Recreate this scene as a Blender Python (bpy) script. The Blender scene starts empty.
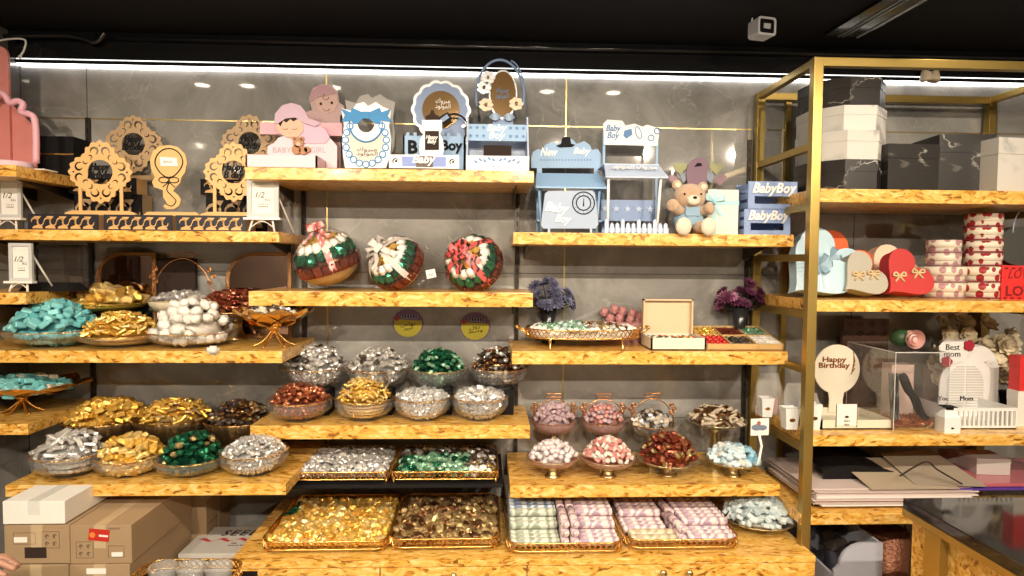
import bpy, bmesh, math, random
from mathutils import Vector, Matrix, Euler, noise
from mathutils.geometry import tessellate_polygon
random.seed(7)
R = math.radians
PI = math.pi
col = bpy.context.scene.collection
sc = bpy.context.scene

# ------------------------------------------------------------------ camera
F_PX, CX, CY = 620.0, 512.0, 288.0
CAM = Vector((0, -2.63, 1.5))
VPX, VPY, ROLL = 487.0, 262.0, 0.008
_a = (CX - VPX) / F_PX          # camera turned right
_b = (CY - VPY) / F_PX          # camera pitched down
fw = Vector((math.sin(math.atan(_a)), math.cos(math.atan(_a)), -_b)).normalized()
rt0 = fw.cross(Vector((0, 0, 1))).normalized()
up0 = rt0.cross(fw).normalized()
rt = (rt0 * math.cos(ROLL) + up0 * math.sin(ROLL)).normalized()
up = rt.cross(fw).normalized()
def U(px, py, Y):
    """the place in the plane y = Y seen at pixel (px, py)"""
    d = fw + rt * ((px - CX) / F_PX) - up * ((py - CY) / F_PX)
    t = (Y - CAM.y) / d.y
    return CAM + d * t
def UZ(px, py, z):
    d = fw + rt * ((px - CX) / F_PX) - up * ((py - CY) / F_PX)
    t = (z - CAM.z) / d.z
    return CAM + d * t
def MPP(Y):                      # metres per pixel at depth plane Y
    return (Y - CAM.y) / F_PX
cam_d = bpy.data.cameras.new('camera')
cam_d.sensor_width = 36.0
cam_d.lens = F_PX / 1024 * 36.0
cam_d.clip_start = 0.05
cam = bpy.data.objects.new('camera', cam_d)
col.objects.link(cam)
M = Matrix((rt, up, -fw)).transposed().to_4x4()
M.translation = CAM
cam.matrix_world = M
sc.camera = cam

# ------------------------------------------------------------------ materials
def newmat(name):
    m = bpy.data.materials.new(name)
    m.use_nodes = True
    return m, m.node_tree.nodes, m.node_tree.links, m.node_tree.nodes['Principled BSDF']
_mc = {}
def mat(name, c, rough=0.5, metal=0.0, spec=0.5, noise_amt=0.06, nscale=14, bump=0.0, bscale=40, emit=0, coat=0.0, sheen=0.0):
    if name in _mc: return _mc[name]
    m, N, L, P = newmat(name)
    P.inputs['Roughness'].default_value = rough
    P.inputs['Metallic'].default_value = metal
    P.inputs['Specular IOR Level'].default_value = spec
    P.inputs['Coat Weight'].default_value = coat
    P.inputs['Coat Roughness'].default_value = 0.08
    P.inputs['Sheen Weight'].default_value = sheen
    tc = N.new('ShaderNodeTexCoord')
    nz = N.new('ShaderNodeTexNoise'); nz.inputs['Scale'].default_value = nscale; nz.inputs['Detail'].default_value = 4
    L.new(tc.outputs['Object'], nz.inputs['Vector'])
    mx = N.new('ShaderNodeMix'); mx.data_type = 'RGBA'
    a = tuple(max(0, x * (1 - noise_amt)) for x in c[:3]) + (1,)
    b = tuple(min(1, x * (1 + noise_amt)) for x in c[:3]) + (1,)
    mx.inputs[6].default_value = a; mx.inputs[7].default_value = b
    L.new(nz.outputs['Fac'], mx.inputs[0])
    L.new(mx.outputs[2], P.inputs['Base Color'])
    if bump:
        n2 = N.new('ShaderNodeTexNoise'); n2.inputs['Scale'].default_value = bscale; n2.inputs['Detail'].default_value = 3
        L.new(tc.outputs['Object'], n2.inputs['Vector'])
        bp = N.new('ShaderNodeBump'); bp.inputs['Strength'].default_value = bump; bp.inputs['Distance'].default_value = 0.01
        L.new(n2.outputs['Fac'], bp.inputs['Height']); L.new(bp.outputs['Normal'], P.inputs['Normal'])
    if emit:
        P.inputs['Emission Color'].default_value = tuple(c[:3]) + (1,)
        P.inputs['Emission Strength'].default_value = emit
    _mc[name] = m
    return m

def osb_mat():
    m, N, L, P = newmat('oriented_strand_board')
    tc = N.new('ShaderNodeTexCoord')
    info = N.new('ShaderNodeObjectInfo')
    add = N.new('ShaderNodeVectorMath'); add.operation = 'ADD'
    L.new(tc.outputs['Object'], add.inputs[0])
    sc_ = N.new('ShaderNodeVectorMath'); sc_.operation = 'SCALE'; sc_.inputs['Scale'].default_value = 7.0
    cmb = N.new('ShaderNodeCombineXYZ'); L.new(info.outputs['Random'], cmb.inputs[0]); L.new(info.outputs['Random'], cmb.inputs[1])
    L.new(cmb.outputs[0], sc_.inputs[0]); L.new(sc_.outputs[0], add.inputs[1])
    big = N.new('ShaderNodeTexNoise'); big.inputs['Scale'].default_value = 5.0; big.inputs['Detail'].default_value = 2
    L.new(add.outputs[0], big.inputs['Vector'])
    warp = N.new('ShaderNodeMix'); warp.data_type = 'VECTOR'; warp.inputs[0].default_value = 0.10
    L.new(add.outputs[0], warp.inputs[4]); L.new(big.outputs['Color'], warp.inputs[5])
    def chips(rot, scl, vs):
        mp = N.new('ShaderNodeMapping'); mp.inputs['Rotation'].default_value = rot; mp.inputs['Scale'].default_value = scl
        L.new(warp.outputs[1], mp.inputs['Vector'])
        v = N.new('ShaderNodeTexVoronoi'); v.inputs['Scale'].default_value = vs; v.inputs['Randomness'].default_value = 1
        L.new(mp.outputs[0], v.inputs['Vector'])
        return v
    v1 = chips((0.3, 0.5, 0.5), (1, 2.8, 2.6), 32)
    v2 = chips((0.1, -0.7, -0.6), (1, 3.4, 3.0), 48)
    s1 = N.new('ShaderNodeSeparateColor'); L.new(v1.outputs['Color'], s1.inputs[0])
    s2 = N.new('ShaderNodeSeparateColor'); L.new(v2.outputs['Color'], s2.inputs[0])
    mm = N.new('ShaderNodeMath'); mm.operation = 'ADD'; L.new(s1.outputs[0], mm.inputs[0]); L.new(s2.outputs[1], mm.inputs[1])
    fine = N.new('ShaderNodeTexNoise'); fine.inputs['Scale'].default_value = 60; fine.inputs['Detail'].default_value = 5
    mp = N.new('ShaderNodeMapping'); mp.inputs['Scale'].default_value = (1, 4, 4); L.new(tc.outputs['Object'], mp.inputs[0]); L.new(mp.outputs[0], fine.inputs[0])
    m2 = N.new('ShaderNodeMath'); m2.operation = 'MULTIPLY_ADD'; L.new(mm.outputs[0], m2.inputs[0]); m2.inputs[1].default_value = 0.33
    m3 = N.new('ShaderNodeMath'); m3.operation = 'MULTIPLY'; L.new(fine.outputs['Fac'], m3.inputs[0]); m3.inputs[1].default_value = 0.32
    L.new(m3.outputs[0], m2.inputs[2])
    cr = N.new('ShaderNodeValToRGB'); e = cr.color_ramp.elements
    e[0].position = 0.20; e[0].color = (0.20, 0.070, 0.006, 1)
    e[1].position = 0.80; e[1].color = (0.92, 0.64, 0.27, 1)
    x = e.new(0.29); x.color = (0.50, 0.22, 0.028, 1)
    x = e.new(0.38); x.color = (0.70, 0.36, 0.055, 1)
    x = e.new(0.55); x.color = (0.79, 0.46, 0.105, 1)
    L.new(m2.outputs[0], cr.inputs[0])
    L.new(cr.outputs[0], P.inputs['Base Color'])
    P.inputs['Roughness'].default_value = 0.32
    P.inputs['Coat Weight'].default_value = 0.35; P.inputs['Coat Roughness'].default_value = 0.12
    bp = N.new('ShaderNodeBump'); bp.inputs['Strength'].default_value = 0.12; bp.inputs['Distance'].default_value = 0.004
    L.new(mm.outputs[0], bp.inputs['Height']); L.new(bp.outputs[0], P.inputs['Normal'])
    return m
OSB = osb_mat()

def tile_mat():
    m, N, L, P = newmat('polished_grey_stone_tile')
    tc = N.new('ShaderNodeTexCoord')
    n1 = N.new('ShaderNodeTexNoise'); n1.inputs['Scale'].default_value = 2.6; n1.inputs['Detail'].default_value = 9; n1.inputs['Roughness'].default_value = 0.62; n1.inputs['Distortion'].default_value = 0.7
    L.new(tc.outputs['Object'], n1.inputs['Vector'])
    cr = N.new('ShaderNodeValToRGB'); e = cr.color_ramp.elements
    e[0].position = 0.32; e[0].color = (0.155, 0.150, 0.142, 1)
    e[1].position = 0.72; e[1].color = (0.42, 0.41, 0.395, 1)
    L.new(n1.outputs['Fac'], cr.inputs[0])
    n2 = N.new('ShaderNodeTexNoise'); n2.inputs['Scale'].default_value = 1.7; n2.inputs['Detail'].default_value = 6; n2.inputs['Distortion'].default_value = 1.6
    L.new(tc.outputs['Object'], n2.inputs['Vector'])
    sb = N.new('ShaderNodeMath'); sb.operation = 'SUBTRACT'; L.new(n2.outputs['Fac'], sb.inputs[0]); sb.inputs[1].default_value = 0.5
    ab = N.new('ShaderNodeMath'); ab.operation = 'ABSOLUTE'; L.new(sb.outputs[0], ab.inputs[0])
    r2 = N.new('ShaderNodeValToRGB'); r2.color_ramp.elements[0].position = 0.0; r2.color_ramp.elements[0].color = (1, 1, 1, 1)
    r2.color_ramp.elements[1].position = 0.004; r2.color_ramp.elements[1].color = (0, 0, 0, 1)
    L.new(ab.outputs[0], r2.inputs[0])
    ml = N.new('ShaderNodeMath'); ml.operation = 'MULTIPLY'; L.new(r2.outputs[0], ml.inputs[0]); ml.inputs[1].default_value = 0.40
    mx = N.new('ShaderNodeMix'); mx.data_type = 'RGBA'; mx.inputs[7].default_value = (0.50, 0.48, 0.45, 1)
    L.new(ml.outputs[0], mx.inputs[0]); L.new(cr.outputs[0], mx.inputs[6])
    L.new(mx.outputs[2], P.inputs['Base Color'])
    P.inputs['Roughness'].default_value = 0.05
    P.inputs['IOR'].default_value = 1.9
    return m
TILE = tile_mat()

def brushed(name, c, rough=0.28):
    m = mat(name, c, rough, 1.0, noise_amt=0.12, nscale=30)
    return m
GOLDFRAME = mat('brass_painted_steel', (0.42, 0.295, 0.085), 0.34, 0.75, noise_amt=0.1)
GOLD = mat('gilt_metal', (0.86, 0.52, 0.17), 0.24, 1.0, noise_amt=0.12)
BRASS = mat('satin_brass', (0.62, 0.50, 0.26), 0.28, 1.0)
COPPER = mat('copper_wire', (0.62, 0.28, 0.10), 0.25, 1.0)
BLACK = mat('black_paint', (0.010, 0.009, 0.010), 0.65, spec=0.15)
BLACKM = mat('black_matt', (0.006, 0.005, 0.006), 0.8, spec=.2)
BLACKG = mat('black_gloss_panel', (0.008, 0.008, 0.009), 0.12, coat=0.3)
DARKRAIL = mat('dark_metal_rail', (0.06, 0.052, 0.045), 0.35, 0.8)
WHITE = mat('white_board', (0.80, 0.78, 0.74), 0.45)
WHITEP = mat('white_paint', (0.80, 0.80, 0.80), 0.35)
CARD = mat('corrugated_cardboard', (0.34, 0.235, 0.135), 0.8, nscale=6, noise_amt=0.1)
PAPER = mat('white_paper', (0.78, 0.76, 0.72), 0.7)

def glass_mat(name, tint=(1, 1, 1), body=0.06, bodycol=(0.8, 0.8, 0.8), gloss=1.0, ior=1.5):
    m = bpy.data.materials.new(name); m.use_nodes = True
    N, L = m.node_tree.nodes, m.node_tree.links
    N.clear()
    out = N.new('ShaderNodeOutputMaterial')
    tr = N.new('ShaderNodeBsdfTransparent'); tr.inputs[0].default_value = tint + (1,)
    gl = N.new('ShaderNodeBsdfGlossy'); gl.inputs['Roughness'].default_value = 0.04; gl.inputs['Color'].default_value = (gloss, gloss, gloss, 1)
    df = N.new('ShaderNodeBsdfDiffuse'); df.inputs[0].default_value = bodycol + (1,)
    fr = N.new('ShaderNodeFresnel'); ge = N.new('ShaderNodeNewGeometry'); mi = N.new('ShaderNodeMath'); mi.operation = 'MULTIPLY_ADD'
    L.new(ge.outputs['Backfacing'], mi.inputs[0]); mi.inputs[1].default_value = 1 / ior - ior; mi.inputs[2].default_value = ior; L.new(mi.outputs[0], fr.inputs['IOR'])
    m1 = N.new('ShaderNodeMixShader'); m1.inputs[0].default_value = body
    L.new(tr.outputs[0], m1.inputs[1]); L.new(df.outputs[0], m1.inputs[2])
    m2 = N.new('ShaderNodeMixShader')
    L.new(fr.outputs[0], m2.inputs[0]); L.new(m1.outputs[0], m2.inputs[1]); L.new(gl.outputs[0], m2.inputs[2])
    L.new(m2.outputs[0], out.inputs[0])
    return m
GLASS = glass_mat('cut_glass', (0.97, 0.97, 0.975), 0.055, (0.85, 0.84, 0.82))
ACRYL = glass_mat('clear_acrylic', (0.97, 0.97, 0.975), 0.012, (0.6, 0.6, 0.6))
BAGFILM = glass_mat('bag_film', (0.95, 0.95, 0.95), 0.22, (0.75, 0.73, 0.70))
CRYSTAL = glass_mat('cut_crystal', (0.97, 0.97, 0.97), 0.15, (0.85, 0.83, 0.80))
FILM = glass_mat('cellophane', (0.99, 0.99, 0.99), 0.02, ior=1.16)
SMOKE = glass_mat('smoked_glass', (0.55, 0.52, 0.50), 0.05, (0.25, 0.23, 0.22))
PINKGLASS = glass_mat('rosy_glass', (0.95, 0.80, 0.78), 0.30, (0.62, 0.42, 0.38))

# ------------------------------------------------------------------ mesh builder
class MB:
    def __init__(s):
        s.v = []; s.f = []; s.m = []; s.sm = []; s.mats = []; s.cur = 0; s.smooth = False; s.T = Matrix.Identity(4)
    def mat(s, m):
        if m not in s.mats: s.mats.append(m)
        s.cur = s.mats.index(m); return s
    def add(s, vs, fs, smooth=None):
        if not s.mats: raise ValueError('no material')
        b = len(s.v)
        s.v += [tuple(s.T @ Vector(v)) for v in vs]
        for f in fs:
            s.f.append(tuple(b + i for i in f)); s.m.append(s.cur); s.sm.append(s.smooth if smooth is None else smooth)
        return s
    def box(s, x0, x1, y0, y1, z0, z1, c=0.0, rot=None):
        if c <= 0 or min(x1 - x0, y1 - y0, z1 - z0) < 2.2 * c:
            vs = [(x, y, z) for x in (x0, x1) for y in (y0, y1) for z in (z0, z1)]
            fs = [(0, 1, 3, 2), (4, 6, 7, 5), (0, 4, 5, 1), (2, 3, 7, 6), (0, 2, 6, 4), (1, 5, 7, 3)]
            return s.add(vs, fs, False)
        bm = bmesh.new(); bmesh.ops.create_cube(bm, size=1)
        for v in bm.verts:
            v.co = Vector(((x0 + x1) / 2 + v.co.x * (x1 - x0), (y0 + y1) / 2 + v.co.y * (y1 - y0), (z0 + z1) / 2 + v.co.z * (z1 - z0)))
        bmesh.ops.bevel(bm, geom=bm.edges[:], offset=c, segments=2, profile=0.7, affect='EDGES')
        return s.bm(bm, False)
    def bm(s, bm, smooth=None):
        bm.verts.index_update()
        s.add([v.co.copy() for v in bm.verts], [[v.index for v in f.verts] for f in bm.faces], smooth)
        bm.free(); return s
    def lathe(s, prof, n=32, cx=0, cy=0, flute=0, famp=0.0, sx=1.0, sy=1.0, smooth=True, fpow=1, wav=0.0):
        vs = []; fs = []
        k = len(prof)
        for i in range(n):
            a = 2 * PI * i / n
            fm = 1 + famp * (abs(math.cos(a * flute / 2)) ** fpow if flute else 0)
            for j, (r, z) in enumerate(prof):
                t = j / max(1, k - 1)
                zz = z + (wav * math.cos(a * flute) if (flute and wav and z > prof[0][1] + 0.7 * (max(p[1] for p in prof) - prof[0][1])) else 0)
                vs.append((cx + r * fm * sx * math.cos(a), cy + r * fm * sy * math.sin(a), zz))
        for i in range(n):
            for j in range(k - 1):
                a, b = i * k + j, ((i + 1) % n) * k + j
                fs.append((a, b, b + 1, a + 1))
        return s.add(vs, fs, smooth)
    def tube(s, pts, r, n=8, closed=False, caps=True, smooth=True):
        pts = [Vector(p) for p in pts]; K = len(pts)
        rs = r if isinstance(r, (list, tuple)) else [r] * K
        vs = []; fs = []; up_ = None
        for i, p in enumerate(pts):
            if closed: d = pts[(i + 1) % K] - pts[i - 1]
            else: d = pts[min(K - 1, i + 1)] - pts[max(0, i - 1)]
            if d.length < 1e-9: d = Vector((0, 0, 1))
            d.normalize()
            if up_ is None:
                up_ = d.orthogonal().normalized()
            else:
                up_ = (up_ - d * up_.dot(d))
                up_ = up_.normalized() if up_.length > 1e-6 else d.orthogonal().normalized()
            w = d.cross(up_)
            for k in range(n):
                a = 2 * PI * k / n
                vs.append(p + (up_ * math.cos(a) + w * math.sin(a)) * rs[i])
        for i in range(K if closed else K - 1):
            for k in range(n):
                a = i * n + k; b = i * n + (k + 1) % n; c = ((i + 1) % K) * n + (k + 1) % n; d2 = ((i + 1) % K) * n + k
                fs.append((a, b, c, d2))
        if caps and not closed:
            fs.append(tuple(range(n - 1, -1, -1))); fs.append(tuple((K - 1) * n + k for k in range(n)))
        return s.add(vs, fs, smooth)
    def prism(s, outl, y0, y1, holes=()):
        """flat outline in x,z given a thickness from y0 to y1"""
        loops = [list(outl)] + [list(h) for h in holes]
        flat = [p for l in loops for p in l]
        tris = tessellate_polygon([[Vector((p[0], p[1], 0)) for p in l] for l in loops])
        n = len(flat)
        vs = [(p[0], y0, p[1]) for p in flat] + [(p[0], y1, p[1]) for p in flat]
        fs = [tuple(t) for t in tris] + [tuple(n + i for i in reversed(t)) for t in tris]
        b = 0
        for l in loops:
            k = len(l)
            for i in range(k):
                j = (i + 1) % k
                fs.append((b + i, b + j, n + b + j, n + b + i))
            b += k
        return s.add(vs, fs, False)
    def ball(s, c, r, sub=2, scl=(1, 1, 1), jit=0.0, smooth=True):
        bm = bmesh.new(); bmesh.ops.create_icosphere(bm, subdivisions=sub, radius=1)
        for v in bm.verts:
            k = 1 + random.uniform(-jit, jit)
            v.co = Vector((c[0] + v.co.x * r * scl[0] * k, c[1] + v.co.y * r * scl[1] * k, c[2] + v.co.z * r * scl[2] * k))
        return s.bm(bm, smooth)
    def grid(s, fn, nu, nv, smooth=True, thick=0):
        vs = [fn(i / nu, j / nv) for i in range(nu + 1) for j in range(nv + 1)]
        fs = []
        for i in range(nu):
            for j in range(nv):
                a = i * (nv + 1) + j
                fs.append((a, a + nv + 1, a + nv + 2, a + 1))
        return s.add(vs, fs, smooth)
    def text(s, body, h, cx, cz, y, ext=0.002, width=None, shear=0.0, bold=0.0, font=None, space=1.0, rot=0.0):
        """raised lettering centred at (cx, cz) on the plane y, facing -y; h = cap height"""
        cu = bpy.data.curves.new('t', 'FONT'); cu.body = body; cu.align_x = 'CENTER'; cu.align_y = 'CENTER'
        cu.size = 1.0; cu.extrude = 0; cu.shear = shear; cu.offset = bold; cu.resolution_u = 2; cu.space_character = space; cu.space_line = 0.8
        if font: cu.font = font
        ob = bpy.data.objects.new('t', cu); col.objects.link(ob)
        dg = bpy.context.evaluated_depsgraph_get(); dg.update()
        me = ob.evaluated_get(dg).to_mesh()
        vs = [v.co.copy() for v in me.vertices]; fs = [tuple(p.vertices) for p in me.polygons]
        ob.evaluated_get(dg).to_mesh_clear(); bpy.data.objects.remove(ob); bpy.data.curves.remove(cu)
        if not vs: return s
        xs = [v.x for v in vs]; ys = [v.y for v in vs]
        w = max(xs) - min(xs); hh = max(ys) - min(ys)
        kz = h / hh; kx = kz if width is None else width / w
        mx, my = (max(xs) + min(xs)) / 2, (max(ys) + min(ys)) / 2
        n = len(vs); P0 = []
        cr_, sr_ = math.cos(rot), math.sin(rot)
        for v in vs:
            a, b = (v.x - mx) * kx, (v.y - my) * kz
            P0.append((cx + a * cr_ - b * sr_, cz + a * sr_ + b * cr_))
        V = [(p[0], y - ext, p[1]) for p in P0] + [(p[0], y, p[1]) for p in P0]
        from collections import Counter
        ed = Counter()
        for f in fs:
            for i in range(len(f)): ed[(f[i], f[(i + 1) % len(f)])] += 1
        FF = [tuple(reversed(f)) for f in fs]
        for (a, b) in list(ed):
            if (b, a) not in ed: FF.append((a, b, n + b, n + a))
        return s.add(V, FF, False)
    def mesh(s, name):
        me = bpy.data.meshes.new(name)
        me.from_pydata(s.v, [], s.f)
        for m in s.mats: me.materials.append(m)
        me.polygons.foreach_set('material_index', s.m)
        me.polygons.foreach_set('use_smooth', s.sm)
        me.update(); return me
    def build(s, name, parent=None, loc=(0, 0, 0), rot=(0, 0, 0), label=None, fix=True):
        me = s.mesh(name)
        if fix:
            bm = bmesh.new(); bm.from_mesh(me); bmesh.ops.recalc_face_normals(bm, faces=bm.faces[:]); bm.to_mesh(me); bm.free()
        o = bpy.data.objects.new(name, me); col.objects.link(o)
        if parent: o.parent = parent
        o.location = loc; o.rotation_euler = rot
        if label: o['label'] = label
        return o
def mb(m, smooth=False):
    b = MB(); b.mat(m); b.smooth = smooth; return b
def tag(o, label, cat, group=None):
    o['label'] = label; o['category'] = cat
    if group: o['group'] = group
    return o
def thing(name, label, cat, loc=(0, 0, 0), rz=0.0, group=None):
    o = bpy.data.objects.new(name, None); col.objects.link(o)
    o.empty_display_size = 0.05
    o.location = loc; o.rotation_euler = (0, 0, rz)
    return tag(o, label, cat, group)
def struct(name, b, **k):
    o = b.build(name, **k); o['kind'] = 'structure'; return o
def circle(cx, cz, r, n=32, rz=None, a0=0):
    rz = rz or r
    return [(cx + r * math.cos(a0 + 2 * PI * i / n), cz + rz * math.sin(a0 + 2 * PI * i / n)) for i in range(n)]
def rrect(x0, x1, z0, z1, r, n=5):
    pts = []
    for (cx, cz, a) in ((x1 - r, z0 + r, -PI / 2), (x1 - r, z1 - r, 0), (x0 + r, z1 - r, PI / 2), (x0 + r, z0 + r, PI)):
        for i in range(n + 1):
            t = a + PI / 2 * i / n
            pts.append((cx + r * math.cos(t), cz + r * math.sin(t)))
    return pts
def smooth_path(pts, n=8, closed=False):
    P = [Vector(p) for p in pts]; K = len(P); out = []
    for i in range(K if closed else K - 1):
        p0 = P[(i - 1) % K] if closed or i > 0 else P[i]
        p1 = P[i]; p2 = P[(i + 1) % K]
        p3 = P[(i + 2) % K] if closed or i + 2 < K else p2
        for j in range(n):
            t = j / n
            out.append(0.5 * ((2 * p1) + (-p0 + p2) * t + (2 * p0 - 5 * p1 + 4 * p2 - p3) * t * t + (-p0 + 3 * p1 - 3 * p2 + p3) * t ** 3))
    if not closed: out.append(P[-1])
    return out
# Arabic letter forms: isolated, final, initial, medial
AR = {'ا': ('FE8D', 'FE8E', None, None), 'ب': ('FE8F', 'FE90', 'FE91', 'FE92'), 'ر': ('FEAD', 'FEAE', None, None), 'س': ('FEB1', 'FEB2', 'FEB3', 'FEB4'),
      'ط': ('FEC1', 'FEC2', 'FEC3', 'FEC4'), 'ك': ('FED9', 'FEDA', 'FEDB', 'FEDC'), 'ل': ('FEDD', 'FEDE', 'FEDF', 'FEE0'), 'م': ('FEE1', 'FEE2', 'FEE3', 'FEE4'),
      'و': ('FEED', 'FEEE', None, None), 'د': ('FEA9', 'FEAA', None, None), 'ي': ('FEF1', 'FEF2', 'FEF3', 'FEF4')}
def arab(t):
    lines = []
    for ln in t.split('\n'):
        out = []
        for i, ch in enumerate(ln):
            if ch not in AR: out.append(ch); continue
            prev = i > 0 and ln[i - 1] in AR and AR[ln[i - 1]][2] is not None
            nxt = i + 1 < len(ln) and ln[i + 1] in AR and AR[ch][2] is not None
            k = 3 if (prev and nxt) else 1 if prev else 2 if nxt else 0
            out.append(chr(int(AR[ch][k], 16)))
        lines.append(''.join(reversed(out)))
    return '\n'.join(lines)

# ------------------------------------------------------------------ the room
zc = U(500, 41, -0.06).z                 # ceiling height
X_L, X_R, Y_B = -1.90, 3.2, -5.2
H = zc
b = mb(mat('floor_tile', (0.50, 0.46, 0.40), 0.3)); b.box(X_L - .1, X_R + .1, Y_B, 0.1, -0.1, 0); struct('floor', b)
b = mb(BLACKM); b.box(X_L - .1, X_R + .1, Y_B, 0.1, H, H + 0.1); struct('ceiling', b)
b = mb(TILE); b.box(X_L - .1, X_R + .1, 0, 0.1, 0, H); struct('wall_back', b)
b = mb(TILE); b.box(X_L - .1, X_L, Y_B, 0.0, 0, H); struct('wall_left', b)
b = mb(mat('warm_plaster', (0.55, 0.50, 0.44), 0.8)); b.box(X_R, X_R + .1, Y_B, 0.0, 0, H); struct('wall_right', b)
b = mb(mat('warm_plaster', (0, 0, 0))); b.box(X_L - .1, X_R + .1, Y_B - .1, Y_B, 0, H); struct('wall_front', b)
# black soffit above the light strip, with a ledge pipe
zl = U(500, 73, -0.03).z
b = mb(BLACKG); b.box(X_L, X_R, -0.06, 0, zl + 0.012, H); struct('trim_1', b)
b = mb(mat('bright_joint', (0.55, 0.42, 0.18), 0.3, 0.9))
TR = b
zj1 = U(256, 120.5, 0).z; zj2 = U(1000, 131, 0).z
jz = (U(21, 118.7, 0).z + U(256, 120.5, 0).z + U(520, 125.6, 0).z + U(745, 129.5, 0).z) / 4
TR.box(X_L, X_R, -0.0015, 0, jz - 0.0025, jz + 0.0025); struct('trim_2', TR)
for i, px in enumerate((327, 565)):
    x = U(px, 200, 0).x
    b = mb(mat('bright_joint', (0, 0, 0))); b.box(x - 0.003, x + 0.003, -0.0015, 0, 0, zl); struct('trim_%d' % (3 + i), b)
groove = mat('tile_groove', (0.05, 0.045, 0.04), 0.6)
for i, px in enumerate((87, 858)):
    x = U(px, 100, 0).x
    b = mb(groove); b.box(x - 0.0015, x + 0.0015, -0.001, 0, 0, zl); struct('trim_%d' % (5 + i), b)
for i, dz in enumerate((-0.62, -1.24)):
    b = mb(groove); b.box(X_L, X_R, -0.001, 0, jz + dz - .0015, jz + dz + .0015)
    b.box(X_L, X_L + .001, Y_B, 0, jz + dz - .0015, jz + dz + .0015); struct('trim_%d' % (7 + i), b)
b = mb(groove); b.box(X_L, X_L + .002, -0.002, 0, 0, zl); struct('trim_9', b)
# light strip
led = mat('light_strip_glow', (1.0, 0.98, 0.95), 0.5, emit=6.0, noise_amt=0.0)
t = thing('light_strip', 'long glowing white light strip under the black soffit', 'light strip', ((X_L + X_R) / 2, -0.014, zl))
W2 = (X_R - X_L) / 2
b = mb(led); b.box(-W2, W2, -0.004, 0.004, -0.004, 0.005); b.build('diffuser', t)
b = mb(BLACK); b.box(-W2, W2, -0.010, 0.0135, 0.005, 0.012); b.build('housing', t)
# slotted wall rails
for i, (px, py0, py1) in enumerate(((91, 118, 500), (304, 178, 500), (517, 170, 480), (747, 140, 480))):
    x = U(px, 250, -0.004).x; z1 = U(px, py0, -0.004).z; z0 = 0.55
    b = mb(DARKRAIL); b.box(x - .009, x + .009, -0.012, 0, z0, z1)
    b.mat(BLACK)
    k = int((z1 - z0) / 0.04)
    for j in range(k):
        zz = z0 + 0.02 + j * 0.04; b.box(x - .002, x + .002, -0.0128, -0.012, zz, zz + .022)
    o = b.build('shelf_rail')
    tag(o, 'dark slotted metal shelf rail ' + ('near the left corner behind the pink arches', 'on the wall between the left and middle shelves', 'on the wall between the middle and right shelves', 'on the wall beside the brass shelving frame')[i], 'rail')

# ------------------------------------------------------------------ shelves
SH = {}
def shelf(key, px0, px1, yt, yb, Yf, label, xl=None, pxz=None, Yb=-0.013):
    pm = pxz if pxz is not None else (max(px0, 0) + px1) / 2
    zt = U(pm, yt, Yf).z; zb = U(pm, yb, Yf).z
    x0 = xl if xl is not None else U(px0, yt, Yf).x
    x1 = U(px1, yt, Yf).x
    cx, cy = (x0 + x1) / 2, (Yf + Yb) / 2
    t = thing('wall_shelf', label, 'shelf', (cx, cy, zb), group=None)
    b = mb(OSB); b.box(x0 - cx, x1 - cx, Yf - cy, Yb - cy, 0, zt - zb, 0.0025); b.build('board', t)
    for xx in (x0 - cx + 0.06, x1 - cx - 0.06):
        k = mb(DARKRAIL)
        k.add([(xx - .003, Yb - cy, 0), (xx - .003, Yb - cy, -.05), (xx - .003, Yf - cy + .08, 0), (xx + .003, Yb - cy, 0), (xx + .003, Yb - cy, -.05), (xx + .003, Yf - cy + .08, 0)],
              [(0, 1, 2), (3, 5, 4), (0, 2, 5, 3), (1, 4, 5, 2), (0, 3, 4, 1)]); k.build('bracket', t)
    SH[key] = dict(z=zt, x0=x0, x1=x1, Yf=Yf, zb=zb)
    return t
XW = X_L + 0.002
shelf('L1', 0, 16, 165, 176.5, -0.42, 'short golden strand board shelf carrying the pink cake boxes', xl=XW, pxz=16)
shelf('L2', 0, 279, 230.5, 241, -0.33, 'long strand board shelf carrying the gold happy birthday signs', xl=XW, pxz=140)
shelf('L3', 0, 26, 293, 304.5, -0.42, 'short strand board shelf in the left corner under a small white price easel', xl=XW, pxz=26)
shelf('L4', 0, 282, 351, 363, -0.42, 'long strand board shelf under the turquoise, gold and white chocolate bowls', xl=XW, pxz=200)
shelf('L5', 0, 28, 424, 435, -0.42, 'short strand board shelf in the left corner under the gold leaf dish', xl=XW, pxz=28)
shelf('L6', 5, 286, 484.5, 496, -0.52, 'lowest left strand board shelf above the cardboard cartons')
shelf('C1', 245, 534, 169, 181, -0.37, 'top middle strand board shelf carrying the baby gift signs')
shelf('C2', 248.5, 533, 292, 306.5, -0.33, 'middle strand board shelf carrying three round ribboned chocolate bouquets')
shelf('C3', 250, 530, 425.5, 439, -0.33, 'lowest middle strand board shelf under eight glass bowls of chocolate')
shelf('R1', 513.5, 794, 233.5, 245.5, -0.33, 'top right strand board shelf carrying the teddy bear and light blue stands')
shelf('R2', 512, 788, 351.5, 364.5, -0.33, 'right strand board shelf under the oval tray and the wooden chocolate boxes')
shelf('R3', 510, 780, 485, 497, -0.41, 'deep lowest right strand board shelf under the pedestal sweet bowls')

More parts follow.
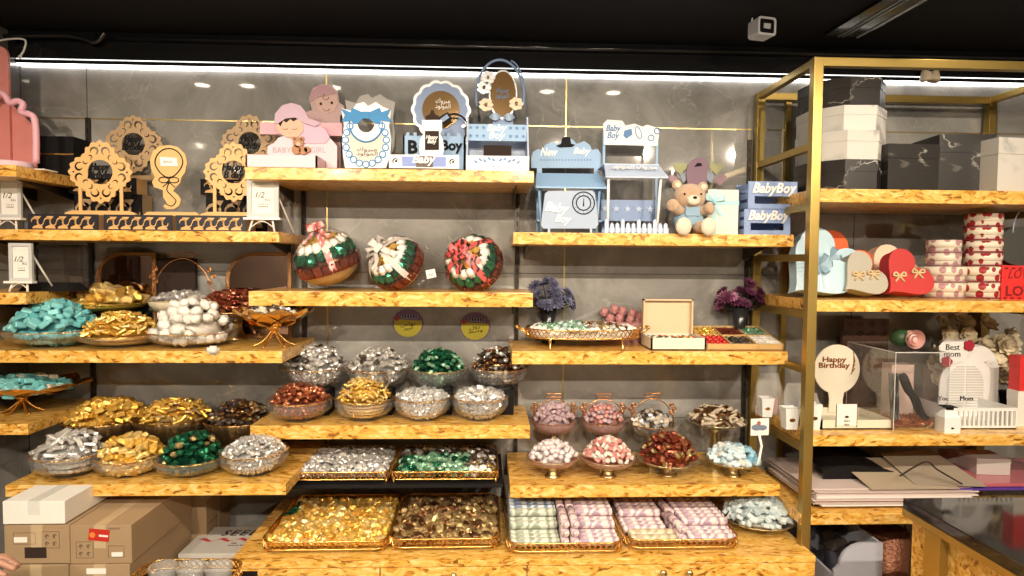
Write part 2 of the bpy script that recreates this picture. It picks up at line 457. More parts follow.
# ------------------------------------------------------------------ cabinet
zt = U(520, 559.5, -0.57).z; ZC = zt
x0 = U(228, 562, -0.57).x; x1 = U(816, 557, -0.57).x
xa = U(380, 562, -0.57).x; xb = U(527, 562, -0.57).x
cab = thing('base_cabinet', 'golden strand board base cabinet spanning beneath the middle and right shelves', 'cabinet', ((x0 + x1) / 2, -0.29, 0))
ox = (x0 + x1) / 2
b = mb(OSB); b.box(x0 - ox, x1 - ox, -0.28, 0.287, zt - 0.022, zt, 0.003); b.build('top', cab)
b = mb(OSB); b.box(x0 - ox + .004, x1 - ox - .004, -0.262, 0.285, 0.06, zt - 0.022); b.mat(BLACK); b.box(x0 - ox + .03, x1 - ox - .03, -0.24, 0.285, 0, 0.06); b.build('body', cab)
for i, (a, c2) in enumerate(((x0, xa), (xa, xb), (xb, x1))):
    b = mb(OSB); b.box(a - ox + .002, c2 - ox - .002, -0.28, -0.264, 0.07, zt - 0.024, 0.002); d = b.build('door', cab)
    kn = (a + .5 * (c2 - a),) if i < 2 else (U(663, 573, -0.58).x, U(689, 573, -0.58).x)
    for kx in kn:
        kk = mb(BRASS, True)
        kk.T = Matrix.Translation((kx - ox, -0.28, U(663, 573, -0.58).z)) @ Matrix.Rotation(R(90), 4, 'X')
        kk.lathe([(0.0, 0.024), (0.010, 0.023), (0.013, 0.018), (0.012, 0.012), (0.006, 0.008), (0.006, 0.0)], 16)
        kk.build('knob', d)
Z_CAB = zt
# thin black shelf behind the front trays
za = U(390, 483.5, -0.37).z
x0 = U(276, 480, -0.36).x; x1 = U(503, 480, -0.36).x
t = thing('wall_shelf', 'thin black shelf under the two rear gilt trays', 'shelf', ((x0 + x1) / 2, -0.19, za - 0.014))
b = mb(BLACK); b.box(-(x1 - x0) / 2, (x1 - x0) / 2, -0.19, 0.177, 0, 0.012, 0.002); b.build('board', t)
for s_ in (-1, 1):
    k = mb(DARKRAIL); k.box(s_ * (x1 - x0) / 2 * .96 - .004, s_ * (x1 - x0) / 2 * .96 + .004, 0.13, 0.177, -0.05, 0); k.build('bracket', t)
SH['CB'] = dict(z=za - 0.002, x0=x0, x1=x1, Yf=-.37, zb=za - .014)

# ------------------------------------------------------------------ brass shelving frame
YF, YBk = -0.48, -0.03
px_fl = U(818, 62, YF).x; px_fl2 = U(803, 500, YF).x
xL = (U(817, 150, YF).x + U(804, 430, YF).x) / 2
xR = U(990, 120, YBk).x
zT = U(830, 58.5, YF).z
un = thing('shelving_frame', 'tall open brass tube shelving frame at right', 'shelving unit', ((xL + xR) / 2, (YF + YBk) / 2, 0))
ox, oy = (xL + xR) / 2, (YF + YBk) / 2
w = 0.0165
for (x, y) in ((xL, YF), (xR, YF), (xL, YBk), (xR, YBk)):
    b = mb(GOLDFRAME); b.box(x - ox - w, x - ox + w, y - oy - w, y - oy + w, 0, zT, 0.002); b.build('post', un)
def urail(xa_, ya_, xb_, yb_, z, h=0.013):
    b = mb(GOLDFRAME)
    if abs(xa_ - xb_) > abs(ya_ - yb_): b.box(min(xa_, xb_) - ox + w, max(xa_, xb_) - ox - w, ya_ - oy - h, ya_ - oy + h, z - h * 2, z, 0.0015)
    else: b.box(xa_ - ox - h, xa_ - ox + h, min(ya_, yb_) - oy + w, max(ya_, yb_) - oy - w, z - 2 * h, z, 0.0015)
    b.build('rail', un)
zmid = U(812, 142, YF).z; zlow = U(808, 254, YF).z; zlow2 = U(805, 367, YF).z
for x in (xL, xR):
    for z in (zT, zmid, zlow, zlow2): urail(x, YF, x, YBk, z)
urail(xL, YF, xR, YF, zT, 0.0145); urail(xL, YBk, xR, YBk, zT, 0.0145)
US = {}
for key, yt, yb, px, lab in (('U1', 189.5, 203, 900, 'top'), ('U2', 300.5, 312, 900, 'second'), ('U3', 434.8, 446, 900, 'third'), ('U4', 513.5, 524.5, 860, 'lowest')):
    z1 = U(px, yt, YF - .012).z; z0 = U(px, yb, YF - .012).z
    b = mb(OSB); b.box(xL + .004 - ox if key != 'U4' else xL - .02 - ox, xR + .02 - ox, YF - .012 - oy, YBk + .012 - oy, z0, z1, 0.0025)
    t = b.build('wall_shelf', None, (ox, oy, 0))
    tag(t, {'U1': 'strand board shelf in the brass frame, under the marble-look boxes', 'U2': 'strand board shelf in the brass frame, under the heart-shaped boxes', 'U3': 'strand board shelf in the brass frame, under the clear acrylic box', 'U4': 'lowest strand board shelf in the brass frame, under stacked paper sheets'}[key], 'shelf')
    US[key] = dict(z=z1, zb=z0, x0=xL, x1=xR, Yf=YF - .012)
    if key != 'U4':
        urail(xL, YF, xR, YF, z0 - 0.0005, 0.010) if False else None
        urail(xL, YF, xL, YBk, z0 - .001); urail(xR, YF, xR, YBk, z0 - .001)
SH.update(US)
x = U(787, 150, -0.01).x
b = mb(GOLDFRAME); b.box(x - .011, x + .011, -.02, 0, 0, U(787, 96, 0).z); struct('trim_10', b)

# ------------------------------------------------------------------ marble topped counter at right
def marble(name, base, vein, vs=2.2, amt=1.0, rough=0.12, width=0.010, stretch=(1, 1, 1)):
    m, N, L, P = newmat(name)
    tc = N.new('ShaderNodeTexCoord')
    mp = N.new('ShaderNodeMapping'); mp.inputs['Scale'].default_value = stretch; mp.inputs['Rotation'].default_value = (0.4, 0.6, 0.5); L.new(tc.outputs['Object'], mp.inputs[0])
    n2 = N.new('ShaderNodeTexNoise'); n2.inputs['Scale'].default_value = vs; n2.inputs['Detail'].default_value = 5; n2.inputs['Distortion'].default_value = 0.9
    L.new(mp.outputs[0], n2.inputs['Vector'])
    sb = N.new('ShaderNodeMath'); sb.operation = 'SUBTRACT'; L.new(n2.outputs['Fac'], sb.inputs[0]); sb.inputs[1].default_value = 0.5
    ab = N.new('ShaderNodeMath'); ab.operation = 'ABSOLUTE'; L.new(sb.outputs[0], ab.inputs[0])
    r2 = N.new('ShaderNodeValToRGB'); r2.color_ramp.elements[0].color = (1, 1, 1, 1); r2.color_ramp.elements[1].position = width; r2.color_ramp.elements[1].color = (0, 0, 0, 1)
    L.new(ab.outputs[0], r2.inputs[0])
    n3 = N.new('ShaderNodeTexNoise'); n3.inputs['Scale'].default_value = vs * 1.3; L.new(tc.outputs['Object'], n3.inputs[0])
    r3 = N.new('ShaderNodeValToRGB'); r3.color_ramp.elements[0].position = 0.48; r3.color_ramp.elements[1].position = 0.6; L.new(n3.outputs['Fac'], r3.inputs[0])
    ml = N.new('ShaderNodeMath'); ml.operation = 'MULTIPLY'; L.new(r2.outputs[0], ml.inputs[0]); L.new(r3.outputs[0], ml.inputs[1])
    mx = N.new('ShaderNodeMix'); mx.data_type = 'RGBA'; mx.inputs[6].default_value = base + (1,); mx.inputs[7].default_value = vein + (1,)
    L.new(ml.outputs[0], mx.inputs[0]); L.new(mx.outputs[2], P.inputs['Base Color'])
    P.inputs['Roughness'].default_value = rough
    return m
BMARB = marble('black_marble', (0.014, 0.013, 0.013), (0.40, 0.36, 0.30), 1.6, rough=0.07, width=.003)
zk = 1.5 - 0.71
c0 = UZ(903, 498, zk); 
xk0, yk1 = c0.x, c0.y
c1 = UZ(1010, 576, zk)
ct = thing('counter', 'black marble topped strand board counter at lower right corner', 'counter', (xk0, yk1, 0))
dxk = 0.0
b = mb(BMARB); b.box(0, 1.3, -1.3, 0, zk - .03, zk, 0.003); b.build('countertop', ct)
b = mb(OSB); b.box(0.024, 1.3, -1.28, -0.012, 0, zk - .031); b.build('body', ct)
for yy in (-0.13, -0.75):
    b = mb(GOLDFRAME); b.box(-0.002, 0.03, yy - .03, yy + .03, 0, zk - .052, .002); b.build('post', ct)
b = mb(GOLDFRAME); b.box(-0.002, 0.024, -1.29, -.002, zk - .0515, zk - .0305); b.build('edge_rail', ct)

# ------------------------------------------------------------------ ceiling fixtures and lights
world = bpy.data.worlds.new('world'); sc.world = world; world.use_nodes = True
world.node_tree.nodes['Background'].inputs[0].default_value = (0.9, 0.85, 0.8, 1)
world.node_tree.nodes['Background'].inputs[1].default_value = 0.25
glow = mat('lamp_glow', (1.0, 0.86, 0.62), 0.5, emit=25.0, noise_amt=0)
WARM = (1.0, 0.85, 0.65)
def downlight(x, y, watts, tx, ty, tz, spread=100, sz=0.035, where='', coln=WARM):
    t = thing('ceiling_spotlight', 'small recessed ceiling spotlight ' + where, 'spotlight', (x, y, H))
    b = mb(WHITEP, True); b.lathe([(0.036, 0.0), (0.046, 0.0), (0.046, -0.006), (0.036, -0.006), (0.034, -.001)], 24); b.build('trim_ring', t)
    b = mb(glow); b.prism(circle(0, 0, 0.033, 20), 0.001, 0.002); o = b.build('bulb', t, (0, 0, -0.005), (R(90), 0, 0))
    l = bpy.data.lights.new('spot', 'SPOT'); l.energy = watts; l.color = coln; l.spot_size = R(spread); l.spot_blend = 0.8; l.shadow_soft_size = sz
    lo = bpy.data.objects.new('spot_lamp', l); col.objects.link(lo)
    lo.location = (x, y, H - 0.012)
    d = Vector((tx - x, ty - y, tz - (H - .012)))
    lo.rotation_euler = d.to_track_quat('-Z', 'Y').to_euler()
DL1 = ((-1.47, 'above the gold birthday signs'), (-1.24, 'above the gap left of the pink gift box'), (-0.80, 'above the blue bib sign'), (-0.27, 'above the scalloped blue sign'), (0.31, 'above the new baby stand'), (0.66, 'above the bear and gift box'), (1.7, 'above the marble-look boxes'))
for x, wh in DL1:
    downlight(x, -0.66, 3.5, x, -0.2, 0.6, 120, where=wh)
for x, wh in ((-1.55, 'over the aisle, farthest left'), (-0.85, 'over the aisle, second from left'), (-0.15, 'over the aisle, third from left'), (0.55, 'over the aisle, third from right'), (1.25, 'over the aisle, second from right'), (2.0, 'over the aisle, farthest right')):
    downlight(x, -2.35, 78, x * 0.96, 0.0, 0.90, 84, sz=0.015, where=wh)
for x, y, wh in ((-1.3, -3.6, 'behind the aisle, left of three'), (.3, -3.6, 'behind the aisle, middle of three'), (1.9, -3.6, 'behind the aisle, right of three')):  # unseen lamps added behind the camera as soft ambient fill
    downlight(x, y, 190, x, -2.6, 0.0, 165, sz=0.04, where=wh)
sc.view_settings.view_transform = 'Standard'; sc.view_settings.look = 'None'; sc.view_settings.gamma = 1; sc.view_settings.use_curve_mapping = False
sc.view_settings.exposure = 0.2
try: sc.cycles.max_bounces = 8; sc.cycles.transparent_max_bounces = 16; sc.cycles.caustics_reflective = False; sc.cycles.caustics_refractive = False
except Exception: pass

# ================================================================== sweets
def foil(name, c1, c2, rough=0.25, metal=1.0, bump=0.22):
    if metal > .5: rough *= .7
    if name in _mc: return _mc[name]
    m, N, L, P = newmat(name)
    info = N.new('ShaderNodeObjectInfo'); tc = N.new('ShaderNodeTexCoord')
    nz = N.new('ShaderNodeTexNoise'); nz.inputs['Scale'].default_value = 55; nz.inputs['Detail'].default_value = 2
    L.new(tc.outputs['Object'], nz.inputs[0])
    ad = N.new('ShaderNodeMath'); ad.operation = 'MULTIPLY_ADD'; L.new(nz.outputs['Fac'], ad.inputs[0]); ad.inputs[1].default_value = 0.5
    m2 = N.new('ShaderNodeMath'); m2.operation = 'MULTIPLY_ADD'; L.new(info.outputs['Random'], m2.inputs[0]); m2.inputs[1].default_value = 0.8; m2.inputs[2].default_value = -0.15
    L.new(m2.outputs[0], ad.inputs[2])
    mx = N.new('ShaderNodeMix'); mx.data_type = 'RGBA'; mx.inputs[6].default_value = c1 + (1,); mx.inputs[7].default_value = c2 + (1,)
    L.new(ad.outputs[0], mx.inputs[0]); L.new(mx.outputs[2], P.inputs['Base Color'])
    P.inputs['Metallic'].default_value = metal; P.inputs['Roughness'].default_value = rough
    if bump:
        n2 = N.new('ShaderNodeTexNoise'); n2.inputs['Scale'].default_value = 110; n2.inputs['Detail'].default_value = 1
        L.new(tc.outputs['Object'], n2.inputs[0])
        bp = N.new('ShaderNodeBump'); bp.inputs['Strength'].default_value = bump; bp.inputs['Distance'].default_value = 0.004
        L.new(n2.outputs['Fac'], bp.inputs['Height']); L.new(bp.outputs[0], P.inputs['Normal'])
    _mc[name] = m; return m
F_GOLD = foil('gold_foil', (0.80, 0.42, 0.05), (1.0, 0.72, 0.20), 0.34, 0.62)
F_PALEGOLD = foil('pale_gold_foil', (0.90, 0.62, 0.20), (1.0, 0.80, 0.36), 0.34, 0.6)
F_SILVER = foil('silver_foil', (0.62, 0.62, 0.62), (0.96, 0.95, 0.94), 0.30, 0.66)
F_GREEN = foil('green_foil', (0.01, 0.10, 0.055), (0.04, 0.27, 0.15), 0.22, 0.8)
F_PGREEN = foil('pale_green_foil', (0.16, 0.42, 0.25), (0.45, 0.70, 0.52), 0.28, 0.6)
F_COPPER = foil('copper_foil', (0.40, 0.10, 0.05), (0.80, 0.36, 0.20), 0.25, 0.85)
F_BROWN = foil('brown_foil', (0.10, 0.045, 0.02), (0.36, 0.19, 0.08), 0.25, 0.85)
F_BRONZE = foil('bronze_foil', (0.32, 0.21, 0.08), (0.70, 0.52, 0.26), 0.3, 0.7)
F_DARK = foil('dark_wrapper', (0.03, 0.022, 0.02), (0.14, 0.11, 0.09), 0.25, 0.5)
F_MAROON = foil('maroon_foil', (0.10, 0.02, 0.012), (0.30, 0.06, 0.03), 0.3, 0.6)
F_RED = foil('red_foil', (0.55, 0.02, 0.02), (0.75, 0.06, 0.05), 0.3, 0.5)
W_TURQ = foil('turquoise_wrapper', (0.10, 0.42, 0.47), (0.28, 0.66, 0.68), 0.38, 0.15)
W_WHITE = foil('white_wrapper', (0.62, 0.58, 0.52), (0.86, 0.83, 0.78), 0.45, 0.0)
W_PINK = foil('pink_wrapper', (0.50, 0.26, 0.26), (0.78, 0.52, 0.50), 0.45, 0.0)
W_LILAC = foil('pale_lilac_wrapper', (0.60, 0.50, 0.52), (0.84, 0.76, 0.78), 0.42, 0.0)
W_MAUVE = foil('mauve_wrapper', (0.36, 0.24, 0.27), (0.58, 0.44, 0.47), 0.42, 0.0)
W_ROSE = foil('rose_wrapper', (0.48, 0.16, 0.15), (0.75, 0.38, 0.34), 0.4, 0.1)
W_BLUE = foil('pale_blue_wrapper', (0.42, 0.58, 0.66), (0.72, 0.82, 0.86), 0.42, 0.0)
W_SKY = foil('sky_blue_wrapper', (0.22, 0.48, 0.66), (0.36, 0.62, 0.78), 0.42, 0.0)
W_GREYB = foil('grey_blue_wrapper', (0.40, 0.50, 0.54), (0.66, 0.74, 0.76), 0.45, 0.0)
W_BEIGE = foil('beige_wrapper', (0.52, 0.42, 0.30), (0.78, 0.68, 0.54), 0.42, 0.1)
F_NAVY = foil('navy_foil', (0.02, 0.03, 0.10), (0.08, 0.12, 0.28), 0.2, 0.7)
PEARL = foil('pearl_candy', (0.78, 0.74, 0.68), (0.95, 0.92, 0.86), 0.25, 0.0, 0)

rng = random.Random(11)
def candy_geo(b, kind, T=None, seed=0):
    """one unit-size sweet added to the builder"""
    q = random.Random(seed)
    old = b.T; b.T = old @ (T or Matrix.Identity(4))
    if kind == 'cube':
        bm = bmesh.new(); bmesh.ops.create_cube(bm, size=1)
        for v in bm.verts: v.co = Vector((v.co.x * .95, v.co.y * .8, v.co.z * .55)) * q.uniform(.92, 1.08)
        bmesh.ops.bevel(bm, geom=bm.edges[:], offset=0.09, segments=1, affect='EDGES'); b.bm(bm, False)
        for s_ in (-1, 1): b.add([(s_ * .47, -.3, .2), (s_ * .47, .3, .2), (s_ * .58, .0, -.12), (s_ * .46, 0, .28)], [(0, 1, 2), (0, 2, 3), (1, 3, 2), (0, 3, 1)], False)
    elif kind == 'nugget':
        bm = bmesh.new(); bmesh.ops.create_icosphere(bm, subdivisions=1 if seed % 3 else 2, radius=.52)
        for v in bm.verts:
            k = 1 + q.uniform(-.25, .22); v.co = Vector((v.co.x * 1.05 * k, v.co.y * .88 * k, v.co.z * .66 * k))
        b.bm(bm, False)
    elif kind == 'stick':
        bm = bmesh.new(); bmesh.ops.create_cube(bm, size=1)
        for v in bm.verts: v.co = Vector((v.co.x * 1.25, v.co.y * .42 * q.uniform(.9, 1.1), v.co.z * .36))
        bmesh.ops.bevel(bm, geom=bm.edges[:], offset=0.06, segments=1, affect='EDGES'); b.bm(bm, False)
        for s_ in (-1, 1): b.add([(s_ * .6, -.2, .02), (s_ * .6, .2, .02), (s_ * .82, .24, .04), (s_ * .82, -.22, -.03)], [(0, 1, 2, 3), (3, 2, 1, 0)], False)
    elif kind == 'twist':
        bm = bmesh.new(); bmesh.ops.create_icosphere(bm, subdivisions=2, radius=.42)
        for v in bm.verts: k = 1 + q.uniform(-.06, .06); v.co = Vector((v.co.x * 1.05 * k, v.co.y * .9 * k, v.co.z * .8 * k))
        b.bm(bm, True)
        for s_ in (-1, 1):
            n = 7; vs = [(s_ * .40, 0, 0)]
            for i in range(n):
                a = -1 + 2 * i / (n - 1); vs.append((s_ * (.74 + .05 * (i % 2)), a * .34, (.10 if i % 2 else -.10)))
            fs = [(0, i + 1, i + 2) for i in range(n - 1)]
            b.add(vs, fs + [tuple(reversed(f)) for f in fs], False)
    elif kind == 'disc':
        b.lathe([(0, .2), (.30, .2), (.42, .14), (.5, 0), (.44, -.16), (0, -.18)], 16, flute=8, famp=.10, smooth=False)
    elif kind == 'rock':
        bm = bmesh.new(); bmesh.ops.create_cube(bm, size=.82)
        bmesh.ops.bevel(bm, geom=bm.edges[:], offset=0.17, segments=2, affect='EDGES')
        for v in bm.verts:
            nz_ = noise.noise(v.co * 1.6 + Vector((seed * 3.1, 0, 0))) * .22; v.co = Vector((v.co.x * 1.1, v.co.y, v.co.z * .85)) * (1 + nz_)
        b.bm(bm, True)
    elif kind == 'ball':
        bm = bmesh.new(); bmesh.ops.create_icosphere(bm, subdivisions=2, radius=.5); b.bm(bm, True)
    b.T = old
_cm = {}
def candy_mesh(kind, m, var):
    k = (kind, m.name, var)
    if k not in _cm:
        b = mb(m); candy_geo(b, kind, None, var * 17 + 3); _cm[k] = b.mesh('wrapped_' + kind)
    return _cm[k]
WORDS = {}
KN = {'cube': 'cube', 'nugget': '', 'stick': 'stick', 'twist': 'twist', 'disc': 'disc', 'rock': 'round', 'ball': 'ball'}
def sweet(name, label, cat, group, kind, m, loc, rot, s):
    nm = m.name.replace('_foil', '').replace('_wrapper', '').replace('_candy', '')
    name = (nm + '_' + KN[kind] + '_' if KN[kind] else nm + '_') + 'chocolate'
    QUEUE.append((name, label, cat, group, kind, m, rng.randrange(3), Vector(loc), tuple(rot), s))
QUEUE = []
def place_sweets():
    """every sweet is an object; of one kind the 300 showing largest, the rest joined"""
    by = {}
    for q in QUEUE: by.setdefault(q[0], []).append(q)
    for name, L_ in by.items():
        L_.sort(key=lambda q: -q[9] / (q[7] - CAM).length + (0.004 if q[7].y > -.1 else 0))
        for (nm, label, cat, group, kind, m, var, loc, rot, s) in L_[:290]:
            o = bpy.data.objects.new(nm, candy_mesh(kind, m, var)); col.objects.link(o)
            o.location = loc; o.rotation_euler = rot; o.scale = (s, s, s); tag(o, label, cat, group)
        if L_[290:]:
            b = MB()
            for (nm, label, cat, group, kind, m, var, loc, rot, s) in L_[290:]:
                b.mat(m); candy_geo(b, kind, Matrix.Translation(loc) @ Euler(rot).to_matrix().to_4x4() @ Matrix.Scale(s, 4), var * 17 + 3)
            o = b.build(name + '_pile'); o['kind'] = 'stuff'; tag(o, 'more ' + name.replace('_', ' ') + 's further back in the bowls', 'sweets')
def pick(mix):
    t = rng.random() * sum(w for _, w in mix)
    for m, w in mix:
        t -= w
        if t <= 0: return m
    return mix[-1][0]
def heap(X, Y, zr, Rx, Ry, Ht, kind, s, mix, where, word, name='wrapped_chocolate', cat='chocolate', tilt=0.55, dens=0.80, pw=2.0, fill=None, shape='round', zone=None):
    """a mound of single sweets on an oval or rectangular plan; below it the packed rest as one object"""
    grp = word + 's ' + where
    lab = word + ' heaped ' + where
    step = s * dens; n = 0
    ny = int(2 * Ry / (step * .87)) + 2; nx = int(2 * Rx / step) + 2
    for j in range(-ny, ny + 1):
        for i in range(-nx, nx + 1):
            x = (i + (.5 if j % 2 else 0)) * step + rng.uniform(-.2, .2) * step
            y = j * step * .87 + rng.uniform(-.2, .2) * step
            if shape == 'round':
                rho = math.hypot(x / Rx, y / Ry)
            else:
                rho = max(abs(x / Rx), abs(y / Ry)); c_ = math.hypot(max(0, abs(x) - Rx + s * 1.6), max(0, abs(y) - Ry + s * 1.6))
                if c_ > s * 1.6: continue
            if rho > 0.97: continue
            z = zr + Ht * (1 - rho ** pw) + rng.uniform(-.22, .22) * s - s * .12
            mm_ = pick(mix if zone is None else zone(x / Rx, y / Ry))
            rot = (rng.uniform(-tilt, tilt) + (y / Ry) * .35 * -1, rng.uniform(-tilt, tilt) + (x / Rx) * .35, rng.uniform(0, 2 * PI))
            sweet(name, lab, cat, grp, kind, mm_, (X + x, Y + y, z), rot, s * rng.uniform(.88, 1.12)); n += 1
    # what lies packed underneath
    if fill:
        b = MB(); b.mat(mix[0][0]); tf = .25 if kind == 'stick' else 1
        zb, prof = fill
        def rad(z): return prof((z - zb) / max(1e-4, zr - zb))
        lev = int((zr - zb) / (s * .6))
        for L_ in range(lev):
            z = zb + (L_ + .5) * (zr - zb) / lev; rr = rad(z)
            cnt = int(2 * PI * rr * Rx / (s * (.7 if kind == 'stick' else .8)))
            for i in range(cnt):
                a = 2 * PI * (i + rng.random() * .4) / cnt
                if math.sin(a) > 0.5: continue
                k = rr * .96 - s * .5 / Rx
                if k <= 0.05: continue
                b.mat(pick(mix))
                T = Matrix.Translation((Rx * k * math.cos(a), Ry * k * math.sin(a), z)) @ Euler((rng.uniform(-1, 1) * tf, rng.uniform(-1, 1) * tf, a + (PI / 2 if kind == 'stick' else 0))).to_matrix().to_4x4() @ Matrix.Scale(s * (.85 if kind == 'stick' else 1), 4)
                candy_geo(b, kind if kind != 'rock' else 'nugget', T, i)
        b.mat(mix[0][0]); b.smooth = True
        pr = [(0.0, zb)] + [(max(.01, rad(zb + (zr - zb) * t) * Rx - s * (1.1 if kind == 'stick' else .8)), zb + (zr - zb) * t) for t in (0.05, .3, .6, .9)] + [(Rx * .76, zr - s * .45)]
        pr += [(Rx * t, zr + Ht * (1 - t ** pw) - s * .85) for t in (.62, .4, .2, 0.0)]
        b.lathe(pr, 20, sy=Ry / Rx)
        o = b.build('packed_sweets', None, (X, Y, 0)); o['kind'] = 'stuff'
        tag(o, word + 's packed below the surface ' + where, 'sweets')
    return n

def rimtube(b, R_, z, flute, famp, wav, r=0.0016, fpow=1, sy=1.0):
    n = max(48, flute * 6); pts = []
    for i in range(n):
        a = 2 * PI * i / n; fm = 1 + famp * (abs(math.cos(a * flute / 2)) ** fpow)
        pts.append((R_ * fm * math.cos(a), R_ * fm * sy * math.sin(a), z + wav * math.cos(a * flute)))
    b.tube(pts, r, 5, closed=True)
def glass_bowl(cx, rimy, wpx, topy, key, Y, label, cat='bowl', style='foot', gmat=None, rimmat=None, kind='nugget', s=0.028, mix=((F_SILVER, 1),), where='', word='', riser=False, handle=False, tilt=.55, sy=1.0, dens=.8, hflower=True, name='glass_bowl', pw=2.5, zone=None, cname='wrapped_chocolate', ccat='chocolate'):
    gmat = gmat or GLASS; rimmat = rimmat or GOLD
    P = U(cx, rimy, Y); X, zr = P.x, P.z; R_ = wpx / 2 * MPP(Y) / 1.03
    zs = SH[key]['z'] if isinstance(key, str) else key
    Ht = max(.01, U(cx, topy, Y).z - zr)
    # the heap's back side shows highest: allow for the view from above
    if riser:
        zR = zr - R_ * .72
        rb = mb(BLACK); rb.box(X - R_ * .5, X + R_ * .5, Y - R_ * .42, Y + R_ * .42, zs, zR, .002)
        o = rb.build('display_riser'); tag(o, 'black display riser block ' + riser, 'riser', None); zs = zR
    h = zr - zs
    t = thing(name, label, cat, (X, Y, zs), rng.uniform(0, 1))
    sm = 18
    if style == 'foot':
        prof = [(.42, 0), (.43, .02), (.36, .10), (.30, .15), (.5, .19), (.72, .34), (.89, .58), (.97, .82), (1, 1)]
        fl, fa, wv = 12, .05, .003
        pf = lambda u: 0.40 + .58 * max(0, min(1, (u - .12) / .88)) ** .5
        z0 = .17
    elif style == 'deep':
        prof = [(.48, 0), (.50, .03), (.44, .10), (.50, .16), (.78, .28), (.96, .52), (1.0, .78), (.97, 1)]
        fl, fa, wv = 14, .055, .002
        pf = lambda u: min(.98, .50 + .55 * max(0, u) ** .45); z0 = .15
    elif style == 'ribbed':
        prof = [(.50, 0), (.54, .04), (.72, .25), (.88, .6), (1, 1)]
        fl, fa, wv = 24, .03, .0
        pf = lambda u: .52 + .46 * u; z0 = .06
    elif style == 'stem':
        # brass trumpet foot, shallow coupe
        hb = min(.62, max(.50, 1 - R_ * .55 / max(h, .01)))
        prof = [(.10, hb), (.45, hb + .07), (.78, hb + (1 - hb) * .35), (.95, hb + (1 - hb) * .7), (1, 1)]
        fl, fa, wv = 16, .02, .0
        pf = lambda u: .3 + .66 * max(0, min(1, (u - hb) / (1 - hb))) ** .5; z0 = hb + .08
    elif style == 'plate':
        hb = max(.5, 1 - R_ * .30 / max(h, .01)) if h > R_ * .5 else .12
        prof = [(.10, hb), (.5, hb + (1 - hb) * .25), (.82, hb + (1 - hb) * .6), (1, 1)]
        fl, fa, wv = 28, .015, .001
        pf = lambda u: .3 + .66 * max(0, min(1, (u - hb) / (1 - hb))) ** .7; z0 = hb + (1 - hb) * .3
    g = mb(gmat, True)
    outer = [(r * R_, z * h) for r, z in prof]
    inner = [(max(0.004, r * R_ - .003), z * h + .003) for r, z in reversed(prof) if z > (z0 - .06 if style in ('foot', 'deep') else -1)]
    inner.append((0, inner[-1][1]))
    start = [(0, prof[0][1] * h)] if style != 'foot' else []
    g.lathe(start + outer + inner, max(48, fl * 4), flute=fl, famp=fa, sy=sy, fpow=1)
    g.build('bowl', t)
    rb = mb(rimmat); rimtube(rb, R_, h, fl, fa, wv, .0017 if style != 'plate' else .002, sy=sy); rb.build('gilt_rim', t)
    if style in ('stem', 'plate') and hb > .2:
        sb = mb(BRASS, True); rr = R_ * (.31 if style == 'stem' else .30)
        sb.lathe([(0, 0), (rr, 0), (rr, .006), (rr * .82, hb * h * .25), (rr * .64, hb * h * .6), (rr * .58, hb * h * .9), (rr * .7, hb * h + .003), (0, hb * h + .004)], 24)
        sb.build('pedestal', t)
    if handle:
        hh = handle * R_
        hb_ = mb(COPPER if rimmat is not GOLD or True else GOLD)
        pts = []
        for i in range(25):
            a = PI * i / 24; pts.append((math.cos(a) * R_ * (.98 - .15 * math.sin(a)), 0, h + hh * math.sin(a) ** .8))
        hb_.tube(pts, .0022, 6)
        loop = [(math.cos(a) * R_ * .36, 0, h + hh + .016 + math.sin(a) * .011 * (1 + .5 * math.cos(2 * a))) for a in [2 * PI * i / 24 for i in range(24)]]
        hb_.tube(loop, .002, 6, closed=True)
        for s_ in (-1, 1):
            for k in range(3):
                c = Vector((s_ * R_ * (.86 + .12 * (k % 2)), 0, h + hh * (.42 + .16 * k)))
                hb_.tube([(c.x + math.cos(a) * .009, -.002 * k, c.z + math.sin(a) * .009) for a in [2 * PI * i / 10 for i in range(10)]], .002, 5, closed=True)
                hb_.ball(c, .006, 1)
        o = hb_.build('wire_handle', t, rot=(0, 0, -t.rotation_euler[2]))
    heap(X, Y, zr, R_ * .90, R_ * .90 * sy, Ht * 1.08, kind, s * .88, mix, where, word, tilt=tilt, fill=(zs + z0 * h, pf), dens=dens, pw=pw, zone=zone, name=cname, cat=ccat)
    return t, X, zr, R_

S1, SG = [(F_SILVER, 1)], [(F_GOLD, 1)]
# --- left bay, wide shelf with turquoise, gold, white
glass_bowl(55, 329, 86, 305, 'L4', -.29, 'footed glass bowl heaped with turquoise sweets, leftmost on its long shelf', s=.038, kind='cube', mix=[(W_TURQ, 1)], where='in the leftmost bowl of the long left shelf', word='turquoise wrapped chocolate')
glass_bowl(122, 334, 78, 314, 'L4', -.29, 'glass bowl of small gold sticks between the turquoise and white bowls', s=.026, kind='stick', mix=[(F_GOLD, 1), (F_PALEGOLD, .7)], where='between the turquoise and white bowls', word='small gold foil chocolate stick')
glass_bowl(194, 331, 80, 303, 'L4', -.27, 'large cut glass bowl heaped with white rounded sweets', s=.052, kind='rock', mix=[(W_WHITE, 1)], where='in the large cut glass bowl', word='white wrapped round chocolate', style='deep')
P = UZ(213, 350, SH['L4']['z'] + .018)
sweet('wrapped_chocolate', 'single white wrapped chocolate lying loose on the shelf by its bowl', 'chocolate', 'loose white chocolate', 'rock', W_WHITE, (P.x, P.y, SH['L4']['z'] + .017), (0, .1, .4), .042)
YEL = mat('amber_glazed_dish', (0.50, 0.38, 0.05), 0.2, 0.2)
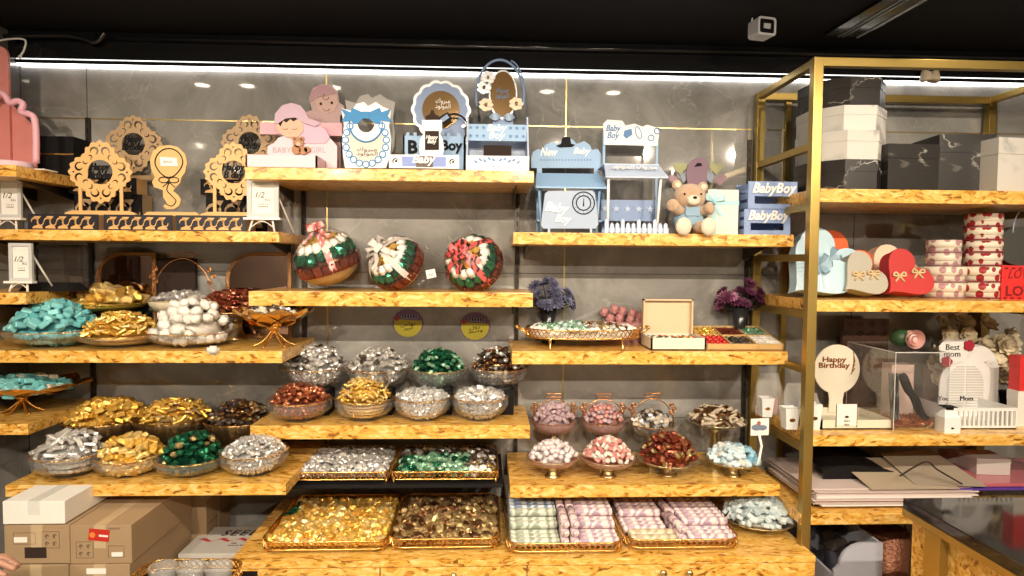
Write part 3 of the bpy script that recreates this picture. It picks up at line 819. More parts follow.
glass_bowl(110, 303, 70, 288, 'L4', -.11, 'amber yellow pedestal dish of large gold foil chocolates behind the front bowls', gmat=YEL, style='plate', kind='cube', s=.048, mix=[(F_GOLD, 1), (F_PALEGOLD, 1)], where='in the amber dish', word='large gold foil chocolate', name='pedestal_dish', cat='dish')
glass_bowl(183, 300, 62, 293, 'L4', -.11, 'cream basket bowl of silver foil with tall wire hoop handle', gmat=mat('cream_enamel', (.70, .62, .46), .3), style='stem', kind='nugget', s=.034, mix=S1, where='in the cream hoop-handled basket', word='silver foil chocolate', handle=1.35, name='handled_bowl', cat='bowl')
glass_bowl(234, 310, 84, 292, 'L4', -.10, 'dark bowl of copper and maroon foil sweets behind the gold leaf dish', gmat=mat('dark_amber_glass', (.08, .04, .02), .15, coat=.5), style='plate', kind='nugget', s=.026, mix=[(F_COPPER, 1), (F_MAROON, 1.2)], where='behind the gold leaf dish', word='copper and maroon foil chocolate')
# --- lowest left shelf
DK = mat('dark_ribbed_metal_bowl', (.20, .13, .06), .25, .9)
glass_bowl(108, 417, 78, 401, 'L6', -.16, 'dark ribbed bowl of gold foil cubes nearest the left corner, back row', gmat=DK, style='ribbed', kind='cube', s=.034, mix=SG, where='in the back row bowl nearest the left corner', word='gold foil chocolate', name='metal_bowl')
glass_bowl(175, 416, 76, 401, 'L6', -.16, 'dark ribbed bowl of amber gold sticks, middle of the back row', gmat=DK, style='ribbed', kind='stick', s=.030, mix=[(F_GOLD, 1), (F_BRONZE, .3)], where='in the middle back row bowl, lowest left shelf', word='amber gold foil chocolate', name='metal_bowl')
glass_bowl(240, 418, 68, 403, 'L6', -.16, 'dark ribbed bowl of brown foil sweets at the right of the back row', gmat=DK, style='ribbed', kind='nugget', s=.028, mix=[(F_BROWN, 1), (F_DARK, 1), (F_BRONZE, .5)], where='in the back row right bowl, lowest left shelf', word='dark brown foil chocolate', name='metal_bowl')
glass_bowl(72, 451, 68, 434, 'L6', -.40, 'glass bowl of long silver foil bars at the front left of its shelf', kind='stick', s=.040, mix=S1, where='in the front bowl nearest the left corner', word='silver foil chocolate bar', style='deep')
glass_bowl(131, 454, 64, 438, 'L6', -.40, 'glass bowl of folded gold foil cubes beside the silver bar bowl', kind='cube', s=.036, mix=[(F_GOLD, 1), (F_PALEGOLD, 1)], where='in the bowl beside the silver bars', word='folded gold foil chocolate', style='deep')
glass_bowl(192, 456, 66, 435, 'L6', -.40, 'glass bowl of dark green foil sweets on the lowest left shelf', kind='nugget', s=.033, mix=[(F_GREEN, 8), (F_BRONZE, 1)], where='on the lowest left shelf', word='dark green foil chocolate', style='deep')
glass_bowl(254, 450, 64, 439, 'L6', -.40, 'round glass bowl of white silver sweets at the right end of its shelf', kind='nugget', s=.026, mix=S1, where='in the round bowl at the right end', word='white silver foil chocolate', style='deep')
# --- middle lowest shelf
glass_bowl(315, 366, 68, 347, 'C3', -.125, 'glass bowl of silver sweets with one navy sweet, back row far left', kind='nugget', s=.030, mix=[(F_SILVER, 12), (F_DARK, 1)], where='in the back row bowl farthest left', word='crumpled silver foil chocolate', riser='under the back row bowl farthest left')
glass_bowl(378, 367, 65, 350, 'C3', -.125, 'glass bowl of silver sweets over gold ones, second in back row', kind='nugget', s=.029, mix=[(F_SILVER, 6), (F_DARK, 1)], where='in the second back row bowl', word='silver foil nugget', riser='under the second back row bowl')
glass_bowl(438, 368, 60, 351, 'C3', -.125, 'glass bowl of deep green foil sweets in the back row', kind='nugget', s=.027, mix=[(F_GREEN, 1), (F_PGREEN, .5)], where='in the back row of the middle shelf', word='deep green foil chocolate', riser='under the green back row bowl')
glass_bowl(499, 367, 60, 350, 'C3', -.125, 'glass bowl of brown and white twisted sweets, back row right end', kind='twist', s=.031, mix=[(F_BROWN, 1), (F_SILVER, 1), (F_DARK, 1)], where='at the right end of the back row', word='brown and white twisted chocolate', riser='under the back row bowl at the right end')
glass_bowl(300, 399, 62, 385, 'C3', -.225, 'cut glass bowl of copper red foil sweets at the front left', kind='nugget', s=.027, mix=[(F_COPPER, 1)], where='in the front left cut glass bowl', word='copper red foil chocolate', style='deep')
glass_bowl(365, 398, 58, 380, 'C3', -.225, 'cut glass bowl of bright gold foil sticks, second in front row', kind='stick', s=.024, mix=[(F_GOLD, 1), (F_PALEGOLD, 1.5)], where='in the second front row bowl', word='bright gold foil stick', style='deep')
glass_bowl(423, 396, 58, 390, 'C3', -.225, 'cut glass bowl of small silver cubes, third in front row', kind='cube', s=.023, mix=S1, where='in the third front row bowl', word='small silver foil cube', style='deep')
glass_bowl(480, 396, 57, 390, 'C3', -.225, 'clear cut glass bowl of large silver pieces at right end', kind='cube', s=.030, mix=S1, where='in the front row bowl at right end', word='large silver foil piece', style='deep')
P = U(294, 367, -.21)
# --- right lowest shelf: pedestal bowls
glass_bowl(553, 456, 54, 443, 'R3', -.315, 'pale pedestal bowl of lilac white sweets, front row left', gmat=PINKGLASS, style='stem', kind='rock', s=.029, mix=[(W_LILAC, 1)], where='in the front row pedestal bowl at left', word='pale lilac sweet', rimmat=BRASS, name='pedestal_bowl')
glass_bowl(608, 457, 57, 440, 'R3', -.315, 'rosy pedestal bowl of pink and white sweets, front row', gmat=PINKGLASS, style='stem', kind='cube', s=.022, mix=[(W_ROSE, 1), (W_WHITE, .6)], where='in the second front row pedestal bowl', word='pink and white wrapped sweet', rimmat=BRASS, name='pedestal_bowl', tilt=1.2)
glass_bowl(668, 458, 65, 435, 'R3', -.30, 'wide brass pedestal plate heaped with maroon and gold sweets', style='plate', kind='cube', s=.027, mix=[(F_MAROON, 2), (F_BRONZE, .8), (F_COPPER, .6)], where='on the wide brass pedestal plate', word='maroon and gold foil chocolate', rimmat=BRASS, name='pedestal_plate', cat='plate', tilt=1.0)
glass_bowl(733, 459, 58, 447, 'R3', -.315, 'brass pedestal plate of light blue and white wrapped bars', style='plate', kind='cube', s=.034, mix=[(W_BLUE, 1)], zone=lambda u, v: [(W_SKY, 1)] if u > .25 else [(W_BLUE, 3), (W_WHITE, 1)], where='on the right front pedestal plate', word='light blue and white wrapped bar', rimmat=BRASS, name='pedestal_plate', cat='plate')
glass_bowl(554, 420, 46, 405, 'R3', -.12, 'wire-handled bowl of mauve sweets, back row left', gmat=PINKGLASS, style='stem', kind='cube', s=.026, mix=[(W_MAUVE, 1)], where='in the wire-handled bowl, back row left', word='mauve wrapped sweet', handle=.95, rimmat=COPPER, name='handled_bowl', tilt=1.0)
glass_bowl(603, 420, 46, 406, 'R3', -.12, 'wire-handled bowl of dusky rose sweets, middle of back row', gmat=PINKGLASS, style='stem', kind='rock', s=.024, mix=[(W_ROSE, 1), (W_MAUVE, 1)], where='in the wire-handled bowl, middle of back row', word='dusky rose wrapped sweet', handle=.95, rimmat=COPPER, name='handled_bowl', tilt=1.0)
glass_bowl(652, 423, 47, 413, 'R3', -.12, 'clear wire-handled bowl with a few silver grey sweets', style='stem', kind='cube', s=.026, mix=[(F_SILVER, 1), (W_BEIGE, .7), (F_DARK, 1)], where='in the clear wire-handled bowl', word='silver grey wrapped sweet', handle=1.1, rimmat=COPPER, name='handled_bowl')
glass_bowl(716, 420, 62, 408, 'R3', -.13, 'brass pedestal plate of beige and brown sticks, back row right', style='plate', kind='stick', s=.027, mix=[(W_BEIGE, 1.6), (F_BROWN, 1)], where='on the rear right pedestal plate', word='beige and brown wrapped stick', rimmat=BRASS, name='pedestal_plate', cat='plate')
# --- plate of grey-blue cubes on the cabinet
glass_bowl(758, 515, 80, 499, Z_CAB, -.33, 'low glass plate heaped with grey-blue sweets on the cabinet top', style='plate', kind='cube', s=.031, mix=[(W_GREYB, 1)], where='on the low plate at the cabinet end', word='grey-blue wrapped chocolate', name='glass_plate', cat='plate', rimmat=BRASS, tilt=.9, sy=.95)

# --- gold leaf dishes on tall feet
def leaf_dish(cx, rimy, wpx, basey, key, Y, label, sweets):
    P = U(cx, rimy, Y); zs = SH[key]['z']; h = P.z - zs; R_ = wpx / 2 * MPP(Y)
    t = thing('gilt_leaf_dish', label, 'dish', (P.x, Y, zs), 0)
    n = 8
    for i in range(n):
        b = mb(GOLD, True); a0 = 2 * PI * i / n + PI / 8
        def fn(u, v, a0=a0):
            r = R_ * (.10 + .92 * u); w_ = math.sin(PI * min(1, .12 + u * .88)) ** .6 * .52 * R_ * (1 - .15 * u)
            off = (v - .5) * 2 * w_
            z = h * (.50 + .50 * u ** 1.3) - .018 * (1 - abs(v - .5) * 2) * u + .004
            return (r * math.cos(a0) - off * math.sin(a0), (r * math.sin(a0) + off * math.cos(a0)) * .8, z)
        b.grid(fn, 8, 6); b.build('leaf', t)
    b = mb(GOLD, True)
    b.lathe([(0.012, h * .40), (.020, h * .46), (.03, h * .52), (0, h * .53)], 16)
    b.ball((0, 0, h * .42), .013, 2)
    for i in range(6):
        a = 2 * PI * i / 6 + .3; ca, sa = math.cos(a), math.sin(a)
        b.tube(smooth_path([(.008 * ca, .008 * sa, h * .42), (.020 * ca, .020 * sa, h * .30), (.045 * ca, .04 * sa, h * .12), (.075 * ca, .065 * sa, .004)], 5), [.004] * 15 + [.005], 6)
    b.build('stand', t)
    heap(P.x, Y, zs + h * .80, R_ * .72, R_ * .58, h * .34, *sweets, fill=None)
leaf_dish(274, 308, 76, 352, 'L4', -.30, 'gilt leaf-petal dish on splayed feet at the right end of the long shelf', ('nugget', .030, [(F_DARK, 1), (F_SILVER, .8), (W_BEIGE, .5)], 'in the right gilt leaf dish', 'black and silver chocolate'))
leaf_dish(22, 381, 118, 424, 'L5', -.25, 'gilt leaf-petal dish of turquoise sweets in the left corner', ('cube', .034, [(W_TURQ, 8), (W_BEIGE, 1)], 'in the left corner gilt leaf dish', 'turquoise wrapped sweet'))

# ------------------------------------------------------------------ gilt gallery trays
def tray(label, x0, x1, y0, y1, z, hr=.035, cr=.05, rot=0, name='gilt_tray', base=None, legs=True, oval=False, handles=False, lgh=.012):
    cx, cy = (x0 + x1) / 2, (y0 + y1) / 2; hx, hy = (x1 - x0) / 2, (y1 - y0) / 2
    lg = lgh
    t = thing(name, label, 'tray', (cx, cy, z), rot)
    if oval: path = rrect(-hx, hx, -hy, hy, min(hx, hy) * .98, 12)
    else: path = rrect(-hx, hx, -hy, hy, cr, 6)
    b = mb(base or GOLD); b.T = Matrix.Rotation(R(90), 4, 'X'); b.prism([(p[0], -p[1]) for p in path][::-1], -lg - .004, -lg); b.T = Matrix.Identity(4)
    b.build('base', t)
    # resample
    pts = [Vector((p[0], p[1], 0)) for p in path]; L_ = [0]
    for i in range(len(pts)): L_.append(L_[-1] + (pts[(i + 1) % len(pts)] - pts[i]).length)
    tot = L_[-1]
    def at(d):
        d %= tot
        for i in range(len(pts)):
            if L_[i + 1] >= d:
                u = (d - L_[i]) / max(1e-9, L_[i + 1] - L_[i]); return pts[i].lerp(pts[(i + 1) % len(pts)], u)
        return pts[0]
    b = mb(GOLD)
    for zz, rr in ((lg + .003, .0032), (lg + hr, .0030)):
        b.tube([p + Vector((0, 0, zz)) for p in pts], rr, 6, closed=True)
    b.build('rails', t)
    b = mb(GOLD); n = int(tot / .020); n += n % 2
    for ph in (0, 1):
        z_ = []
        for i in range(n):
            p = at(i * tot / n); z_.append(p + Vector((0, 0, lg + .005 + (hr - .007) * ((i + ph) % 2))))
        b.tube(z_, .0026, 4, closed=True, smooth=False)
    b.build('lattice', t)
    if legs:
        for sx_ in (-1, 1):
            for sy_ in (-1, 1):
                b = mb(GOLD, True); px_, py_ = sx_ * (hx - cr * .35), sy_ * (hy - cr * .35)
                if oval: px_, py_ = sx_ * hx * .62, sy_ * hy * .93
                b.lathe([(0, 0), (.004, 0), (.0065, .004), (.004, .008), (.006, lg + .001), (0, lg + .002)], 10, cx=px_, cy=py_); b.build('foot', t)
    if handles:
        for s_ in (-1, 1):
            b = mb(GOLD); c = s_ * hx
            b.tube(smooth_path([(c, -.045, lg + hr * .6), (c + s_ * .03, -.04, lg + hr), (c + s_ * .045, 0, lg + hr + .006), (c + s_ * .03, .04, lg + hr), (c, .045, lg + hr * .6)], 6), .0035, 6)
            for a in (-.03, .03): b.ball((c + s_ * .035, a, lg + hr + .003), .008, 1)
            b.build('handle', t)
    return t, lg
def trayspec(pxl, pxr, pyb, Yf, dep, z):
    x0 = U(pxl, pyb, Yf).x; x1 = U(pxr, pyb, Yf).x
    return x0, x1, Yf, Yf + dep, z
# front gold
x0, x1, y0, y1, z = trayspec(259, 387, 547, -.515, .43, Z_CAB)
tray('gilt lattice tray piled with gold foil chocolates at the cabinet front left', x0, x1, y0, y1, z, .030)
heap((x0 + x1) / 2, (y0 + y1) / 2, z + .034, (x1 - x0) / 2 - .012, .2, .012, 'nugget', .036, [(F_GOLD, 2), (F_PALEGOLD, 1)], 'in the front left gilt tray', 'gold foil chocolate', shape='rect', tilt=.9, dens=.72,
     zone=lambda u, v: [(F_GREEN, 1)] if (u < -.85 and v > .1 and v < .75) else [(F_GOLD, 2), (F_PALEGOLD, 1)])
b = mb(F_GOLD); b.box(-(x1 - x0) / 2 + .015, (x1 - x0) / 2 - .015, -.19, .19, .017, .030); o = b.build('packed_sweets', None, ((x0 + x1) / 2, (y0 + y1) / 2, z)); o['kind'] = 'stuff'; tag(o, 'gold foil chocolates packed underneath in the front left gilt tray', 'sweets')
x0, x1, y0, y1, z = trayspec(388, 500, 544, -.505, .42, Z_CAB)
tray('gilt lattice tray piled with bronze foil chocolates beside the gold ones', x0, x1, y0, y1, z, .032)
heap((x0 + x1) / 2, (y0 + y1) / 2, z + .036, (x1 - x0) / 2 - .012, .195, .012, 'nugget', .035, [(F_BRONZE, 2), (F_BROWN, 1)], 'in the front right gilt tray', 'bronze foil chocolate', shape='rect', tilt=.9, dens=.76)
b = mb(F_BRONZE); b.box(-(x1 - x0) / 2 + .015, (x1 - x0) / 2 - .015, -.19, .19, .017, .032); o = b.build('packed_sweets', None, ((x0 + x1) / 2, (y0 + y1) / 2, z)); o['kind'] = 'stuff'; tag(o, 'bronze foil chocolates packed underneath in the front right gilt tray', 'sweets')
zc_ = SH['CB']['z']
for (pl, pr, lab, lab2, wh, mixz, kd, s_) in (
    (286, 388, 'gilt lattice tray of silver round sweets on the thin black shelf', 'round silver foil chocolate', 'in the rear left gilt tray', lambda u, v: [(F_SILVER, 1)], 'disc', .030),
    (391, 498, 'gilt lattice tray of green and pewter sweets on the thin black shelf', 'green or pewter foil chocolate', 'in the rear right gilt tray', lambda u, v: [(F_PGREEN, 3), (F_GREEN, 1)] if (v < .1 and u < .45) else ([(PEARL, 1)] if v < -.8 else [(F_BRONZE, .6), (F_SILVER, .6), (F_DARK, 1)]), 'nugget', .030)):
    x0, x1, y0, y1, z = trayspec(pl, pr, 484, -.365, .33, zc_)
    tray(lab, x0, x1, y0, y1, z, .030, .025)
    heap((x0 + x1) / 2, (y0 + y1) / 2, z + .034, (x1 - x0) / 2 - .010, .155, .022, kd, s_, [(F_SILVER, 1)], wh, lab2, shape='rect', tilt=.6, zone=mixz, pw=3)
    b = mb(F_SILVER if kd == 'disc' else F_BRONZE); b.box(-(x1 - x0) / 2 + .013, (x1 - x0) / 2 - .013, -.14, .14, .017, .034); o = b.build('packed_sweets', None, ((x0 + x1) / 2, (y0 + y1) / 2, z)); o['kind'] = 'stuff'; tag(o, 'sweets packed underneath ' + wh, 'sweets')

# --- trays of patterned chocolate rolls
def printed(name, base, ink, sc1=46):
    m, N, L, P = newmat(name)
    tc = N.new('ShaderNodeTexCoord'); mp = N.new('ShaderNodeMapping'); mp.inputs['Scale'].default_value = (1, .001, .001); mp.inputs['Scale'].default_value = (1, 1, 1)
    L.new(tc.outputs['Object'], mp.inputs[0])
    w = N.new('ShaderNodeTexWave'); w.inputs['Scale'].default_value = sc1 / 6; w.inputs['Distortion'].default_value = 9; w.inputs['Detail'].default_value = 2; w.inputs['Detail Scale'].default_value = 2.5
    L.new(mp.outputs[0], w.inputs[0])
    v = N.new('ShaderNodeTexVoronoi'); v.inputs['Scale'].default_value = sc1 * .75; L.new(mp.outputs[0], v.inputs[0])
    ml = N.new('ShaderNodeMath'); ml.operation = 'MULTIPLY'; L.new(w.outputs['Fac'], ml.inputs[0]); L.new(v.outputs['Distance'], ml.inputs[1])
    r = N.new('ShaderNodeValToRGB'); r.color_ramp.elements[0].position = .18; r.color_ramp.elements[0].color = (0, 0, 0, 1); r.color_ramp.elements[1].position = .42; r.color_ramp.elements[1].color = (1, 1, 1, 1)
    L.new(ml.outputs[0], r.inputs[0])
    mx = N.new('ShaderNodeMix'); mx.data_type = 'RGBA'; mx.inputs[6].default_value = base + (1,); mx.inputs[7].default_value = ink + (1,)
    L.new(r.outputs[0], mx.inputs[0]); L.new(mx.outputs[2], P.inputs['Base Color']); P.inputs['Roughness'].default_value = .35
    return m
PR_PINK = printed('pink_print_paper', (.80, .66, .65), (.40, .28, .38))
PR_BLUE = printed('blue_print_paper', (.60, .66, .72), (.16, .22, .36))
PR_GREEN = printed('sage_print_paper', (.60, .62, .54), (.28, .32, .26))
PR_BEIGE = printed('beige_print_paper', (.68, .58, .42), (.42, .34, .24))
_rm = {}
def roll(m, L_, loc, rz, label, group, r=.0155):
    k = (m.name, round(L_, 3), r)
    if k not in _rm:
        b = mb(m, True)
        b.T = Matrix.Rotation(R(90), 4, 'Y')
        b.lathe([(0, -L_ / 2), (r * .8, -L_ / 2), (r, -L_ / 2 + .003), (r, L_ / 2 - .003), (r * .8, L_ / 2), (0, L_ / 2)], 14)
        b.T = Matrix.Identity(4)
        for s_ in (-1, 1): b.ball((s_ * L_ / 2, 0, 0), r * .5, 1, (.4, 1, 1))
        _rm[k] = b.mesh('chocolate_roll')
    o = bpy.data.objects.new('chocolate_roll', _rm[k]); col.objects.link(o); o.location = loc; o.rotation_euler = (rng.uniform(0, 6), 0, rz)
    o.rotation_euler = Euler((0, 0, rz)); tag(o, label, 'chocolate', group); return o
x0, x1, y0, y1, z = trayspec(507, 624, 556, -.545, .36, Z_CAB)
tray('gilt lattice tray of stacked blue, sage and pink printed chocolate rolls', x0, x1, y0, y1, z, .030)
def rows(cx, L_, ya, yb, z0, mats_, label, group, layers=2, rz=0, r=.0155):
    n = int((yb - ya) / (2 * r * 1.02))
    for l in range(layers):
        for i in range(l * 2, n):
            y = ya + r + (i + .5 * (l % 2)) * 2 * r * 1.02
            if y > yb: continue
            f = i / max(1, n - 1)
            m = mats_[min(len(mats_) - 1, int(f * len(mats_)))]
            roll(m, L_, (cx, y, z0 + r + l * r * 1.74), rz, label, group, r)
w_ = x1 - x0
zb_ = z + .017
rows(x0 + w_ * .245, w_ * .42, y0 + .02, y1 - .01, zb_, [PR_GREEN, PR_BLUE], 'sage or blue printed chocolate roll stacked in the left roll tray', 'sage and blue rolls in the left roll tray', 3)
for k in range(2):
    for q in range(2):
        for lz in range(3):
            roll(PR_PINK, .14, (x0 + w_ * (.505 + .085 * k), y0 + .10 + .15 * q, zb_ + .0155 + lz * .031), R(90), 'pink printed chocolate roll standing lengthwise in the left roll tray', 'lengthwise pink rolls in the left roll tray', .0150)
rows(x0 + w_ * .80, w_ * .34, y0 + .02, y1 - .01, zb_, [PR_PINK], 'pink printed chocolate roll laid crosswise in the left roll tray', 'crosswise pink rolls in the left roll tray', 3)
x0, x1, y0, y1, z = trayspec(627, 742, 550, -.525, .36, Z_CAB)
tray('gilt lattice tray of stacked pink and beige printed chocolate rolls', x0, x1, y0, y1, z, .030)
w_ = x1 - x0
rows(x0 + w_ * .22, w_ * .38, y0 + .10, y1 - .01, zb_, [PR_PINK], 'pink printed chocolate roll behind the beige one in the right roll tray', 'left pink rolls in the right roll tray', 2)
roll(PR_BEIGE, w_ * .40, (x0 + w_ * .25, y0 + .065, zb_ + .018), 0, 'thick beige printed chocolate roll in the right roll tray', None, .018)
roll(PR_BEIGE, w_ * .40, (x0 + w_ * .25, y0 + .029, zb_ + .016), 0, 'beige printed chocolate roll by the rim of the right roll tray', None, .0155)
for q in range(2):
    for lz in range(2):
        roll(PR_PINK, .14, (x0 + w_ * .49, y0 + .10 + .15 * q, zb_ + .0155 + lz * .031), R(96), 'pink printed chocolate roll lying lengthwise in the right roll tray', 'lengthwise pink rolls in the right roll tray')
rows(x0 + w_ * .76, w_ * .42, y0 + .02, y1 - .01, zb_, [PR_PINK], 'pink printed chocolate roll laid crosswise in the right roll tray', 'crosswise pink rolls in the right roll tray', 2)

# --- oval tray on R2
zz = SH['R2']['z']
x0 = U(526, 345, -.19).x; x1 = U(638, 345, -.19).x
tray('long oval gilt tray with curled handles on the right shelf', x0, x1, -.305, -.055, zz, .034, .05, oval=True, handles=True, lgh=.040)
cx_ = (x0 + x1) / 2; hx_ = (x1 - x0) / 2
heap(cx_, -.18, zz + .074, hx_ - .008, .118, .016, 'nugget', .026, [(F_PGREEN, 1)], 'in the oval gilt tray', 'mint, bronze or pearl wrapped sweet', tilt=.9,
     zone=lambda u, v: [(PEARL, 1)] if (u * u * 1.0 + v * v > .72) else ([(F_PGREEN, 1), (W_GREYB, .4)] if u < 0 else [(F_BRONZE, 1), (F_SILVER, 1), (F_BROWN, .6)]))
b = mb(PEARL, True); b.lathe([(0, .035), (hx_ - .02, .035), (hx_ - .014, .066), (0, .072)], 32, sy=.105 / hx_); o = b.build('packed_sweets', None, (cx_, -.18, zz)); o['kind'] = 'stuff'; tag(o, 'pearl sweets packed underneath in the oval gilt tray', 'sweets')

# ================================================================== gifts on the upper shelves
class Loc:
    """local frame of a thing standing at a depth plane; L(px,py,Y) gives local x,z"""
    def __init__(s, px, key, Y, rz=0):
        s.Y = Y; s.z = SH[key]['z'] if isinstance(key, str) else key; s.px = px
        s.py = 262 + (1.5 - s.z) / MPP(Y) + ROLL * (px - 487); s.X = U(px, s.py, Y).x
    def __call__(s, px, py, Y=None):
        px = px or s.px; py = py or s.py
        p = U(px, py, s.Y if Y is None else Y); return (p.x - s.X, p.z - s.z)
    def t(s, name, label, cat, group=None): return thing(name, label, cat, (s.X, s.Y, s.z), 0, group)
    def poly(s, pts, Y=None): return [s(a, b, Y) for a, b in pts]
BLUE = mat('powder_blue_board', (0.20, 0.29, 0.50), 0.45); LBLUE = mat('light_blue_board', (0.26, 0.43, 0.68), 0.45)
PALEB = mat('pale_blue_white_board', (0.44, 0.52, 0.70), 0.45); DBLUE = mat('denim_blue_paint', (0.07, 0.20, 0.45), 0.5)
PINK = mat('pink_board', (0.70, 0.37, 0.45), 0.5); LPINK = mat('pale_pink_board', (0.74, 0.54, 0.62), 0.5); DPINK = mat('rosy_paint', (0.62, 0.36, 0.46), 0.5)
SKIN = mat('printed_skin_tone', (0.64, 0.38, 0.27), 0.5); BEARB = mat('printed_bear_brown', (0.38, 0.17, 0.06), 0.5); HAIR = mat('dark_brown_print', (0.035, 0.022, 0.018), 0.7, spec=0.15)
PLY = mat('laser_cut_plywood', (0.70, 0.42, 0.17), 0.5, nscale=8, noise_amt=.1); PLYD = mat('dull_plywood', (0.42, 0.28, 0.15), 0.55)
GREYB = mat('grey_card', (0.38, 0.37, 0.36), 0.6); CYAN = mat('bright_blue_print', (0.005, 0.20, 0.50), 0.5); BROWNM = mat('bronze_acrylic', (0.22, 0.13, 0.05), 0.15, .4)
SILV = mat('silver_acrylic', (0.55, 0.56, 0.60), 0.3, .4)

def loopwave(cx, cz, rx, rz_, n, amp, k=96, pw=1):
    pts = []
    for i in range(k):
        a = 2 * PI * i / k; m = 1 - amp + amp * 2 * abs(math.cos(a * n / 2)) ** pw * .5
        pts.append((cx + rx * m * math.cos(a), cz + rz_ * m * math.sin(a)))
    return pts
def curl(cx, cz, r, a0, sgn, n=9, sweep=250, w=.42):
    o = []; i_ = []
    for i in range(n):
        t = i / (n - 1); a = a0 + sgn * R(sweep) * t; rr = r * (1 - .25 * t); wd = r * w * math.sin(PI * (t * .86 + .07))
        o.append((cx + rr * math.cos(a), cz + rr * math.sin(a))); i_.append((cx + (rr - wd) * math.cos(a), cz + (rr - wd) * math.sin(a)))
    return o + i_[::-1]
def latticefront(b, x0, x1, z0, z1, y, wood, dark, n=5):
    b.mat(dark); b.box(x0, x1, y, y + .004, z0, z1)
    b.mat(wood); w = (x1 - x0) * .9 / n; h = z1 - z0; zc_ = (z0 + z1) / 2
    for i in range(n):
        c = x0 + (x1 - x0) * .05 + (i + .5) * w
        b.prism(curl(c - w * .2, zc_ + h * .08, h * .24, R(200), -1, 8), y - .0015, y)
        b.prism(curl(c + w * .2, zc_ - h * .05, h * .22, R(20), -1, 8), y - .0015, y)
        b.prism([(c - w * .3, z1 - h * .14), (c, zc_ + h * .1), (c + w * .3, z1 - h * .14)], y - .0015, y)
        b.prism([(c - w * .42, z0 + h * .12), (c + w * .42, z0 + h * .12), (c + w * .35, z0 + h * .24), (c, z0 + h * .34), (c - w * .35, z0 + h * .24)], y - .0015, y)
def sign_box(key, pxl, pxr, pyt, pyb, Y, label, z=None, dep=.10, n=5, group=None, platform=True):
    L = Loc((pxl + pxr) / 2, key if z is None else z, Y)
    t = L.t('gift_box', label, 'box', group)
    x0, _ = L(pxl, pyb); x1, _ = L(pxr, pyb); h = L(pxl, pyt)[1] - (L(pxl, pyb)[1])
    b = mb(PLYD); b.box(x0 + .002, x1 - .002, .004, dep, 0, h, 0); b.build('body', t)
    b = MB(); latticefront(b, x0, x1, 0, h, 0, PLY, mat('navy_black_paint', (0.012, .012, .02), .4), n); b.build('fretwork_front', t)
    return L, t, h
def filigree(b, cx, cz, Rr, y, th=.004):
    out = []
    K = 144
    for i in range(K):
        a = 2 * PI * i / K
        m = .77 + .23 * abs(math.cos(2 * a)) ** 1.1 + .035 * math.cos(24 * a)
        out.append((cx + Rr * m * math.cos(a), cz + Rr * m * math.sin(a)))
    holes = [circle(cx, cz, Rr * .40, 28)]
    for q in range(4):
        a = q * PI / 2
        for s_ in (-1, 1):
            aa = a + s_ * .24; holes.append(curl(cx + Rr * .70 * math.cos(aa), cz + Rr * .70 * math.sin(aa), Rr * .165, aa + s_ * 1.9, -s_, 10, 290, .46))
            aa = a + s_ * .60; holes.append(curl(cx + Rr * .585 * math.cos(aa), cz + Rr * .585 * math.sin(aa), Rr * .10, aa + s_ * 2.6, s_, 8, 230, .5))
        holes.append(circle(cx + Rr * .86 * math.cos(a), cz + Rr * .86 * math.sin(a), Rr * .035, 8))
    b.prism(out, y, y + th, holes)
def topper(key, pcx, pcy, wpx, pbase, Y, label, z=None, wood=None, body='Happy\nBirthday', txtm=None, legs=True, group=None):
    wood = wood or PLY
    L = Loc(pcx, key if z is None else z, Y); t = L.t('happy_birthday_sign', label, 'sign', group)
    cx, cz = L(pcx, pcy); Rr = wpx / 2 * MPP(Y)
    b = mb(wood); filigree(b, 0, cz, Rr, 0); b.build('fretwork_ring', t)
    b = mb(wood)
    if legs:
        for s_ in (-1, 1): b.box(s_ * Rr * .66 - .006, s_ * Rr * .66 + .006, .0005, .0045, .012, cz - Rr * .25)
    b.prism([(-Rr * 1.15, 0), (Rr * 1.15, 0), (Rr * 1.12, .008), (Rr * .9, .016), (-Rr * .9, .016), (-Rr * 1.12, .008)], -.004, .008)
    b.build('stand', t)
    b = mb(txtm or BLACK); b.text(body, Rr * .60, 0, cz, .002, .004, width=Rr * .80, shear=.25, bold=.03)
    b.text('~', Rr * .05, 0, cz - Rr * .36, .002, .003, width=Rr * .4)
    b.build('lettering', t); return L, t
# front row of boxes with signs
YT = -.265
L, t1, hb_ = sign_box('L2', 28, 98, 211.5, 228, YT, 'wooden box with black fretwork front under the left birthday sign')
L, t2, _ = sign_box('L2', 104, 172, 211.5, 228, YT, 'wooden box with black fretwork front under the balloon sign')
L, t3, _ = sign_box('L2', 176, 246, 211.5, 228, YT, 'wooden box with black fretwork front beside the price easel')
zb2 = SH['L2']['z'] + hb_
topper('L2', 101, 172, 59, 207, YT + .03, 'light wooden fretwork happy birthday ring sign, front left', z=zb2)
topper('L2', 234, 172, 56, 207, YT + .03, 'light wooden fretwork ring sign partly behind the pink gift box', z=zb2, body='Happy\nB day')
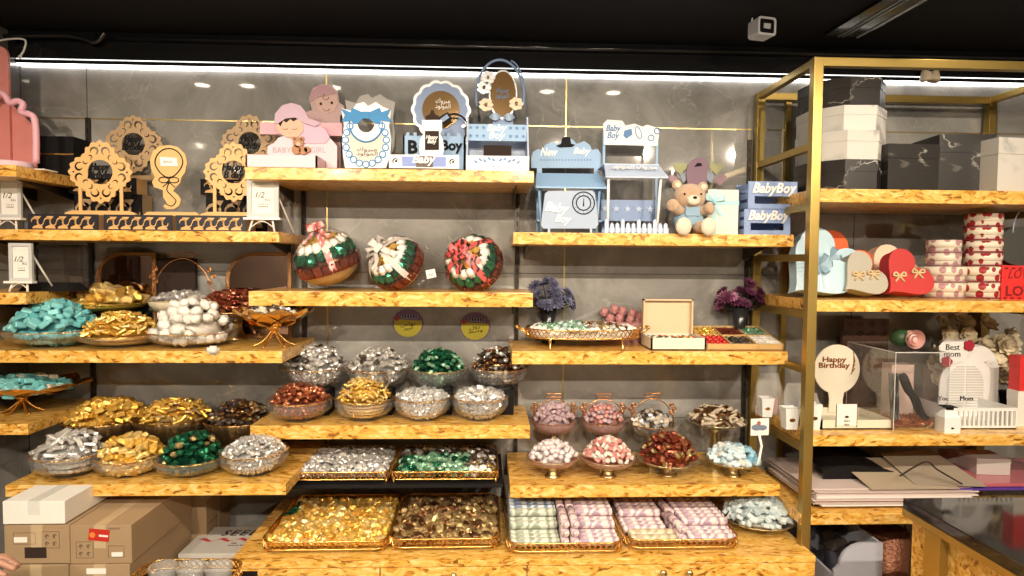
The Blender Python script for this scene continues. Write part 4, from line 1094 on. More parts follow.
# balloon sign
L = Loc(169, zb2, YT + .03); t = L.t('balloon_sign', 'light wooden balloon-shaped sign with black ribbon bow', 'sign')
bal = L.poly([(169, 145), (178, 147), (185, 154), (187, 163), (185, 172), (181, 178), (180, 183), (175, 188), (173, 191), (178, 195), (181, 200), (179, 206), (174, 209), (166, 209), (163, 206), (167, 203), (163, 197), (163, 190), (154, 187), (152, 182), (155, 177), (151, 168), (150, 160), (153, 151), (160, 146)])
b = mb(PLY); b.prism(bal, 0, .006); 
b.prism([(L(143, 207)[0], 0), (L(201, 207)[0], 0), (L(196, 207)[0], .014), (L(148, 207)[0], .014)], -.004, .009); b.build('board', t)
b = mb(BLACK)
b.tube([(*L(p, q)[:1], -.001, L(p, q)[1]) for p, q in [(169 + 14 * math.sin(a) * (1 - .25 * (math.cos(a) < 0) * abs(math.cos(a))), 163 - 14.5 * math.cos(a)) for a in [2 * PI * i / 30 for i in range(30)]]], .0022, 5, closed=True)
for s_ in (-1, 1): b.tube([(L(169 + s_ * (5 - 5 * math.cos(a)), 181 + 2.8 * math.sin(a) - 1)[0], -.002, L(169, 181 + 2.8 * math.sin(a) - 1)[1]) for a in [2 * PI * i / 14 for i in range(14)]], .0018, 5, closed=True); b.tube([(L(169, 182)[0], -.002, L(169, 182)[1]), (L(169 + s_ * 6, 187)[0], -.002, L(169, 187)[1])], .0018, 5)
b.tube(smooth_path([(L(a, c)[0], -.001, L(a, c)[1]) for a, c in [(169, 183), (167, 190), (172, 196), (176, 201), (172, 206), (166, 204)]], 5), .0018, 5)
b.build('black_ribbon_line', t)
b = mb(WHITEP); b.prism(L.poly([(160, 157), (177, 158), (178, 166), (161, 166)]), -.002, 0); b.mat(PLYD); b.text('Special', .012, 0.0, L(169, 162)[1], -.002, .001, shear=.3); b.build('name_plate', t)
# back row: stacked boxes with signs on top
YB_ = -.10
Lb = Loc(102, 'L2', YB_)
h1 = Lb(102, 193.5)[1]
for (pl, pr, pc, pcy, w_, lab) in ((72, 136, 134, 144, 54, 'left'), (203, 262, 250, 143, 54, 'right')):
    t = thing('gift_box', 'tall dark fretwork box behind the front signs, lower one of the %s stack' % lab, 'box', (U((pl + pr) / 2 + 4, 200, YB_).x, YB_, SH['L2']['z']))
    hw = (pr - pl) / 2 * MPP(YB_); b = mb(PLYD); b.box(-hw + .002, hw - .002, .0035, .08, 0, h1 - .0005); b.build('body', t)
    b = MB(); latticefront(b, -hw, hw, h1 * .05, h1 - .002, 0, PLYD, BLACK, 3); b.build('fretwork_front', t)
    h2 = Lb(102, 178)[1] - h1
    t = thing('gift_box', 'black fretwork wooden box, upper one of the %s back stack' % lab, 'box', (U((pl + pr) / 2, 200, YB_).x, YB_ - .01, SH['L2']['z'] + h1))
    b = mb(PLY); b.box(-hw + .002, hw - .002, .0045, .085, 0, h2 - .0005); b.build('body', t)
    b = MB(); latticefront(b, -hw, hw, 0, h2, 0, PLY, BLACK, 4); b.build('fretwork_front', t)
    topper('L2', pc, pcy, w_, 170, YB_ + .035, 'darker wooden fretwork happy birthday ring sign, back row %s' % lab, z=SH['L2']['z'] + h1 + h2, wood=PLYD)
# price easels
def easel(px0, px1, pyt, pyb, pyfoot, key, Y, label):
    pc = (px0 + px1) / 2; L = Loc(pc, key, Y); t = L.t('price_easel', label, 'price sign')
    x0, zt_ = L(px0, pyt); x1, zb_ = L(px1, pyb); T = Matrix.Translation((0, 0, 0))
    fr = mat('grey_white_frame', (.52, .52, .52), .4)
    b = mb(fr); wf = (x1 - x0) * .14
    b.prism([(x0, zb_), (x1, zb_), (x1, zt_), (x0, zt_)], -.004, .006, [[(x0 + wf, zb_ + wf), (x1 - wf, zb_ + wf), (x1 - wf, zt_ - wf), (x0 + wf, zt_ - wf)]]); b.build('frame', t)
    b = mb(PAPER); b.box(x0 + wf, x1 - wf, .0015, .004, zb_ + wf, zt_ - wf)
    b.mat(HAIR); hh = zt_ - zb_
    b.text('1/2', hh * .14, (x0 + x1) / 2 - (x1 - x0) * .1, zb_ + hh * .58, .0015, .0006, shear=.3)
    b.text('KG', hh * .06, (x0 + x1) / 2 + (x1 - x0) * .14, zb_ + hh * .46, .0015, .0006)
    b.text('.....', hh * .02, (x0 + x1) / 2, zb_ + hh * .34, .0015, .0006, width=(x1 - x0) * .3); b.text('-----', hh * .02, (x0 + x1) / 2, zb_ + hh * .28, .0015, .0006, width=(x1 - x0) * .3)
    b.build('price_card', t)
    b = mb(WHITE); b.box(x0 - .008, x1 + .010, -.02, .006, zb_ - .008, zb_); b.build('ledge', t)
    for s_ in (-1, 1):
        b = mb(WHITE); xx = s_ * (x1 - x0) * .38
        b.tube([(xx * .8, -.002, zb_ - .004), (xx * 1.05, -.012, 0.002)], .004, 6); b.build('leg', t)
    b = mb(WHITE); b.tube([((x1 - x0) * .30, .006, zt_ * .9), ((x1 - x0) * .75, .085, 0.003)], .0035, 6); b.build('leg', t)
    b = mb(WHITE); b.tube([(-(x1 - x0) * .33 + (x1 - x0) * .66 * i / 10, -.008, (zb_ * .35) + zb_ * .4 * math.sin(PI * i / 10)) for i in range(11)], .002, 5); b.build('arch_brace', t)
easel(247, 279, 178, 218, 230, 'L2', -.30, 'white wooden price easel at the right end of the signs shelf')
easel(-3, 22, 179, 218, 228, 'L2', -.28, 'white wooden price easel at the far left below the pink boxes')
easel(9, 33, 243, 281, 292, 'L3', -.36, 'small white price easel standing on the left corner shelf')
# L3 back things
L = Loc(62, 'L3', -.22); t = L.t('display_case', 'black framed smoked acrylic case in the left corner behind price easel', 'display case')
x0, z0 = L(36, 291); x1, z1 = L(89, 245)
b = mb(BLACKG); b.prism(rrect(x0, x1, 0, z1, .02), 0, .006, [rrect(x0 + .006, x1 - .006, .006, z1 - .006, .017)]); b.build('frame', t)
b = mb(SMOKE); b.prism(rrect(x0 + .005, x1 - .005, .005, z1 - .005, .017), .002, .004); b.build('pane', t)
b = mb(BLACK); b.add([(x0, -.09, 0), (x1 - .02, -.09, 0), (x1, -.004, 0), (x0, -.004, 0), (x0, -.05, .03), (x1 - .05, -.05, .03), (x1 - .03, -.004, .03), (x0, -.004, .03)], [(0, 1, 5, 4), (1, 2, 6, 5), (4, 5, 6, 7), (0, 4, 7, 3), (0, 3, 2, 1), (2, 3, 7, 6)]); b.build('base', t)
L = Loc(76, 'L3', -.17); t = L.t('blank_card', 'small blank white card leaning behind the smoked case', 'card'); b = mb(PAPER); b.box(-.022, .022, 0, .003, 0, .052); b.build('card', t)

# ---- L1: pink cake boxes
L = Loc(22, 'L1', -.28); t = L.t('cake_stand_box', 'round pink cake box with big scalloped pink arch', 'cake box')
CORAL = mat('coral_pink_panel', (.62, .22, .20), .4)
b = mb(LPINK, True); rr_ = L(30, 163)[0] - L(-14, 163)[0]
b.lathe([(0, 0), (rr_ * .48, 0), (rr_ * .48, .03), (rr_ * .45, .033), (0, .034)], 40, cx=-.06, cy=.02); b.build('base', t)
b = mb(PINK)
pa = smooth_path([(L(x_, y_)[0], 0, L(x_, y_)[1]) for x_, y_ in [(36, 163), (36, 135), (34, 118), (28, 114), (21, 112), (23, 105), (18, 101), (10, 103), (6, 97), (1, 93), (-8, 91), (-18, 98), (-30, 112), (-30, 163)]], 5)
b.tube(pa, .0115, 8); b.build('arch', t)
b = mb(WHITE); b.box(L(10, 163)[0], L(50, 163)[0], -.03, .04, 0, .004); b.build('foot_plate', t)
L = Loc(-10, 'L1', -.20); t = L.t('coral_sign', 'coral pink rounded sign board standing behind the pink arch', 'sign')
b = mb(CORAL); b.prism(rrect(L(-34, 0)[0], L(11, 0)[0], .0, L(11, 46)[1], .035), 0, .01)
b.prism([(L(5, 0)[0], .0), (L(34, 0)[0], .0), (L(34, 128)[0], L(34, 128)[1]), (L(5, 100)[0], L(5, 100)[1])], .012, .02); b.build('panel', t)
L = Loc(57, 'L1', -.13); t = L.t('black_box', 'dark box with gold band beside the pink arch', 'box')
b = mb(BLACKM); b.box(L(38, 0)[0], L(74, 0)[0], 0, .10, 0, L(50, 136)[1], .003); b.build('box', t)
b = mb(GOLD); zz_ = L(50, 154)[1]; b.box(L(38, 0)[0] - .001, L(74, 0)[0] + .001, -.0012, 0, zz_ - .003, zz_ + .003); b.build('gold_band', t)

# ---- C1: baby gifts
def arc_text(*a, **k): pass
L = Loc(290, 'C1', -.35); t = L.t('baby_girl_gift_box', 'pink and white BABY GIRL gift box with a sleeping baby cutout', 'gift box')
b = mb(LPINK); x0 = L(245.5, 160)[0]; x1 = L(317, 160)[0]; hz = L(245, 154.5)[1]
b.box(x0, x1, 0, .006, 0, hz); b.box(x0, x0 + .006, 0, .12, 0, hz); b.box(x1 - .006, x1, 0, .12, 0, hz); b.box(x0, x1, .114, .12, 0, hz); b.box(x0, x1, 0, .12, 0, .004); b.build('tray', t)
Yp = -.35 + .123
def lp(pts, Y=Yp): return [L(a, c, Y) for a, c in pts]
b = mb(LPINK); b.prism(lp([(271, 168), (271, 157), (267, 153), (268, 146), (274, 143), (278, 138), (286, 135), (297, 137), (310, 134), (322, 134), (331, 139), (337, 146), (337, 168)]), .123, .128); b.build('cloud_panel', t)
b = mb(PINK); b.prism(lp([(260, 122), (342, 123), (342, 136), (260, 134)], -.16), .19, .20); b.build('back_panel', t)
b = mb(mat('baby_pink_print', (.60, .38, .52), .5)); b.prism(lp([(298, 122), (308, 122), (318, 124), (326, 130), (330, 138), (326, 143), (316, 144), (304, 143), (296, 138), (293, 130)]), .119, .123); b.build('baby_body', t)
b = mb(mat('baby_hat_print', (.48, .33, .44), .5)); b.prism(lp([(275, 124), (276, 114), (283, 106), (292, 103.5), (301, 106), (306, 112), (309, 119), (316, 121), (322, 124), (316, 127), (306, 124), (296, 118), (286, 119), (279, 124)]), .113, .117); b.build('baby_hat', t)
b = mb(SKIN); b.prism(lp([(278, 121), (286, 117), (298, 117), (303, 123), (304, 131), (299, 137), (290, 138), (282, 135), (277, 128)]), .1155, .1185)
b.mat(HAIR); b.prism(lp([(278, 122), (284, 117), (292, 115.5), (300, 117), (302, 121), (298, 119.5), (294, 122), (291, 119.5), (287, 123), (284, 121), (281, 127)]), .1145, .1155)
for ex in (286, 295):
    b.tube([(L(ex + dx, 129 + .8 * math.cos(dx), Yp)[0], .1145, L(ex + dx, 129 + (.8 if abs(dx) < 1.5 else 0), Yp)[1]) for dx in (-2.5, -1.2, 0, 1.2, 2.5)], .0009, 4)
b.mat(DPINK); b.tube([(L(ex, 133.5, Yp)[0], .1145, L(ex, 133.5, Yp)[1]) for ex in (290, 291, 292)], .001, 4); b.build('baby_face', t)
b = mb(BEARB)
for (x_, y_, r_) in ((299, 143, 5), (294.5, 139, 2), (303, 139, 2), (297, 150, 4.5), (304, 151, 4), (308, 150, 3)):
    b.prism(circle(*L(x_, y_, Yp), r_ * MPP(Yp), 14), .112, .116)
b.mat(SKIN); b.prism(circle(*L(299, 144.5, Yp), .008, 10), .111, .112); b.build('toy_bear_cutout', t)
b = mb(mat('grey_pink_lettering', (.42, .32, .36), .5))
b.text('BABY', .020, *L(282, 150, Yp), .123, .0015); b.text('GIRL', .020, *L(318, 150, Yp), .123, .0015); b.build('lettering', t)
L = Loc(326, 'C1', -.09); t = L.t('baby_face_sign', 'muted pink baby face sign with round hat at the back', 'sign')
b = mb(mat('muted_pink_board', (.42, .27, .28), .5)); b.prism(L.poly([(300, 172), (300, 120), (306, 112), (312, 110), (309, 98), (313, 88), (322, 84), (332, 85), (338, 92), (339, 102), (344, 106), (345, 112), (340, 116), (341, 172)]), 0, .006); b.build('board', t)
b = mb(mat('muted_rose_print', (.36, .20, .24), .5)); b.prism(L.poly([(309, 103), (311, 92), (319, 86), (330, 86), (337, 93), (330, 95), (319, 97)]), -.003, 0); b.build('hat', t)
b = mb(mat('muted_skin_print', (.48, .31, .27), .5)); b.prism(L.poly([(315, 99), (330, 95), (337, 96), (338, 104), (334, 111), (326, 114), (318, 110)]), -.002, 0)
b.mat(HAIR)
for (x_, y_) in ((321, 104), (332, 103)): b.prism(circle(*L(x_, y_), .0055, 12), -.0035, -.002)
b.tube([(L(x_, y_)[0], -.003, L(x_, y_)[1]) for x_, y_ in ((323, 109), (325, 111), (328, 111), (330, 109))], .001, 4)
b.tube([(L(326 + 3 * math.cos(a), 97 + 3 * math.sin(a))[0], -.003, L(326, 97 + 3 * math.sin(a))[1]) for a in [i * .5 for i in range(10)]], .001, 4); b.build('face', t)

def bib(pdx, pdy, Y, label, front=True):
    o = lambda pts: [(a + pdx, c + pdy) for a, c in pts]
    L = Loc(366 + pdx, 'C1', Y); t = L.t('bib_sign', label, 'sign')
    P_ = lambda pts: L.poly(o(pts))
    m0 = WHITEP if front else GREYB
    b = mb(m0 if front else GREYB)
    lift = L(366 + pdx, 168.5)[1] if front else 0
    b.prism(P_([(345, 168), (343, 155), (342, 140), (344, 125), (341, 108), (352, 111), (356, 104), (364, 102), (368, 106), (376, 102), (383, 107), (391, 110), (389, 126), (391, 140), (390, 155), (386, 168)]) , 0, .005, [[L(366 + pdx + 8.5 * math.cos(a), 124 + pdy + 8.5 * math.sin(a)) for a in [2 * PI * i / 20 for i in range(20)]]])
    b.box(L(345 + pdx, 0)[0], L(386 + pdx, 0)[0], .002, .03, -.0 , .004); b.build('board', t)
    if not front: return
    b = mb(mat('greyish_print', (.58, .56, .52), .5)); b.prism(P_([(350, 124), (353, 134), (366, 142), (379, 134), (382, 124), (386, 140), (385, 156), (378, 164), (354, 164), (347, 156), (346, 140)]), -.001, 0); b.build('printed_field', t)
    b = mb(CYAN)
    b.tube([(L(366 + pdx + 16.5 * math.sin(a), 124 + pdy + 18 * math.cos(a))[0], -.002, L(366, 124 + pdy + 18 * math.cos(a))[1]) for a in [-1.7 + 3.4 * i / 20 for i in range(21)]], .0032, 5)
    b.prism(P_([(366, 114), (357, 110), (352, 108), (350, 116), (353, 124), (358, 124), (364, 118)]), -.005, -.001); b.prism(P_([(366, 114), (375, 110), (380, 108), (383, 116), (380, 124), (375, 124), (368, 118)]), -.005, -.001)
    b.prism(P_([(352, 113), (340, 108), (345, 115), (342, 122), (352, 121)]), -.004, -.001); b.prism(P_([(380, 113), (391, 109), (388, 116), (392, 122), (381, 121)]), -.004, -.001)
    b.prism(P_([(362, 112), (370, 112), (370, 119), (362, 119)]), -.007, -.001); b.build('blue_bow', t)
    bb = mb(CYAN); wv = mb(WHITEP)
    for i in range(15):
        a = -2.25 + 4.5 * i / 14; x_, y_ = 366 + 20.5 * math.sin(a), 141 + 23.5 * math.cos(a)
        p = L(x_ + pdx, y_ + pdy)
        bb.prism(circle(*p, 3.6 * MPP(Y), 12), -.0025, 0); wv.prism(circle(*p, 2.4 * MPP(Y), 12), -.0035, -.0025)
    bb.build('blue_bead_border', t); wv.build('white_beads', t)
    b = mb(HAIR); b.text(arab('مبروك\nالمولود'), .034, *L(367 + pdx, 152 + pdy), -.001, .001, width=.078); b.build('lettering', t)
bib(0, 0, -.27, 'white baby bib sign with bright blue bow and bead border')
bib(4, -8, -.12, 'plain grey bib-shaped board standing behind the blue bib', False)

# scalloped sign, bottle, letters, Baby tray
L = Loc(441, 'C1', -.12); t = L.t('scalloped_sign', 'round scalloped blue sign with bronze centre and silver script', 'sign')
cxy = L(441, 110); r_ = 29.5 * MPP(-.12)
b = mb(SILV); b.prism(loopwave(*cxy, r_, r_, 14, .07), 0, .004); b.box(-.004, .004, 0, .004, 0, cxy[1] - r_ * .8); b.box(-.04, .04, -.02, .02, 0, .004); b.build('silver_scallop_edge', t)
b = mb(BLUE); b.prism(loopwave(*cxy, r_ * .90, r_ * .90, 14, .07), -.003, 0); b.build('blue_ring', t)
b = mb(BROWNM); b.prism(circle(*cxy, r_ * .62, 40), -.006, -.003); b.build('bronze_disc', t)
b = mb(WHITEP); b.text(arab('مبروك\nالمولود'), .045, cxy[0] + .008, cxy[1] + .022, -.006, .002, width=.06); b.build('lettering', t)
L = Loc(434, 'C1', -.22); t = L.t('baby_boy_letter_box', 'light blue gift box with large black Baby Boy lettering', 'gift box')
b = mb(LBLUE); x0, x1, zz_ = L(403, 0)[0], L(465, 0)[0], L(434, 136)[1]
b.box(x0, x1, 0, .006, 0, zz_); b.box(x0, x0 + .006, 0, .08, 0, zz_); b.box(x1 - .006, x1, 0, .08, 0, zz_); b.box(x0, x1, .074, .08, 0, zz_)
for xx in (x0 + .012, x0 + .04, x1 - .07, x1 - .03): b.box(xx, xx + .012, 0, .006, zz_, zz_ + .012)
b.build('box', t); b = mb(BLACK); b.text('B', .052, *L(413, 147), 0, .004, bold=.04); b.text('a', .030, *L(422, 149), 0, .004, bold=.04); b.text('Boy', .052, *L(452, 147), 0, .004, width=.082, bold=.04); b.build('lettering', t)
L = Loc(434, 'C1', -.30); t = L.t('bottle_sign', 'white baby bottle cutout sign with dark teat', 'sign')
b = mb(WHITEP); b.prism(L.poly([(421, 167), (421, 158), (419, 150), (420, 140), (424, 133), (422, 130), (422, 120), (442, 120), (442, 130), (440, 133), (443, 140), (444, 150), (442, 158), (442, 167)]), 0, .005); b.build('bottle', t)
b = mb(HAIR); b.prism(L.poly([(425, 120), (426, 116), (430, 114), (431, 110), (434, 110), (435, 114), (439, 116), (440, 120)]), 0, .004); b.build('dark_teat', t)
b = mb(HAIR); b.prism(L.poly([(425, 131), (439, 131), (439, 150), (425, 150)]), -.002, 0); b.build('dark_inlay', t)
b = mb(WHITEP); b.text('Happy\nBaby', .035, *L(432, 140), -.002, .002, width=.045, shear=.3, bold=.02); b.build('lettering', t)
L = Loc(452, 'C1', -.17); t = L.t('pacifier_sign', 'black ring shaped pacifier outline sign', 'sign')
b = mb(BLACK); b.tube([(L(454 + 14 * math.cos(a), 128 + 14 * math.sin(a))[0], 0, L(454, 128 + 14 * math.sin(a))[1]) for a in [-2.2 + 3.6 * i / 20 for i in range(21)]], .0035, 6)
b.prism(L.poly([(438, 118), (448, 112), (452, 118), (442, 125)]), -.004, .002); b.box(-.003, .003, 0, .003, 0, L(452, 138)[1]); b.build('outline', t)
b = mb(BLUE); b.prism(L.poly([(440, 119.5), (447, 114.5), (449.5, 118), (443, 122.5)]), -.006, -.004); b.prism([L(456 + 9 * math.cos(a), 133 + 8 * math.sin(a)) for a in [2 * PI * i / 20 for i in range(20)]], .003, .006); b.build('blue_inlay', t)
L = Loc(424, 'C1', -.36); t = L.t('baby_tray', 'long dark and white tray with blue panels reading Baby', 'tray')
b = mb(mat('dark_brown_board', (.06, .045, .04), .5)); x0, x1, zz_ = L(389, 0)[0], L(459, 0)[0], L(424, 155)[1]
b.box(x0 + .002, x1 - .002, .004, .03, .0, zz_ - .002); b.build('body', t)
b = mb(WHITEP); b.box(x0, x1, 0, .004, .006, zz_); b.build('white_front', t)
b = mb(mat('periwinkle', (.20, .28, .62), .5)); b.box(L(402, 0)[0], L(416, 0)[0], -.001, 0, .012, zz_ - .006); b.box(L(433, 0)[0], L(446, 0)[0], -.001, 0, .012, zz_ - .006); b.build('blue_panel', t)
b = mb(HAIR); 
for s_ in (395, 452): b.prism([(p[0], p[1]) for p in curl(L(s_, 0)[0], (zz_ + .006) / 2, .012, .3, 1)], -.001, 0); b.ball((L(s_, 0)[0] + .004, -.001, .03), .005, 1, (1, .3, 1))
b.build('corner_motif', t)
b = mb(mat('brown_backing', (.10, .06, .05), .5)); b.box(L(416, 0)[0], L(433, 0)[0], -.001, 0, .010, zz_ - .004); b.build('dark_backing', t)
b = mb(WHITEP); b.text('Baby', .040, *L(424, 160.5), -.001, .004, width=.085, shear=.3, bold=.03); b.build('lettering', t)

# blue caddy with hoop
L = Loc(497, 'C1', -.355); t = L.t('baby_caddy', 'blue and white Baby Boy caddy with white sides and leafy front', 'gift stand')
x0, x1 = L(466, 0)[0], L(529, 0)[0]; zt_ = L(497, 112)[1]; dp = .15
for s_, nm in ((x0, 'side_panel'), (x1 - .006, 'side_panel')):
    b = mb(PALEB); b.add([(s_ + d, y, z) for d in (0, .006) for (y, z) in ((0, 0), (0, L(0, 156)[1]), (.05, L(0, 130)[1]), (.07, zt_), (.09, zt_ + .004), (dp, zt_ - .01), (dp, 0))],
          [tuple(range(7)), tuple(range(13, 6, -1))] + [(i, (i + 1) % 7, 7 + (i + 1) % 7, 7 + i) for i in range(7)]); b.build(nm, t)
b = mb(WHITEP); b.box(x0, x1, -.002, .004, 0, L(497, 156)[1]); b.build('front_panel', t)
b = mb(DBLUE)
for i in range(5):
    for s_ in (-1, 1): b.prism([(s_ * (.012 + .016 * i) + dx, .040 + .006 * (i % 2) + dz - .002 * i) for dx, dz in ((-s_ * .008, -.005), (0, .004), (s_ * .009, .008), (s_ * .003, -.004))], -.004, -.002)
b.text(arab('المولود'), .011, 0, .018, -.002, .001, width=.06); b.build('leaf_print', t)
b = mb(PALEB); b.box(x0, x1, 0, dp, 0, .004); b.box(x0, x1, dp - .005, dp, 0, zt_ * .8); b.build('floor_and_back', t)
b = mb(LBLUE); za_, zb_ = L(0, 138)[1], L(0, 121)[1]; b.box(x0 + .006, x1 - .006, .055, .060, za_, zb_); b.build('star_panel', t)
b = mb(DBLUE)
def star(cx, cz, r, n=5): return [(cx + (r if i % 2 == 0 else r * .42) * math.sin(PI * i / n), cz + (r if i % 2 == 0 else r * .42) * math.cos(PI * i / n)) for i in range(2 * n)]
for s_ in (-1, 1):
    for i in range(3):
        for j in range(2): b.prism(star(s_ * (.05 + .024 * i), za_ + .018 + .030 * j, .008), .0525, .055)
b.build('star', t); b = mb(WHITEP); b.text('Baby\nBoy', .062, 0, (za_ + zb_) / 2, .055, .003, width=.075, shear=.25, bold=.02); b.build('lettering', t)
b = mb(HAIR); b.box(-.05, .055, .09, .13, .005, L(0, 140)[1] * .98); b.build('dark_insert', t)
L = Loc(505, 'C1', -.17); t = L.t('floral_hoop', 'silver hoop arch with flowers and oval bronze plaque above the caddy', 'sign')
# stands behind the caddy
b = mb(BLUE); b.tube([(L(500 + 24 * math.cos(a), 96 - 36 * math.sin(a))[0], 0, L(0, 96 - 36 * math.sin(a))[1]) for a in [-.3 + 3.75 * i / 30 for i in range(31)]], .005, 6)
b.tube([(L(509 + 16 * math.cos(a), 96 - 36 * math.sin(a))[0], .004, L(0, 96 - 36 * math.sin(a))[1]) for a in [-.3 + 1.75 * i / 30 for i in range(31)]], .003, 6)
b.box(-.05, .03, -.003, .003, 0, L(0, 110)[1]); b.build('hoop', t)
b = mb(BROWNM); b.prism(circle(*L(503, 95), 12.5 * MPP(-.17), 36, 22 * MPP(-.17)), -.012, -.006); b.build('bronze_plaque', t)
b = mb(SILV); b.prism(circle(*L(503, 95), 14 * MPP(-.17), 36, 24 * MPP(-.17)), -.006, -.003)
b.build('plaque_edge', t)
b = mb(DBLUE); b.text(arab('مبروك\nالمولود'), .05, *L(502, 94), -.012, .002, width=.05); b.build('lettering', t)
for (x_, y_, m_, nm) in ((488, 79, SILV, 'silver_flower'), (484, 89, SILV, 'silver_flower'), (486, 106, PALEB, 'pearl_flower'), (516, 105, PALEB, 'pearl_flower')):
    m_ = m_ if m_ is SILV else mat('champagne_pearl', (.72, .60, .42), .35)
    b = mb(m_); p = L(x_, y_); rr = 7.2 * MPP(-.17)
    for i in range(7):
        a = 2 * PI * i / 7; b.prism(circle(p[0] + rr * .6 * math.cos(a), p[1] + rr * .6 * math.sin(a), rr * .42, 10, rr * .30, 0), -.020 - .001 * (i % 2), -.012)
    b.mat(GOLD); b.ball((p[0], -.021, p[1]), rr * .2, 1); b.build(nm, t)
b = mb(mat('blue_satin_ribbon', (.22, .32, .50), .3))
for s_ in (-1, 1): b.grid(lambda u, v, s_=s_: (L(502, 116)[0] + s_ * (.005 + .045 * u), -.015 - .006 * math.sin(u * PI), L(502, 118)[1] + (v - .5) * .03 * math.sin(u * PI * .9 + .2)), 6, 3)
b.build('ribbon_bow', t)

# ---- R1
L = Loc(567, 'R1', -.30); t = L.t('new_baby_bench', 'light blue toy bench with scalloped New Baby backboard', 'gift stand')
Yb_ = -.10; dy = .20
b = mb(LBLUE); b.prism([L(a, c, Yb_) for a, c in [(531, 168), (531, 158), (533, 152), (538, 149), (543, 150), (545, 145), (552, 142), (558, 144), (563, 139), (572, 139), (577, 144), (584, 141), (590, 145), (592, 150), (598, 149), (601, 154), (601, 163), (602, 168)]], dy, dy + .006)
for px in (537, 594): b.prism([L(px, 168, Yb_), L(px + 5, 168, Yb_), (L(px + 5, 168, Yb_)[0], 0), (L(px, 168, Yb_)[0], 0)], dy, dy + .006)
b.build('backboard', t)
b = mb(DBLUE)
for i in range(17): b.prism(circle(*L(541 + i * 3.1, 160, Yb_), .0032, 8), dy - .0015, dy)
b.build('dotted_line', t)
b = mb(WHITEP); b.text('New', .034, *L(549, 152, Yb_), dy, .004, width=.07, shear=.3, bold=.02); b.text('Baby', .034, *L(582, 152, Yb_), dy, .004, width=.07, shear=.3, bold=.02); b.build('lettering', t)
b = mb(BLACK); b.prism([L(a, c, Yb_) for a, c in [(556, 146), (561, 144), (562, 138), (566, 137), (570, 137.5), (571, 144), (575, 145), (572, 147), (560, 147.5)]], dy - .006, dy); b.build('top_hat', t)
b = mb(LBLUE); ztt = L(567, 187, -.30)[1]; zt0 = L(567, 173, -.20)[1]; xa_, xb_ = L(535, 0)[0], L(606, 0)[0]
b.add([(xa_ + .012, .11, zt0), (xb_ - .012, .11, zt0), (xb_, -.01, ztt), (xa_, -.01, ztt), (xa_ + .012, .11, zt0 - .006), (xb_ - .012, .11, zt0 - .006), (xb_, -.01, ztt - .006), (xa_, -.01, ztt - .006)],
      [(0, 1, 2, 3), (7, 6, 5, 4), (3, 2, 6, 7), (0, 3, 7, 4), (1, 5, 6, 2), (0, 4, 5, 1)])
b.build('sloping_top', t)
for px, yy in ((539, .02), (600, .02), (539, .13), (600, .13)):
    b = mb(LBLUE); xx = L(px, 0)[0]; b.tube([(xx, yy, ztt - .002), (xx + (.012 if px < 560 else -.012), yy, 0)], .0055, 6); b.build('leg', t)
b = mb(LBLUE); b.box(xa_ + .01, xb_ - .01, .025, .12, .045, .051); b.build('lower_rack', t)
L = Loc(570, 'R1', -.325); t = L.t('baby_boy_board', 'pale blue Baby Boy board with black dial leaning at the bench', 'sign')
b = mb(mat('grey_blue_board', (.34, .42, .58), .45)); P4 = L.poly([(545, 192), (595, 191), (598, 228), (541, 228)])
b.prism(L.poly([(548, 191), (592, 190.5), (595, 193), (598.5, 224), (596, 228.5), (543, 228.5), (541, 225), (545, 193.5)]), 0, .007); b.build('board', t)
for px in (549, 591): b = mb(PALEB); b.box(L(px, 0)[0] - .004, L(px, 0)[0] + .004, .001, .006, 0, L(0, 228)[1]); b.build('foot', t)
b = mb(BLACK); c_ = L(583.5, 203)
for rr, n_ in ((11, 28), (7.2, 24)): b.tube([(c_[0] + rr * MPP(-.325) * math.cos(a), -.001, c_[1] + rr * MPP(-.325) * math.sin(a)) for a in [2 * PI * i / n_ for i in range(n_)]], .0022, 5, closed=True)
for i in range(12): a = 2 * PI * i / 12; b.tube([(c_[0] + q * MPP(-.325) * math.cos(a), -.001, c_[1] + q * MPP(-.325) * math.sin(a)) for q in (8.4, 9.6)], .001, 4)
b.tube([(c_[0], -.001, c_[1] - .012), (c_[0] + .001, -.001, c_[1] + .018)], [.003, .001], 5); b.build('dial', t)
b = mb(WHITEP); b.text('Baby', .046, *L(557, 209), 0, .005, width=.09, shear=.3, bold=.03, rot=-.1); b.text('Boy', .040, *L(563, 220), 0, .005, width=.06, shear=.3, bold=.03, rot=-.1); b.build('lettering', t)

L = Loc(634, 'R1', -.31); t = L.t('market_stall', 'pale blue toy market stall with awning, stars and picket fence', 'gift stand')
Yb_ = -.12; dy = .19
x0, x1 = L(606, 0)[0], L(661, 0)[0]
for px in (604, 657): b = mb(LBLUE); q0 = L(px, 132, Yb_); b.box(q0[0] - .004, q0[0] + .006, dy, dy + .008, 0, q0[1]); b.build('rear_post', t)
b = mb(WHITEP); b.prism([L(a, c, Yb_) for a, c in [(604, 145), (603, 124), (607, 120), (622, 121), (625, 126), (634, 124), (642, 127), (647, 125), (656, 128), (659, 132), (657, 146)]], dy - .006, dy); b.build('header_board', t)
b = mb(DBLUE); b.text('Baby\nBoy', .062, *L(613, 133, Yb_), dy - .006, .003, width=.062, shear=.3, bold=.02)
b.prism([L(a, c, Yb_) for a, c in [(624, 131), (631, 129), (632, 135), (626, 139), (623, 136)]], dy - .009, dy - .006)
b.tube([(L(638 + 4 * math.cos(a) * .7 + 1.5 * math.sin(a), 133 + 6 * math.sin(a), Yb_)[0], dy - .007, L(638, 133 + 6 * math.sin(a), Yb_)[1]) for a in [2 * PI * i / 16 for i in range(16)]], .0018, 5, closed=True)
